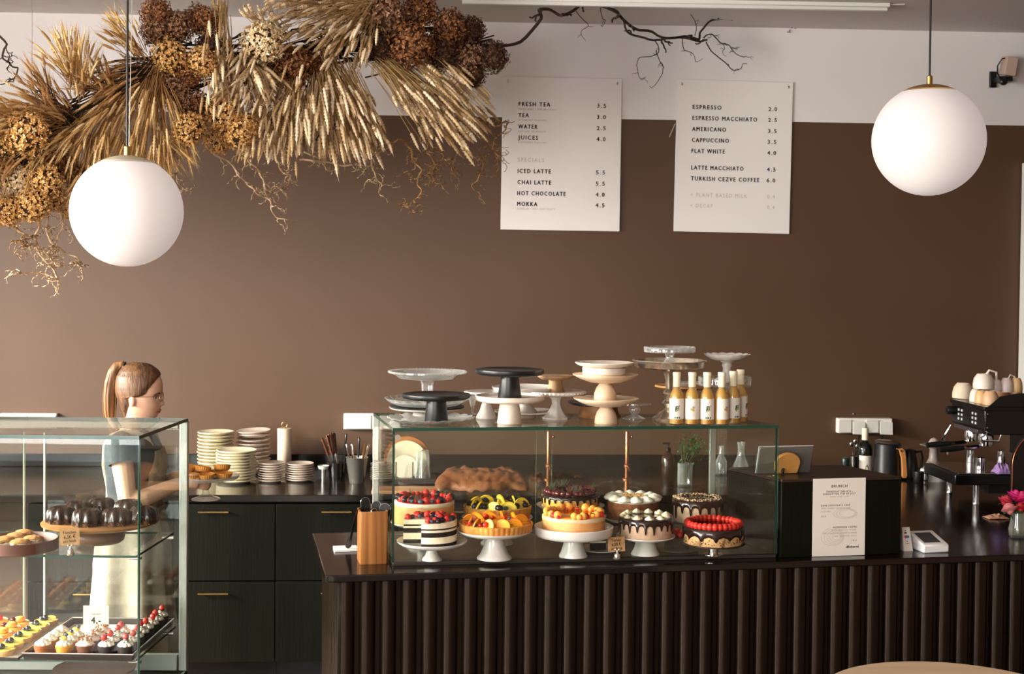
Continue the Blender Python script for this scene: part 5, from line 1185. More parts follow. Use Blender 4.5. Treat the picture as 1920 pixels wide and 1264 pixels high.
# dish rack with upright boards, cloth and board, seen through the long case
P, s = bar_at(772, 905)
rk = thing('dish_rack', 'dark dish rack holding plates and a tumbler behind the cake case', 'rack', P)
MB().box((6*s, 0, 6*s), (78*s, .17, 10*s)).build('rack_base', mat('dark_rack', (46, 44, 42), .4), rk, bevel=.004)
for x in (-29, 2):
    MB().tube([(x*s, -.06, 10*s), (x*s, -.06, 42*s)], 1.4*s, 8).build('rack_post', STEEL, rk)
def upright(name, label, cat, px, py, rpx, m, dy, th=.012, edge=None):
    q = at_d(px, py, dep(P)+dy); r = rpx*spx(q); o = MB().lathe([(0, 0), (r*.97, 0), (r, th*.4), (r*.97, th), (0, th)], 56).build(name, m, None, q)
    o.rotation_euler = (R(82), 0, 0); return tag(o, label, cat)
upright('wooden_board', 'round wooden board standing upright behind the cream plate', 'board', 764, 862, 44, mat('amber_wood', (188, 118, 56), .5, c2=(160, 92, 38), scale=8), .1, .018)
upright('plate', 'large cream plate standing upright in front of the round board', 'plate', 763, 864, 38, STC, .04)
upright('plate', 'small pale plate standing upright in the front of the rack', 'plate', 760, 876, 23, mat('pale_plate', (214, 204, 184), .5), -.02)
q = P+Vector((20*s, -.02, 11.5*s))
tag(MB().lathe([(0, 50*s), (12*s, 50*s), (13*s, 24*s), (15.5*s, 0), (14.6*s, 0), (12*s, 24*s), (11*s, 47*s), (0, 44*s)], 32).build('tumbler', GLASS, None, q), 'glass tumbler turned upside down on the dish rack', 'glass')
a, d = at_z(696, 929, ZB), at_z(826, 929, ZB)
tag(MB().box((0, 0, .009), ((d.x-a.x), .16, .017)).build('wooden_board', mat('pink_board', (196, 142, 102), .55, c2=(176, 122, 84), scale=7, stretch=(.3, 2, 1)), None, ((a.x+d.x)/2, YB+.09, ZB+.001), bevel=.004), 'thin light wood board lying along the bar front under the dish rack', 'board')
KP = mat('brown_parchment', (140, 84, 48), .5, c2=(116, 68, 38), scale=7, bump=.3, bscale=22)
x0, x1 = at_z(822, 925, ZB).x, at_z(988, 925, ZB).x; b = MB(); NX, NY = 44, 18; rows = []
for j in range(NY+1):
    v = j/NY; row = []
    for i in range(NX+1):
        u = i/NX; nz = noise.noise(Vector((u*7, v*3, 1.3)))
        zz = .008+.078*min(1, v*2.2)**.7*(.95+.05*math.sin(u*4+.4))+.006*nz+.016*math.exp(-((v-.08)/.08)**2)+.011*noise.noise(Vector((u*15, v*7, 4)))+.007*abs(math.sin(u*13+v*5+2*nz))
        edge = .02*math.sin(u*9)+.015*nz
        row.append((x0+(x1-x0)*u+.03*math.sin(v*5)*(1 if u > .5 else -1)*abs(u-.5), YB+.02+.30*v+edge, ZB+max(.004, zz*(1-.55*(2*abs(u-.5))**9))))
    rows.append(row)
b.loft(rows, 0, False, None, False)
o = b.build('parchment_cloth', KP); so = o.modifiers.new('thick', 'SOLIDIFY'); so.thickness = .004; so.offset = 1
tag(o, 'crumpled brown parchment cloth heaped on the bar behind the cakes', 'cloth')
for px, w_ in ((1028, 'tall copper tap on the bar behind the cherry cake'), (1175, 'tall copper tap on the bar behind the cream petal cake')):
    P, s = bar_at(px, 899)
    t = thing('water_tap', w_, 'tap', P, 0, 'copper taps on the back bar')
    MB().lathe([(0, 0), (9*s, 0), (9*s, 2*s), (4*s, 3*s), (4*s, 22*s), (6*s, 23*s), (6*s, 28*s), (4*s, 29*s), (4*s, 89*s), (3*s, 91*s), (0, 91*s)], 20).build('pipe', COPPER, t)
    b = MB(); b.tube([(0, 0, 25*s), (0, -.05, 25*s), (0, -.11, 22*s)], 2.4*s, 10); b.build('spout', COPPER, t)
    b = MB(); b.tube([(4*s, 0, 80*s), (7*s, 0, 80*s)], 1.4*s, 8); b.sph((9*s, 0, 80*s), 2.6*s, 10, 8); b.build('knob', COPPER, t)
P, s = bar_at(1252, 897)
t = thing('soap_dispenser', 'dark brown pump bottle beside the green herbs', 'bottle', P)
MB().lathe([(0, 0), (12*s, 0), (12.5*s, 1*s), (12.5*s, 38*s), (9*s, 45*s), (5*s, 48*s), (5*s, 52*s), (0, 52*s)], 28).build('bottle_body', mat('dark_amber_glass', (48, 26, 16), .15, coat=.4), t)
b = MB(); b.lathe([(0, 52*s), (5.5*s, 52*s), (5.5*s, 57*s), (2*s, 58*s), (2*s, 64*s), (0, 64*s)], 16); b.box((-3*s, 0, 65.5*s), (14*s, 5*s, 3*s)); b.build('pump', PLASTICB, t)
P, s = bar_at(1284, 911)
tag(MB().lathe([(0, 0), (13*s, 0), (14*s, 2*s), (14*s, 42*s), (13*s, 43*s), (12.6*s, 42*s), (12.6*s, 4*s), (0, 3*s)], 32).build('glass_jar', GLASS, None, P), 'clear glass jar holding a bunch of green herbs', 'jar')
t = thing('herb_bunch', 'bunch of fresh green herbs standing in the glass jar', 'plant', P+Vector((0, 0, 6*s)))
b = MB(); q = random.Random(5)
for k in range(14): b.tube([(q.uniform(-4, 4)*s, q.uniform(-4, 4)*s, 0), (q.uniform(-7, 9)*s, q.uniform(-5, 5)*s, 36*s), (q.uniform(-18, 34)*s, q.uniform(-20, 20)*s, q.uniform(52, 78)*s)], .8*s, 5)
b.build('stem', HERB, t)
b = MB()
for k in range(420):
    c = Vector((q.gauss(13, 13), q.gauss(0, 12), q.gauss(66, 11)))*s; a, e, L = q.uniform(0, 6.28), q.uniform(-.8, 1), q.uniform(4, 7.5)*s
    d1 = Vector((math.cos(a)*math.cos(e), math.sin(a)*math.cos(e), math.sin(e))); d2 = d1.cross(Vector((0.1, .2, 1))).normalized()
    b.add([c, c+d1*L*.5+d2*L*.3, c+d1*L, c+d1*L*.5-d2*L*.3], [(0, 1, 2, 3)])
b.build('foliage', mat('parsley_green', (58, 118, 52), .55, c2=(38, 86, 38), scale=40), t)
P, s = bar_at(1389, 889)
tag(MB().lathe([(0, 0), (16*s, 0), (17*s, 3*s), (14*s, 18*s), (7*s, 34*s), (6*s, 46*s), (7.5*s, 60*s), (6.5*s, 60*s), (5*s, 46*s), (6*s, 34*s), (12*s, 18*s), (15*s, 4*s), (0, 3*s)], 32).build('carafe', GLASS, None, P), 'bell shaped glass carafe behind the end of the cake case', 'carafe')
P, s = bar_at(1352, 890)
tag(MB().lathe([(0, 0), (10*s, 0), (11*s, 2*s), (11*s, 26*s), (5*s, 36*s), (4.5*s, 54*s), (4*s, 54*s), (4*s, 37*s), (10*s, 26*s), (10*s, 3*s), (0, 3*s)], 28).build('glass_bottle', GLASS, None, P), 'slim clear glass bottle beside the bell shaped carafe', 'bottle')
P, s = bar_at(1427, 889)
t = thing('milk_jug', 'steel milk jug with loop handle by the tablet', 'jug', P)
MB().lathe([(0, 0), (12.5*s, 0), (13*s, 2*s), (12*s, 16*s), (11*s, 30*s), (12*s, 36*s), (11*s, 36*s), (10*s, 30*s), (11*s, 4*s), (0, 3*s)], 32).build('jug_body', STEEL, t)
b = MB(); b.tube([(11*s, 0, 32*s), (20*s, 0, 34*s), (26*s, 0, 26*s), (24*s, 0, 14*s), (17*s, 0, 7*s), (12*s, 0, 6*s)], 1.6*s, 8); b.build('handle', STEEL, t)
# wine bottle, kettle, juicer and small things on the bar behind the till
P, s = bar_at(1621, 893)
t = thing('wine_bottle', 'dark wine bottle with cream capsule below the wall socket flaps', 'bottle', P)
MB().lathe([(0, 0), (13.4*s, 0), (14*s, 2*s), (14*s, 52*s), (12*s, 60*s), (6*s, 66*s), (5.4*s, 70*s), (5.4*s, 89*s), (0, 89*s)], 32).build('bottle_body', mat('dark_wine_glass', (12, 16, 12), .08, spec=.7), t)
MB().lathe([(5.7*s, 68*s), (5.9*s, 69*s), (5.9*s, 91*s), (0, 91.5*s)], 24).build('capsule', CAPM, t)
b = MB(); n = 16; b.add([(14.3*s*math.sin(-1.1+2.2*k/n), -14.3*s*math.cos(-1.1+2.2*k/n), z*s) for z in (8, 40) for k in range(n+1)], [(k, k+1, n+2+k, n+1+k) for k in range(n)]); lb = b.build('label', PAPERC, t)
b = MB(); b.add([(14.5*s*math.sin(x), -14.5*s*math.cos(x), z*s) for x, z in ((-.25, 12), (.25, 12), (.22, 19), (0, 24), (-.22, 19))], [(0, 1, 2, 3, 4)]); b.build('crest_print', mat('crest_gold', (120, 104, 60), .6), lb)
P, s = bar_at(1664, 897)
t = thing('kettle', 'matte black kettle with a light wooden handle', 'kettle', P)
MB().lathe([(0, 0), (27*s, 0), (27*s, 3*s), (26*s, 5*s), (24.5*s, 64*s), (23.5*s, 66*s), (0, 66*s)], 44).build('kettle_body', mat('black_kettle', (22, 24, 25), .35, .2), t)
o = MB().lathe([(0, 0), (23*s, 0), (23.5*s, 2*s), (20*s, 4*s), (0, 5*s)], 36).build('lid', mat('kettle_lid', (120, 104, 92), .25, .7), t, (0, 0, 66.5*s)); o.rotation_euler = (0, R(4), 0)
b = MB(); b.loft([[(x+dx, y, z) for dx, y in ((-w_, -3.5*s), (w_, -3.5*s), (w_, 3.5*s), (-w_, 3.5*s))] for x, z, w_ in ((10*s, 58*s, 3*s), (14*s, 60*s, 5*s), (19*s, 55*s, 5.5*s), (22*s, 40*s, 4.4*s), (23.5*s, 20*s, 4.6*s), (24*s, 8*s, 5*s), (24*s, 4*s, 3*s))])
o = b.build('handle', mat('handle_wood', (206, 142, 82), .5, c2=(186, 120, 62), scale=12), t, (0, -23*s, 0), bevel=.003); MB().sph((16*s, -4*s, 55*s), 1.9*s, 10, 8).build('rivet', PLASTICB, o)
P, s = bar_at(1705, 896)
t = thing('coffee_server', 'black lidded coffee pot between the kettle and the citrus juicer', 'pot', P)
MB().lathe([(0, 0), (16*s, 0), (17*s, 4*s), (14*s, 30*s), (11*s, 46*s), (12*s, 52*s), (0, 55*s)], 32).build('pot_body', PLASTICB, t)
b = MB(); b.tube([(11*s, 0, 48*s), (22*s, 0, 50*s), (25*s, 0, 38*s), (22*s, 0, 18*s), (15*s, 0, 12*s)], 2.2*s, 8); b.build('handle', PLASTICB, t)
P, s = bar_at(1722, 905)
t = thing('mug', 'small black mug with round handle in front of the citrus juicer', 'mug', P)
MB().lathe([(0, 0), (9*s, 0), (10*s, 2*s), (10*s, 21*s), (9*s, 21*s), (9*s, 4*s), (0, 3*s)], 28).build('mug_body', BLACKC, t)
b = MB(); b.tube([(9*s, -2*s, 17*s), (15*s, -2*s, 18*s), (18*s, -2*s, 11*s), (15*s, -2*s, 4*s), (9*s, -2*s, 4*s)], 1.5*s, 8); b.build('handle', BLACKC, t)
P, s = bar_at(1750, 901)
t = thing('citrus_juicer', 'grey and white electric citrus juicer with a domed cone', 'juicer', P)
MB().lathe([(0, 0), (24*s, 0), (24.5*s, 2*s), (24*s, 20*s), (22*s, 22*s), (0, 22*s)], 40).build('base', WHITEP, t)
MB().lathe([(0, 22.2*s), (20*s, 22.2*s), (15*s, 30*s), (9*s, 42*s), (7.5*s, 58*s), (10*s, 62*s), (0, 62*s)], 36).build('column', mat('juicer_grey', (138, 124, 118), .4), t)
MB().lathe([(0, 62.2*s), (18*s, 63*s), (26*s, 67*s), (25*s, 68*s), (17*s, 64.5*s), (0, 64*s)], 40).build('dish', GLASS, t)
MB().lathe([(0, 64.2*s), (11*s, 64.5*s), (10*s, 71*s), (6*s, 78*s), (0, 81*s)], 48, 0, None, flutes(12, .05)).build('cone', mat('cone_grey', (178, 158, 150), .35), t)
P, s = bar_at(1585, 895)
tag(MB().lathe([(0, 0), (8.5*s, 0), (9*s, 2*s), (8*s, 26*s), (8.5*s, 34*s), (7*s, 37*s), (0, 38*s)], 24).build('pepper_mill', mat('dark_green_mill', (22, 40, 36), .35), None, P), 'dark green pepper mill between the tablet and the wine bottle', 'mill')
P, s = bar_at(1602, 889)
t = thing('spoon_pot', 'steel cup with spoons standing between pepper mill and wine bottle', 'cup', P)
MB().lathe([(0, 0), (8*s, 0), (9*s, 34*s), (8.2*s, 34*s), (7*s, 3*s), (0, 3*s)], 24).build('cup_body', mat('smoky_steel', (110, 106, 100), .2, 1.0), t)
for k, (dx, h) in enumerate(((-6, 56), (1, 61), (5, 52))):
    b = MB(); b.tube([(0, 0, 6*s), (dx*s*.6, 0, 40*s), (dx*s, 0, h*s-6*s)], .9*s, 6); b.sph((dx*s, 0, h*s), 4*s, 10, 8, 0, (.9, .35, 1.3)); b.build('spoon', STEEL, t)

# ------------------------------------------------------------------ things on the service counter
vax = (BR-FR).normalized(); cang = math.atan2(cu.y, cu.x)
def ctr_at(px, py):
    P = at_z(px, py, ZC); return P, spx(P)
PL, s = ctr_at(1464, 1046.5); PRr, _ = ctr_at(1688, 1038.5)
zb1 = at_d(1688, 893.5, dep(PRr)).z
PL2, PR2 = v2(PL), v2(PRr); BD = .36
till = thing('till_stand', 'dark brown wooden box stand on the counter carrying the tablet', 'stand', (PL2.x, PL2.y, ZC))
q4 = [Vector((0, 0)), PR2-PL2, PR2-PL2+vax*BD, vax*BD]
hb_ = zb1-ZC
MB().prism([tuple(p) for p in q4], .0005, hb_-.012).build('box_body', WENGE, till, bevel=.002)
MB().prism([tuple(p) for p in q4], hb_-.0115, hb_).build('box_top', mat('box_top_wood', (44, 32, 24), .35, c2=(36, 26, 19), scale=5, stretch=(.3, 3, 1)), till, bevel=.0015)
ba = math.atan2((PR2-PL2).y, (PR2-PL2).x)
fu = (PR2-PL2).normalized(); fn = Vector((fu.y, -fu.x))
def boxfront(px, py, off):
    """point of the box's front face (moved off along its normal) under a pixel"""
    r = ray(px, py); o2 = PL2+fn*off; n3 = Vector((fn.x, fn.y, 0)); t_ = (Vector((o2.x, o2.y, 0))-Vector((0, 0, 0))).dot(n3)/r.dot(n3)
    return CAM+r*t_
c0, c1 = boxfront(1524.5, 898, .003), boxfront(1621, 1041.5, .003); s = spx(c0)
mid = (c0+c1)/2; W_ = (v2(c1)-v2(c0)).length; H_ = c0.z-c1.z-.002
t = thing('brunch_poster', 'white paper sign headed Brunch on the front of the dark box', 'sign', (mid.x, mid.y, mid.z+.001), ba)
MB().box((0, 0, 0), (W_, .001, H_)).build('sheet', PAPERC, t)
def bt_(txt, al, px, py, wd, cap, m, bold=.015, sp=1.25):
    b = MB(); put_text(b, txt, (px-1573)*s, H_/2-(py-898)*s*.985, wd*s, cap*s, 0, al, bold, sp, -.0009); b.build('lettering', m, t, smooth=False)
for a in (('BRUNCH', 'c', 1573, 913, 31.6, 4.8, INK, .008), ('THURSDAY THE 4TH -', 'c', 1573, 923.3, 54, 3.3, INK, .008), ('SUNDAY THE 7TH OF JULY', 'c', 1573, 927.8, 66, 3.3, INK, .008), ('FROM 12 PM - 6 PM', 'c', 1573, 933.3, 37, 2.5, INKG, 0),
          ('DARK CHOCOLATE CAKE', 'l', 1536.5, 949.7, 58, 3.2, INK, .008), ('WITH CHERRY COMPOTE AND', 'l', 1536.5, 955.2, 59.5, 2.6, INKG, .0), ('CUSTARD', 'l', 1536.5, 961.3, 19, 2.6, INKG, .0), ('12.5', 'l', 1536.5, 970.5, 10, 2.8, INK, .0),
          ('HOMEMADE CREPES', 'r', 1609.5, 992, 48, 3.2, INK, .008), ('WITH APRICOT PUREE,', 'r', 1609.5, 997.6, 52, 2.6, INKG, .0), ('MASCARPONE ELDERFLOWER', 'r', 1609.5, 1003.3, 68, 2.6, INKG, .0), ('AND ROASTED NUTS', 'r', 1609.5, 1009, 47, 2.6, INKG, .0), ('14.5', 'r', 1609.5, 1018, 10, 2.8, INK, .0)): bt_(*a)
bt_('dilekerei', 'r', 1613.5, 1030, 25.7, 4.4, INK, .02, 1.0)
for (cx, cy, rx, ry, nn) in ((1585, 966, 24, 10, 3), (1560, 1010, 23, 17, 5)):
    b = MB()
    for k in range(nn):
        f = 1-k*.16; b.tube([((cx-1573+rx*f*math.cos(a*.2618)+k*2)*s, -.0009, H_/2-(cy-898+ry*f*math.sin(a*.2618))*s*.985) for a in range(25)], .0004, 4)
    b.build('line_drawing', INKL, t)
# tablet on its wooden stand
tp = v2(boxfront(1518, 893, 0))+vax*.15
ts = thing('tablet_stand', 'light wooden tablet stand with rounded top on the dark box', 'tablet stand', (tp.x, tp.y, zb1), ba)
s = spx((tp.x, tp.y, zb1)); b = MB(); n = 14
prof = [(-21*s, 0), (21*s, 0), (23*s, 10*s)]+[(25*s*math.cos(math.pi*k/n), 20*s+21*s*math.sin(math.pi*k/n)) for k in range(n+1)]+[(-24*s, 8*s)]
b.prism(prof, -.008, .008, 0, Matrix.Rotation(R(90), 4, 'X')); o = b.build('back_board', mat('ply_wood', (208, 150, 84), .5, c2=(194, 134, 68), scale=10), ts, bevel=.003); o.rotation_euler = (R(16), 0, 0); o.location = (0, 0, .003)
MB().sph((4*s, -.002, 30*s), 2.3*s, 10, 8).build('screw', STEEL, ts, (0, -.016, -.0))
b = MB(); b.tube([(-11*s, .0, 2*s), (-9*s, -.0, 9*s), (-7*s, .012, 12*s)], 3*s, 8); b.build('cable', PLASTICB, ts, (0, -.014, 0))
tb = thing('tablet', 'tablet computer with white edge seen from behind on the wooden stand', 'tablet', (tp.x, tp.y, zb1+.006), ba)
o = MB().box((0, 0, 23*s), (108*s, .008, 54*s)).build('tablet_back', mat('tablet_aluminium', (138, 134, 130), .45, .6), tb, (0, .028, 0), bevel=.003); o.rotation_euler = (R(16), R(0), 0)
o2 = MB().box((0, .0045, 23*s), (109.5*s, .003, 55.5*s)).build('tablet_bezel', mat('white_bezel', (240, 238, 234), .3), tb, (0, .028, 0), bevel=.001); o2.rotation_euler = (R(16), 0, 0)
# small payment things
P, s = ctr_at(1699, 1032)
t = thing('tent_card', 'small white folded card with red and blue circles beside the card terminal', 'card', P, ba)
b = MB(); b.loft([[(-9*s, -.018, 0), (9.5*s, -.018, 0), (9.5*s, .03, 0), (-9*s, .03, 0)], [(-8*s, .004, 43*s), (7*s, .004, 43*s), (7*s, .007, 43*s), (-8*s, .007, 43*s)]]); b.build('card', PAPERC, t, smooth=False)
tl = math.atan2(.022, 43*s)
def mark(x, z, r, m, seg=20):
    b = MB(); b.lathe([(0, 0), (r*s, 0)], seg, 0, Matrix.Translation((x*s, -.0185+z*s*math.tan(tl)-.0006, z*s)) @ Matrix.Rotation(R(90)-tl, 4, 'X')); return b.build('card_mark', m, t, smooth=False)
mark(-2.6, 26, 2.9, mat('mark_red', (196, 52, 46), .6)); o = mark(1.6, 26, 2.9, mat('mark_blue', (44, 122, 178), .6)); o.location = (0, -.0003, 0)
for (x, z, w_, h) in ((-2.5, 33, 5, 2.4), (-2.5, 37, 2, 1.6), (-.5, 18, 1.6, 1.8), (-3, 14, 1, 1.4), (0, 14, 2, 1.4), (3, 14, 1, 1.4)):
    b = MB(); b.box((x*s, -.0185+z*s*math.tan(tl)-.0005, z*s), (w_*s, .0006, h*s)); b.build('card_print', INK, t, smooth=False)
P, s = ctr_at(1738, 1030)
t = thing('card_terminal', 'white wedge shaped card payment terminal with dark screen on the counter', 'card terminal', P, ba)
b = MB(); Wd, Dp, h0, h1 = 52*s, .15, 15*s, 25*s
b.loft([[(x, -Dp/2, 0), (x, -Dp/2, h0), (x, Dp/2-.02, h1+.012), (x, Dp/2, h1), (x, Dp/2, 0)] for x in (-Wd/2, Wd/2)]); b.build('terminal_body', mat('terminal_white', (236, 234, 232), .3), t, bevel=.006)
sl = math.atan2(h1+.012-h0, Dp-.02)
o = MB().box((0, 0, 0), (Wd*.66, Dp*.62, .002)).build('screen', mat('dark_screen', (52, 54, 58), .18), t, (-.004, -.008, (h0+h1+.012)/2-.0005), bevel=.0006); o.rotation_euler = (sl, 0, 0)
b = MB(); b.box((-Wd/2-.004, .0, h0*.8), (.007, Dp*.55, .006)); b.build('card_slot', mat('slot_grey', (200, 198, 196), .4), t, bevel=.001)
# wooden block with servers, paper pad
P, s = ctr_at(698, 1053)
blk = thing('utensil_block', 'square light wooden block holding black cake servers at the counter corner', 'utensil holder', P, ba)
wb, hb2 = 53*s, 98*s
b = MB(); Q = roundcorner(Vector((-wb/2, -wb/2)), Vector((-wb/2, wb/2)), Vector((wb/2, -wb/2)), .012, 4)+roundcorner(Vector((wb/2, -wb/2)), Vector((-wb/2, -wb/2)), Vector((wb/2, wb/2)), .012, 4)+roundcorner(Vector((wb/2, wb/2)), Vector((wb/2, -wb/2)), Vector((-wb/2, wb/2)), .012, 4)+roundcorner(Vector((-wb/2, wb/2)), Vector((wb/2, wb/2)), Vector((-wb/2, -wb/2)), .012, 4)
b.loft([[(p.x*f, p.y*f, z) for p in Q] for f, z in ((.97, 0), (1, .004), (1, hb2), (.88, hb2), (.88, .02), (.5, .0201))]); b.build('block_body', mat('acacia_block', (176, 116, 60), .45, c2=(118, 68, 30), scale=14, stretch=(3, 3, .06), bump=.04), blk)
def server(x, y, lean, yaw, L, label, wide=.017):
    t = thing('cake_server', label, 'cutlery', P+Vector((x*s, y*s, .024)), yaw, 'black cake servers in the wooden block'); t.rotation_euler = (lean[0], lean[1], yaw)
    b = MB(); n = 10; pr = [(-wide*.55, L*.45), (-wide, L*.8)]+[(wide*math.cos(math.pi-math.pi*k/n), L*.88+wide*1.1*math.sin(math.pi*k/n)) for k in range(n+1)]+[(wide, L*.8), (wide*.55, L*.45)]
    b.prism(pr, -.003, .003, 0, Matrix.Rotation(R(90), 4, 'X')); b.build('handle', PLASTICB, t, bevel=.001)
    b = MB(); b.prism([(-.008, 0), (.008, 0), (.007, L*.46), (-.007, L*.46)], -.0012, .0012, 0, Matrix.Rotation(R(90), 4, 'X')); b.build('blade', STEEL, t)
    b = MB(); b.tube([(x_*1.02, 0, z_) for x_, z_ in pr], .0016, 6); b.build('steel_edge', STEEL, t)
server(-8, 6, (R(-4), R(-3), 0), .2, .222, 'black cake server standing highest in the wooden block'); server(14, 0, (0, R(6), 0), -.25, .198, 'black cake server at the side of the block next to the glass case', .021)
server(-2, -6, (0, R(4), 0), .5, .186, 'short black server in the middle of the wooden block', .012); server(3, 10, (R(-3), R(2), 0), 0, .205, 'black server behind the middle of the wooden block')
a_, b2_, c2_ = at_d(677, 952, dep(P)-.0), at_d(670, 957, dep(P)), at_z(652, 1030, ZC+.004)
t = thing('cake_tongs', 'thin dark tongs hooked on the block and leaning down to the paper pad', 'tongs', (c2_.x, c2_.y, c2_.z))
b = MB(); o_ = c2_; pts = [at_d(684, 957, dep(P))-o_, a_-o_, b2_-o_, lerp(b2_, c2_, .7)-o_, Vector((0, 0, .002))]
b.tube(pts, [.003, .0035, .004, .0055, .004], 8, 0, None, True, .5); b.build('arm', mat('dark_bronze', (44, 34, 28), .3, .6), t)
b = MB(); d_ = (lerp(b2_, c2_, .62)-o_); b.loft([[d_*(1-f)+Vector((-w_, 0, .002)), d_*(1-f)+Vector((w_, 0, .002)), d_*(1-f)+Vector((w_, .003, .003)), d_*(1-f)+Vector((-w_, .003, .003))] for f, w_ in ((0, .004), (.4, .009), (.85, .012), (1, .002))]); b.build('blade', MATS['dark_bronze'], t)
P2_, s = ctr_at(648, 1031)
tag(MB().box((0, 0, .004), (.092, .085, .008)).build('paper_pad', PAPER, None, (P2_.x, P2_.y, ZC+.0005), ba, bevel=.001), 'white paper pad lying on the counter beside the wooden block', 'paper')

# ------------------------------------------------------------------ espresso machine
N = at_d(1847, 763, 6.62); Fq = at_z(1776, 749, N.z); s = spx(N)
mx0, my0, mz1 = N.x, N.y, N.z; my1 = max(Fq.y, my0+.42); mx1 = XR-.08
em = thing('espresso_machine', 'big black espresso machine with cups on top on the counter by the wall', 'coffee machine', (mx0, my0, ZC))
Hm = mz1-ZC; Lm = my1-my0; Wm = mx1-mx0
MY = Matrix.Rotation(R(-90), 4, 'X')
b = MB()
prof = [(0, Hm-.012), (0, Hm-.115), (.05, Hm-.135), (Wm, Hm-.135), (Wm, Hm-.012)]
b.loft([[(x, y, z) for x, z in prof] for y in (0, Lm)]); b.build('upper_housing', BLACKM, em, bevel=.004)
b = MB(); b.loft([[(x, y, z) for x, z in ((-.008, Hm), (-.008, Hm-.02), (Wm, Hm-.02), (Wm, Hm))] for y in (-.006, Lm+.006)]); b.build('cup_tray', BLACKM, em, bevel=.003)
b = MB(); b.loft([[(x, y, z) for x, z in ((.012, Hm), (.07, Hm+.05), (.16, Hm+.066), (Wm, Hm+.07), (Wm, Hm))] for y in (-.008, -.001)]); b.build('cup_guard', BLACKM, em, bevel=.002)
MB().box((.30+(Wm-.3)/2, Lm/2, (Hm-.14+.2)/2), (Wm-.3, Lm*.96, Hm-.34)).build('back_column', PLASTICB, em)
zt3 = at_d(1828, 889, 6.62).z-ZC
b = MB(); b.box((Wm/2-.06, Lm/2, zt3-.03), (Wm+.16, Lm, .05)); b.build('drip_tray', BLACKM, em, bevel=.004)
b = MB(); b.box((.06, Lm/2, zt3-.001), (.36, Lm*.95, .006)); b.build('drip_grid', STEEL, em, bevel=.001)
MB().box((Wm/2, Lm/2, zt3*.55), (Wm*.9, Lm*.9, zt3*.42)).build('lower_body', PLASTICB, em)
for (x, y) in ((-.02, .04), (-.02, Lm-.04), (Wm-.06, .04), (Wm-.06, Lm-.04)): MB().lathe([(0, 0), (.018, 0), (.016, .01), (.016, zt3-.06), (0, zt3-.06)], 16, 0, Matrix.Translation((x, y, 0))).build('leg', CHROME, em)
for k, y in enumerate((Lm*.3, Lm*.72)):
    g = MB().lathe([(0, 0), (.035, 0), (.038, .03), (.032, .06), (0, .06)], 24, 0, Matrix.Translation((.06, y, Hm-.20))).build('group_head', CHROME, em)
    b = MB(); b.tube([(.03, y, Hm-.205), (-.02, y, Hm-.21), (-.06, y, Hm-.212)], .009, 8); b.build('portafilter_neck', CHROME, g)
    b = MB(); b.tube([(-.05, y, Hm-.212), (-.10, y, Hm-.216), (-.17, y, Hm-.222)], [.011, .016, .013], 10); b.build('portafilter_handle', PLASTICB, g)
    bq = MB()
    for r_ in range(3):
        for c_ in range(2): bq.box((-.002, y-.02+.04*c_, Hm-.045-.022*r_), (.004, .014, .012))
    bq.build('button', mat('button_white', (200, 200, 196), .5), em, bevel=.001)
b = MB(); b.tube([(-.01, Lm*.96, Hm-.13), (-.05, Lm*.97, Hm-.2), (-.02, Lm*.98, zt3+.04)], .006, 8); b.build('steam_wand', CHROME, em)
b = MB(); b.tube([(.02, .02, Hm-.13), (-.01, .02, Hm-.15), (.0, .02, Hm-.165), (.07, .0, Hm-.165), (.08, .0, Hm-.135)], .005, 8); b.build('steam_pipe', CHROME, em)
b = MB(); b.lathe([(0, 0), (.02, 0), (.022, .03), (.018, .038), (0, .038)], 20, 0, Matrix.Translation((0, Lm*.93, Hm-.055)) @ Matrix.Rotation(R(-90), 4, 'Y')); b.build('knob', PLASTICB, em)
for z in (-.035, -.1): MB().sph((.012, -.002, Hm+z), .004, 8, 6).build('screw', STEEL, em)
MB().box((-.004, Lm*.45, Hm-.124), (.03, Lm*.7, .02)).build('front_rail', mat('rail_grey', (92, 84, 82), .3, .7), em, bevel=.002)
for (x, z, w_) in ((.215, -.165, .03), (.28, -.165, .02)): MB().box((x, -.004, Hm+z), (w_, .004, .034)).build('indicator', mat('orange_red_label', (206, 66, 44), .5), em)
# cups on the machine
def cup(px, py, rpx, hpx, m, label, up=0.0, tilt=0.0, handle=False, dy=0.0):
    P = at_z(px, py, mz1+.001); P.y += dy; s = spx(P); P.z += up*s
    t = thing('cup', label, 'cup', P, rnd.uniform(-.5, .5), 'cups stacked on the espresso machine'); t.rotation_euler = (0, tilt, 0)
    r, h = rpx*s, hpx*s
    MB().lathe([(r*.86, 0), (r, .0), (r*1.02, h*.3), (r*.92, h*.7), (r*.66, h*.95), (r*.6, h), (r*.5, h), (r*.45, h*.96), (0, h*.96)], 32).build('cup_body', m, t)
    if handle:
        b = MB(); b.tube([(-r*.9*math.cos(.6), r*.2, h*.2), (-r*1.4, 0, h*.35), (-r*1.45, 0, h*.7), (-r*.8, 0, h*.85)] if handle == 'l' else [(r*.2, 0, h*.9), (r*.5, -r*.2, h*1.25), (r*1.2, -r*.2, h*1.1), (r*1.3, 0, h*.6)], r*.12, 8); b.build('handle', m, t)
CW = mat('white_cup', (232, 218, 206), .35, coat=.2); CT = mat('tan_cup', (212, 172, 122), .4); CB_ = mat('beige_cup', (206, 166, 128), .4); CN = mat('natural_clay_cup', (222, 206, 182), .6, c2=(206, 188, 160), scale=16)
cup(1805, 747, 19, 29, CN, 'natural clay cup standing apart at the corner of the machine', tilt=.05)
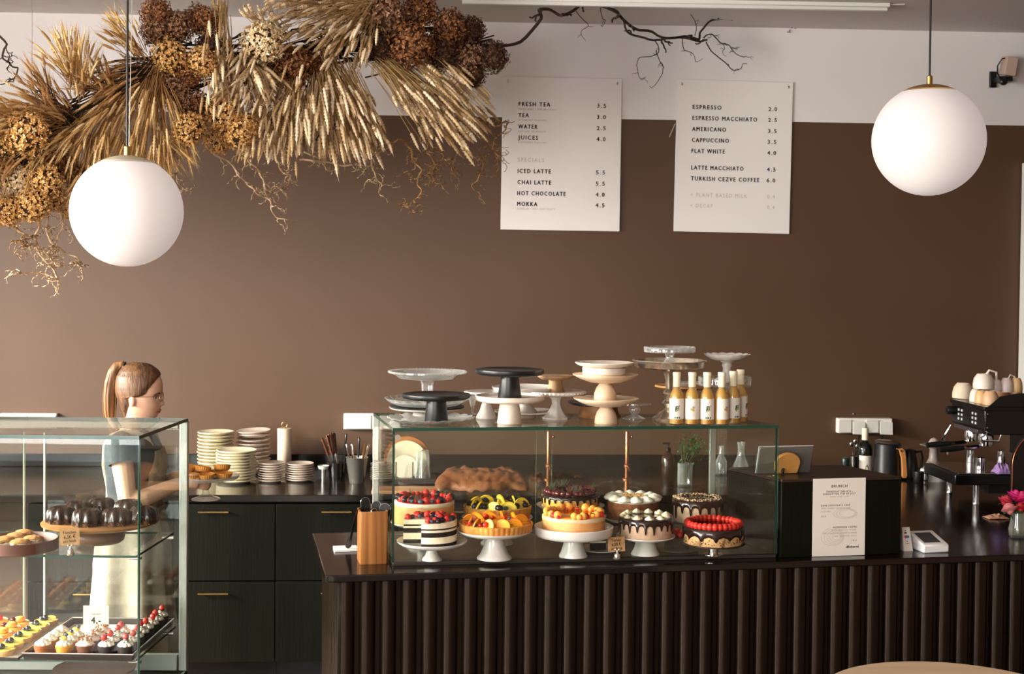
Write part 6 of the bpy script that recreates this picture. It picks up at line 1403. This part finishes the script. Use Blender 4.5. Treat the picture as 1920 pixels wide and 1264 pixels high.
cup(1829, 753, 11, 23, CW, 'slim white cup in the lower row beside the clay cup'); cup(1840, 756, 12, 24, CT, 'tan cup in the lower row, second from the clay cup'); cup(1857, 759, 15, 26, CB_, 'wide beige cup in the lower row in front', dy=-.0)
cup(1884, 752, 17, 20, mat('orange_clay_cup', (214, 160, 118), .4), 'orange clay cup in the lower row behind the guard', dy=.06); cup(1912, 752, 15, 20, CB_, 'beige cup at the end of the lower row', dy=.06)
cup(1851, 757, 19, 28, CW, 'large white cup with handle on top of the lower row', up=26.5, handle='r', dy=.05); cup(1876, 757, 10.5, 22, mat('rosy_cup', (226, 208, 202), .35, coat=.2), 'small rosy white cup on the upper row', up=21, dy=.06); cup(1896, 757, 12, 26, MATS['rosy_cup'], 'rounded white cup with raised handle on the upper row', up=20, handle='r', dy=.06); cup(1915, 757, 11, 26, CT, 'tan cup at the end of the upper row', up=20, dy=.06)
def pot(px, py, rpx, hpx, label):
    P = at_z(px, py, ZC+zt3+.003); s = spx(P)
    tag(MB().lathe([(0, 0), (rpx*s, 0), (rpx*s*1.02, 2*s), (rpx*s*.9, hpx*s), (rpx*s*.8, hpx*s), (rpx*s*.9, 3*s), (0, 3*s)], 28).build('milk_pitcher', CHROME, None, P), label, 'jug', 'steel pitchers on the drip tray')
pot(1819, 866, 7.5, 22, 'small steel pitcher at the far side of the drip tray'); pot(1838, 880, 10, 22, 'wide steel pitcher at the near corner of the drip tray'); pot(1877, 868, 8, 22, 'steel pitcher behind the purple cloth')
def cloth(name, label, P, w_, d_, h_, m, seed):
    b = MB(); rows = []
    for j in range(13):
        v = j/12; rows.append([(w_*(i/16-.5)*(1+.1*noise.noise(Vector((i*.4, j*.5, seed)))), d_*(v-.5), max(.002, h_*(math.sin(math.pi*i/16)**.5)*(math.sin(math.pi*v)**.5)*(.7+.6*noise.noise(Vector((i*.45, j*.5, seed+5)))))) for i in range(17)])
    b.loft(rows, 0, False, None, False); o = b.build(name, m, None, P); so = o.modifiers.new('thick', 'SOLIDIFY'); so.thickness = .003
    return tag(o, label, 'cloth')
cloth('cleaning_cloth', 'purple cleaning cloth crumpled on the drip tray', at_z(1878, 887, ZC+zt3+.003), .075, .09, .058, mat('lilac_cloth', (150, 118, 172), .9), 2)
P = at_z(1868, 972, ZC); cloth('folded_cloth', 'folded tan cloth on the counter beside the arched black board', P+Vector((0, 0, .002)), .10, .07, .02, mat('tan_cloth', (196, 146, 118), .9), 8)
# arched black board and roses at the counter end
P, s = ctr_at(1894, 1000)
ab = thing('arched_board', 'black arched board with copper edge standing near the espresso machine', 'board', P, 0)
hh = 197*s; ww = .42; n = 18; rr = .16
pr = [(0, 0), (0, hh-rr)]+[(rr-rr*math.cos(math.pi/2*k/n), hh-rr+rr*math.sin(math.pi/2*k/n)) for k in range(1, n+1)]+[(ww-rr+rr*math.sin(math.pi/2*k/n), hh-rr+rr*math.cos(math.pi/2*k/n)) for k in range(n+1)]+[(ww, 0)]
b = MB(); b.prism(pr, -.01, .01, 0, Matrix.Rotation(R(90), 4, 'X')); b.build('panel', PLASTICB, ab)
b = MB(); b.tube([(x, -.011, z) for x, z in pr], .0022, 6); b.build('copper_edge', COPPER, ab)
MB().box((ww/2, .0, .006), (ww*.7, .08, .012)).build('foot', PLASTICB, ab)
P, s = ctr_at(1908, 1007)
tag(MB().lathe([(0, 0), (13*s, 0), (16*s, 4*s), (17*s, 16*s), (13*s, 32*s), (12*s, 46*s), (11.4*s, 46*s), (12*s, 32*s), (16*s, 16*s), (14*s, 5*s), (0, 3*s)], 32).build('vase', GLASS, None, P), 'clear glass vase of pink roses at the end of the counter', 'vase')
tag(MB().lathe([(0, 3.6*s), (13.4*s, 5.2*s), (15.6*s, 16*s), (13*s, 28*s), (0, 28*s)], 28).build('vase_water', glassware('yellow_water', (.93, .92, .72), .02, .1), None, P), 'slightly yellow water standing in the rose vase', 'water')
def mk_rose(m, name):
    b = MB(); q = random.Random(len(name))
    for ring, (n, rr, h, cl) in enumerate(((3, .22, .9, .15), (4, .42, .86, .2), (5, .66, .7, .34), (6, .92, .5, .6))):
        for k in range(n):
            a0 = 2*math.pi*k/n+ring*.7; rows = []
            for j in range(6):
                v = j/5; r_ = rr*(.35+.65*math.sin(v*1.9)); row = []
                for i in range(7):
                    u = i/6-.5; a = a0+u*2*math.pi/n*1.35; cr = r_*(1+cl*.25*v*v*(1-2*abs(u)))
                    row.append((cr*math.cos(a), cr*math.sin(a), -.5+h*1.3*v-.18*v*v*cl*4*(.4)-abs(u)*.2*v))
                rows.append(row)
            b.loft(rows, 0, False, None, False)
    b.sph((0, 0, -.35), .45, 10, 8)
    return b.mesh(name, m, 80)
for (px, py, rp, col, c2_, lab, dy) in ((1892, 953, 13, (238, 150, 152), (226, 122, 128), 'pale pink rose at the front of the vase', -.03), (1886, 938, 12, (214, 60, 76), (190, 40, 58), 'coral red rose behind the pale pink one', .0), (1904, 928, 13, (222, 38, 128), (196, 24, 104), 'magenta rose standing highest in the vase', .02), (1920, 932, 15, (206, 22, 100), (180, 14, 82), 'deep magenta rose at the far side of the vase', -.01), (1914, 951, 11, (190, 30, 44), (160, 20, 34), 'red rose low between the others', -.02)):
    q = at_d(px, py, dep(P)+dy); t = thing('rose', lab, 'flower', q, rnd.uniform(0, 6), 'roses in the glass vase')
    fl = link('flower_head', mk_rose(mat('petal_%d' % px, col, .5, c2=c2_, scale=40), 'rose_head'), t, (0, 0, 0), (R(28), 0, rnd.uniform(0, 6)), rp*s*1.22)
    b = MB(); e = Vector((P.x+rnd.uniform(-6, 6)*s, P.y, P.z+6*s))-q; rz = Matrix.Rotation(-t.rotation_euler.z, 3, 'Z'); e = rz @ e
    b.tube([(0, 0, -.3*rp*s), (e.x*.55, e.y*.55, e.z*.45), tuple(e)], 1.2*s, 6); b.build('stem', MINT, t)
    b = MB()
    for k in range(4): b.add([Vector(p)*rp*s*.9 for p in ((.5*math.cos(k*1.6), .5*math.sin(k*1.6), -.5), (1.1*math.cos(k*1.6+.25), 1.1*math.sin(k*1.6+.25), -.6), (1.5*math.cos(k*1.6), 1.5*math.sin(k*1.6), -.9), (1.1*math.cos(k*1.6-.25), 1.1*math.sin(k*1.6-.25), -.6))], [(0, 1, 2, 3)])
    b.build('leaf', MINT, t)
# round table in front of the counter
q = at_z(1792, 1243.5, .75); dr = Vector((q.x, q.y, 0)).normalized(); c = q-dr*.40
t = thing('round_table', 'round beige topped cafe table in front of the fluted counter', 'table', (c.x, c.y, 0))
MB().lathe([(0, .722), (.39, .722), (.40, .727), (.40, .745), (.397, .75), (0, .75)], 96).build('table_top', mat('beige_table_wood', (176, 148, 122), .5, c2=(164, 136, 110), scale=5, stretch=(.4, 3, 1)), t)
MB().lathe([(0, .012), (.02, .012), (.022, .72), (0, .72)], 20).build('column', BLACKM, t); MB().lathe([(0, 0), (.22, 0), (.22, .008), (.05, .014), (0, .014)], 40).build('foot', BLACKM, t)
# ------------------------------------------------------------------ the hanging garland of dried flowers
def GD(px): return 5.45+1.35*max(-.1, px/930.0)
gc = at_d(450, 160, GD(450))
gar = thing('dried_flower_garland', 'huge hanging garland of dried hydrangeas, wheat and twisted twigs below the ceiling', 'garland', gc)
def gp(px, py, dd=0.0): return at_d(px, py, GD(px)+dd)-gc
HYC = mat('hydrangea_core', (74, 46, 26), .9)
HYM = {k: island_mat('hydrangea_'+k, c) for k, c in (('brown', ((58, 32, 16), (112, 66, 32), (150, 94, 50), (176, 122, 74))), ('dark', ((34, 20, 13), (66, 40, 24), (96, 60, 38), (120, 84, 56))), ('gold', ((142, 90, 40), (206, 148, 76), (230, 180, 108), (246, 214, 156))),
                                                         ('cream', ((206, 162, 108), (238, 206, 154), (248, 226, 184), (252, 240, 212))), ('mauve', ((70, 44, 28), (118, 80, 54), (156, 112, 78), (188, 146, 108))))}
def mk_hyd(m, name, seed, n=520):
    q = random.Random(seed); b = MB(); b.sph((0, 0, 0), .76, 14, 10, 1)
    for k in range(n):
        z = 1-2*(k+.5)/n; a = k*2.39996+q.uniform(-.2, .2); r = math.sqrt(1-z*z)
        d = Vector((r*math.cos(a), r*math.sin(a), z)); d = (d+Vector((q.uniform(-.12, .12), q.uniform(-.12, .12), q.uniform(-.12, .12)))).normalized()
        c = d*q.uniform(.78, 1.08)*(1+.07*math.sin(5*a+seed)*r); t1 = d.cross(Vector((.3, .2, 1))).normalized(); t2 = d.cross(t1); tw = q.uniform(0, 6.28); S = q.uniform(.085, .135)
        tilt = Vector((q.uniform(-.5, .5), q.uniform(-.5, .5), q.uniform(-.5, .5)))*.13
        for p in range(4):
            e = tw+p*1.571; u = t1*math.cos(e)+t2*math.sin(e); v = t1*math.cos(e+1.571)+t2*math.sin(e+1.571)
            lift = d*q.uniform(-.05, .10)
            b.add([c, c+u*S*.55+v*S*.42+lift*.6+tilt*.5, c+u*S*1.05+lift+tilt, c+u*S*.55-v*S*.42+lift*.6+tilt*.5], [(0, 1, 2, 3)])
    return b.mesh(name, [m, HYC], 80)
HY = {k: [mk_hyd(m, 'hydrangea_head', 11*i+j) for j in range(2)] for i, (k, m) in enumerate(HYM.items())}
def hyd(px, py, r, kind, dd=0.0):
    s = GD(px)/F; link('hydrangea_head', rnd.choice(HY[kind]), gar, gp(px, py, dd), (rnd.uniform(0, 6), rnd.uniform(0, 6), rnd.uniform(0, 6)), (r*s*1.1, r*s*rnd.uniform(.98, 1.15), r*s*rnd.uniform(1.0, 1.18)))
for a in ((291, 26, 27, 'brown'), (292, 58, 26, 'mauve'), (330, 52, 30, 'mauve'), (378, 38, 29, 'brown'), (318, 106, 31, 'gold', -.05), (378, 116, 27, 'gold', -.1), (350, 140, 30, 'brown'), (332, 160, 26, 'mauve'), (395, 86, 26, 'dark'), (355, 244, 29, 'gold', -.1), (418, 214, 32, 'gold', -.08), (446, 246, 30, 'gold', -.1), (410, 262, 24, 'gold'), (372, 200, 26, 'brown'), (340, 195, 24, 'mauve'),
          (725, 30, 40, 'mauve'), (788, 20, 30, 'brown'), (842, 52, 33, 'brown', -.05), (882, 58, 25, 'dark'), (770, 84, 38, 'brown', -.1), (828, 96, 33, 'dark'), (876, 112, 32, 'mauve'), (926, 106, 27, 'dark', -.05), (889, 140, 22, 'dark'), (712, 90, 28, 'dark'), (700, 30, 26, 'dark', .1), (750, 50, 32, 'dark', .1), (865, 85, 28, 'dark', .1),
          (493, 80, 34, 'cream', -.12), (550, 122, 33, 'brown', -.05), (587, 122, 20, 'brown'), (458, 240, 26, 'gold', -.1), (520, 115, 24, 'dark', .1),
          (47, 250, 38, 'gold', -.1), (2, 275, 27, 'gold'), (32, 338, 26, 'cream', -.05), (82, 342, 30, 'gold', -.1), (107, 302, 27, 'brown'), (13, 395, 28, 'gold', -.05), (62, 384, 30, 'gold', -.1), (28, 366, 24, 'cream'), (138, 328, 22, 'brown'), (128, 394, 16, 'gold'), (78, 280, 26, 'mauve'), (8, 322, 26, 'gold'), (60, 300, 26, 'mauve', .05), (100, 370, 24, 'gold')): hyd(*a)
STRAW = island_mat('straw', ((150, 116, 70), (196, 158, 104), (222, 188, 134))); STRAWP = island_mat('pale_wheat_ear', ((176, 140, 94), (218, 186, 140), (240, 214, 174), (250, 232, 202)))
BARL = island_mat('golden_barley', ((170, 124, 68), (220, 176, 110), (238, 202, 142), (248, 222, 172))); BARLD = island_mat('brown_barley', ((130, 92, 52), (182, 136, 84), (214, 168, 112)))
DSTEM = mat('dark_stem', (58, 42, 26), .85, c2=(40, 28, 18), scale=30)
def ear(b, p0, d, L, r, q, awn, mi=0, mj=0):
    """one head of grain: p0 its foot, d its direction"""
    d = d.normalized(); up = d.cross(Vector((.2, .1, 1))); up = up.normalized() if up.length > 1e-4 else Vector((1, 0, 0)); v = d.cross(up)
    n = 13; rings = []; bend = Vector((0, 0, -1))*L*.10
    for k in range(n+1):
        t = k/n; w_ = r*(math.sin(math.pi*min(1, .14+t*.84))**.5)*(1.22 if k % 2 else .70); c = p0+d*L*t+bend*t*t
        rings.append([c+(up*math.cos(2*math.pi*i/6+k*.52)+v*math.sin(2*math.pi*i/6+k*.52))*w_ for i in range(6)])
    b.loft(rings, mi)
    for k in range(awn):
        t = q.uniform(.1, 1); a = q.uniform(0, 6.28); o = up*math.cos(a)+v*math.sin(a); c = p0+d*L*t+bend*t*t; e = c+(d*1.0+o*.28).normalized()*L*q.uniform(.55, 1.0)*(1 if awn > 6 else .5)
        x = o.cross(d).normalized()*r*.14; b.add([c-x, c+x, e], [(0, 1, 2)], mj)
def bunch(name, root, a0, a1, l0, l1, n, kind, seed, zsp=.16, rootsp=9, dd=0.0, curve=.12):
    """a tied bunch: stems fan from the root between two picture-plane angles (degrees, 0 right, 90 up)"""
    q = random.Random(seed); b = MB(); s = GD(root[0])/F
    for k in range(n):
        A = R(q.uniform(a0, a1)); L = q.uniform(l0, l1); rx, ry = root[0]+q.gauss(0, rootsp), root[1]+q.gauss(0, rootsp)
        d0 = q.uniform(-zsp, zsp*.5)+dd
        P0 = gp(rx, ry, dd+q.uniform(-.03, .05)); ex, ey = rx+L*math.cos(A), ry-L*math.sin(A)+curve*L*.5
        if kind == 'wheat': eL, er, aw = q.uniform(28, 42), q.uniform(3.1, 4.3), 5
        elif kind == 'small': eL, er, aw = q.uniform(17, 28), q.uniform(2.6, 3.6), 3
        else: eL, er, aw = q.uniform(22, 34), q.uniform(2.0, 2.8), 14
        mx, my = rx+(L-eL)*math.cos(A), ry-(L-eL)*math.sin(A)+curve*L*.2
        M_ = gp(mx, my, d0*.8); E_ = gp(ex, ey, d0)
        b.tube([P0, lerp(P0, M_, .5)+Vector((0, 0, .008)), M_], [.0018, .0016, .0014], 4, 1, None, False)
        ear(b, M_, E_-M_, (E_-M_).length, er*s, q, aw, 0, 0)
    mm_ = {'wheat': [STRAWP, STRAW], 'small': [STRAWP, STRAW], 'barley': [BARL, BARLD], 'brown': [BARLD, DSTEM]}[kind]
    b.build(name, mm_, gar, ang=70)
# golden barley on the left, fanning up, left and down
for i, a in enumerate((((138, 150), 78, 135, 50, 112, 60), ((150, 175), 60, 100, 40, 105, 40), ((110, 225), 140, 200, 50, 130, 70), ((140, 230), 110, 160, 40, 90, 46), ((150, 235), 200, 262, 40, 110, 60), ((185, 250), 245, 285, 40, 90, 50),
                       ((262, 110), 105, 150, 45, 105, 46), ((290, 130), 175, 225, 60, 140, 70), ((295, 120), 225, 262, 70, 190, 80), ((300, 140), 258, 300, 70, 170, 70), ((215, 190), 200, 265, 40, 125, 60), ((205, 170), 100, 170, 30, 80, 40), ((60, 215), 150, 205, 30, 100, 50), ((170, 300), 230, 300, 30, 80, 40), ((290, 240), 275, 330, 30, 90, 30), ((90, 190), 95, 150, 30, 80, 40), ((30, 230), 130, 190, 20, 70, 30), ((250, 250), 240, 300, 20, 70, 40), ((70, 300), 220, 300, 20, 70, 24), ((20, 300), 160, 260, 20, 60, 24))):
    bunch('barley_bunch', a[0], a[1], a[2], a[3], a[4], a[5], 'barley' if i % 4 != 3 else 'brown', 100+i)
q0 = random.Random(21)                        # unseen extra garland beyond the left edge, added to shade the upper wall
for k in range(22): hyd(-35-k*22+q0.uniform(-12, 12), 330-k*3+q0.uniform(-110, 110), q0.uniform(30, 42), q0.choice(('gold', 'brown', 'mauve', 'gold')), q0.uniform(-.15, .15))
for k in range(7): bunch('barley_bunch', (-60-k*62, 260), q0.uniform(60, 200), q0.uniform(220, 290), 60, 170, 60, 'barley', 150+k)
# wheat in the middle and on the right
for i, a in enumerate((((690, 10), 165, 205, 60, 205, 80, 'small'), ((690, 20), 195, 235, 60, 150, 70, 'small'), ((700, 20), 235, 265, 50, 110, 40, 'small'), ((560, 110), 232, 268, 60, 140, 60, 'small'), ((600, 120), 255, 285, 60, 175, 66, 'wheat'), ((610, 110), 280, 306, 80, 205, 80, 'wheat'), ((560, 150), 258, 282, 60, 140, 50, 'wheat'),
                       ((715, 120), 300, 318, 70, 190, 60, 'small'), ((720, 110), 314, 331, 90, 235, 76, 'wheat'), ((780, 120), 318, 330, 60, 180, 46, 'wheat'), ((415, 10), 258, 282, 30, 130, 46, 'small'), ((412, 120), 260, 285, 30, 110, 46, 'small'), ((470, 100), 215, 262, 20, 80, 46, 'small'), ((470, 110), 290, 330, 40, 90, 44, 'wheat'), ((490, 180), 245, 285, 40, 125, 56, 'small'), ((530, 190), 250, 285, 40, 115, 50, 'small'), ((650, 130), 285, 305, 60, 165, 50, 'small'), ((490, 60), 75, 130, 20, 62, 12, 'small'), ((530, 70), 120, 200, 30, 80, 34, 'small'), ((455, 150), 200, 280, 20, 80, 34, 'small'), ((820, 110), 318, 330, 40, 120, 24, 'wheat'))):
    bunch('wheat_bunch', a[0], a[1], a[2], a[3], a[4], a[5], a[6], 200+i, zsp=.2, rootsp=11, curve=.10)
bunch('dark_grass_bunch', (690, 4), 168, 192, 60, 170, 40, 'brown', 77, dd=.12)
# dark core of stems that everything is tied to
b = MB(); q = random.Random(31); core = [(-500, 260), (-340, 290), (-180, 320), (-60, 330), (40, 290), (130, 235), (230, 170), (340, 130), (450, 120), (560, 100), (680, 70), (800, 80), (900, 100)]
for k in range(170):
    i = q.randint(0, len(core)-3); ln = q.randint(1, 2); pts = []
    for j in range(ln+2):
        if i+j < len(core):
            pts.append(gp(core[i+j][0]+q.gauss(0, 16), core[i+j][1]+q.gauss(0, 24), q.uniform(.0, .22)))
    b.tube(pts, [q.uniform(.003, .006)]*len(pts), 5)
for k in range(60):
    x = q.uniform(420, 640); y = q.uniform(120, 190); b.tube([gp(x, y, .1), gp(x+q.gauss(10, 20), y+50, .08), gp(x+q.gauss(20, 30), y+q.uniform(60, 100), .06)], .003, 4)
b.build('stem_bundle', DSTEM, gar)
# corkscrew twigs
TWL = mat('pale_twig', (214, 188, 152), .75, c2=(170, 138, 102), scale=40); TWD = mat('dark_twig', (60, 44, 32), .8, c2=(40, 28, 20), scale=40); TWO = mat('ochre_twig', (176, 136, 86), .75, c2=(130, 96, 58), scale=40)
def twig(pts, r0, r1, m, seed, sub=5, sublen=40, dd=0.0, drift=0.0, wob=3.0):
    """one twisted branch through the given points with curly side shoots"""
    q = random.Random(seed); b = MB()
    def curl(pl, ra, rb, d_, amp):
        fine = []; n = len(pl)
        for i in range(n-1):
            p0, p1, p2, p3 = pl[max(i-1, 0)], pl[i], pl[i+1], pl[min(i+2, n-1)]
            for t in (0, .25, .5, .75):
                f = [.5*((2*p1[c])+(-p0[c]+p2[c])*t+(2*p0[c]-5*p1[c]+4*p2[c]-p3[c])*t*t+(-p0[c]+3*p1[c]-3*p2[c]+p3[c])*t**3) for c in (0, 1)]
                fine.append(f)
        fine.append(list(pl[-1])); ph = q.uniform(0, 6); N_ = len(fine)
        P = [gp(x+amp*math.sin(i*1.7+ph)*.5, y+amp*math.cos(i*1.3+ph)*.5, dd+d_+drift*i/N_+.02*math.sin(i*.9+ph)) for i, (x, y) in enumerate(fine)]
        b.tube(P, [ra+(rb-ra)*i/(N_-1) for i in range(N_)], 6); return fine
    fine = curl(pts, r0, r1, 0, wob)
    for k in range(sub):
        i = q.randint(len(fine)//6, len(fine)-1); x, y = fine[i]; A = q.uniform(0, 6.28); pl = [(x, y)]; L = sublen*q.uniform(.4, 1.1)
        for j in range(5):
            A += q.choice((-1, 1))*q.uniform(.2, 1.1); x += L/5*math.cos(A); y += L/5*(math.sin(A)*.8+.28); pl.append((x, y))
        f2 = curl(pl, max(r1*1.1, r0*.4), r1*.6, q.uniform(-.05, .05), wob*.6)
        if q.random() < .7:
            x, y = f2[len(f2)//2]; A = q.uniform(0, 6.28); pl = [(x, y)]
            for j in range(4):
                A += q.choice((-1, 1))*q.uniform(.3, 1.2); x += L/9*math.cos(A); y += L/9*(math.sin(A)*.8+.2); pl.append((x, y))
            curl(pl, r1*.8, r1*.5, 0, wob*.4)
    b.build('twisted_twig', m, gar, ang=80)
Z = lambda pts, sc, ox, oy: [(x/sc+ox, y/sc+oy) for x, y in pts]
main = Z([(60, 218), (200, 222), (300, 203), (400, 92), (390, 50), (437, 45), (500, 75), (560, 50), (600, 16), (640, 12), (690, 30), (760, 50), (800, 95), (860, 140), (940, 155), (1000, 186), (1100, 178), (1170, 192)], 2.595, 860, 0)
twig(main, .0085, .007, TWD, 1, 6, 26, .0, .15, 1.2)
twig(Z([(1170, 192), (1180, 150), (1230, 100), (1290, 92), (1342, 90), (1362, 27), (1420, 60), (1490, 25), (1520, 65), (1580, 95), (1640, 136), (1700, 90), (1753, 85), (1778, 140), (1800, 200), (1808, 232)], 2.595, 860, 0), .0062, .0022, TWD, 2, 8, 28, .15, .1, 1.0)
twig(Z([(690, 28), (770, 62), (805, 105), (820, 155), (905, 186), (960, 196), (1000, 190), (1080, 182), (1160, 200), (1210, 195)], 2.595, 860, 0), .0062, .005, TWD, 3, 4, 24, .0, .12, 1.2)
twig(Z([(1190, 185), (1230, 165), (1270, 205), (1320, 225), (1345, 260), (1395, 278)], 2.595, 860, 0), .0042, .0016, TWD, 4, 9, 26, .15, .0, 1.6)
twig(Z([(1205, 205), (1230, 250), (1280, 290), (1335, 340), (1370, 335), (1385, 310), (1402, 312)], 2.595, 860, 0), .0036, .0016, TWD, 5, 2, 16, .15, 0, 1.2)
twig(Z([(955, 195), (975, 245), (940, 275), (880, 280), (868, 330), (885, 385), (910, 375)], 2.595, 860, 0), .003, .0012, TWD, 6, 4, 18, .1, 0, 1.2)
twig(Z([(960, 245), (975, 290), (995, 325), (985, 370), (945, 425), (930, 420)], 2.595, 860, 0), .0028, .0012, TWD, 7, 3, 14, .1, 0, 1.2)
twig(Z([(570, 55), (600, 90), (630, 125), (595, 155), (617, 200)], 2.595, 860, 0), .0026, .001, TWD, 8, 2, 14, .05, 0, 1.0)
twig(Z([(1090, 185), (1095, 240), (1140, 260), (1155, 300), (1190, 285)], 2.595, 860, 0), .0026, .001, TWD, 9, 3, 16, .12, 0, 1.0)
twig(Z([(1150, 175), (1155, 120), (1130, 70), (1115, 55)], 2.595, 860, 0), .0024, .001, TWD, 10, 3, 14, .12, 0, 1.0)
twig(Z([(690, 40), (700, 90), (715, 100), (700, 128)], 2.595, 860, 0), .0022, .001, TWD, 12, 2, 10, .05, 0, 1.0)
twig([(-10, 60), (12, 82), (4, 104), (20, 122), (34, 130), (22, 150), (2, 158)], .005, .002, TWD, 13, 8, 34, .2, 0, 2)
twig([(440, 70), (462, 62), (468, 78), (452, 92), (438, 84)], .005, .002, TWD, 14, 5, 26, .1, 0, 2)
# pale curls hanging below
for i, (pts, m, sub, sl) in enumerate((
    ([(300, 225), (322, 244), (334, 262), (326, 284), (338, 296), (332, 318), (334, 344), (352, 357)], TWL, 10, 34),
    ([(338, 230), (372, 222), (388, 240), (396, 262), (398, 286), (430, 304), (450, 332), (470, 350), (486, 366), (506, 376), (512, 402), (534, 412), (556, 414)], TWL, 10, 40),
    ([(440, 262), (452, 292), (476, 310), (490, 330), (500, 356), (520, 350), (540, 372)], TWL, 12, 40),
    ([(500, 290), (520, 302), (528, 322), (544, 330), (536, 352), (512, 362)], TWL, 9, 34),
    ([(570, 286), (596, 296), (612, 318)], TWL, 6, 30), ([(560, 300), (600, 302), (640, 310), (668, 308), (700, 292), (740, 270)], TWL, 8, 36),
    ([(700, 260), (730, 268), (752, 262), (770, 280), (776, 304), (790, 318), (782, 340), (790, 360), (776, 376), (762, 388), (750, 382)], TWO, 12, 46),
    ([(790, 235), (806, 256), (800, 282), (812, 300), (822, 318), (806, 330)], TWO, 14, 44), ([(860, 225), (862, 262), (880, 282), (906, 300), (898, 332), (884, 348)], TWO, 10, 46),
    ([(900, 225), (930, 236), (950, 228), (946, 246), (932, 256), (924, 276), (936, 298)], TWO, 12, 36), ([(820, 230), (824, 270), (836, 300), (850, 296), (846, 320)], TWO, 10, 40),
    ([(700, 250), (696, 300), (704, 330), (716, 348)], TWL, 8, 40),
    ([(70, 395), (74, 420), (66, 448), (80, 470), (100, 490), (112, 500), (150, 492)], TWL, 12, 50), ([(92, 380), (88, 430), (98, 456), (128, 476), (150, 488), (154, 504)], TWL, 8, 40),
    ([(64, 440), (74, 476), (96, 500), (108, 524), (86, 514), (40, 512), (8, 522)], TWL, 10, 46), ([(110, 380), (118, 420), (106, 450), (96, 470)], TWL, 7, 44), ([(20, 420), (40, 436), (60, 446), (20, 452)], TWO, 8, 40), ([(80, 250), (90, 280), (60, 320), (70, 360)], TWL, 8, 40), ([(230, 240), (242, 262), (236, 280)], TWL, 6, 24))):
    twig(pts, .0054, .002, m, 40+i, int(sub*1.5), sl, -.02, 0, 2.2)
# suspension wires up to the ceiling
for px, py in ((60, 210), (300, 90), (520, 60), (800, 40)):
    p = gp(px, py, .1); MB().tube([p, (p.x, p.y, ZCEIL-gc.z-.002)], .0012, 5).build('hanging_wire', STEEL, gar)
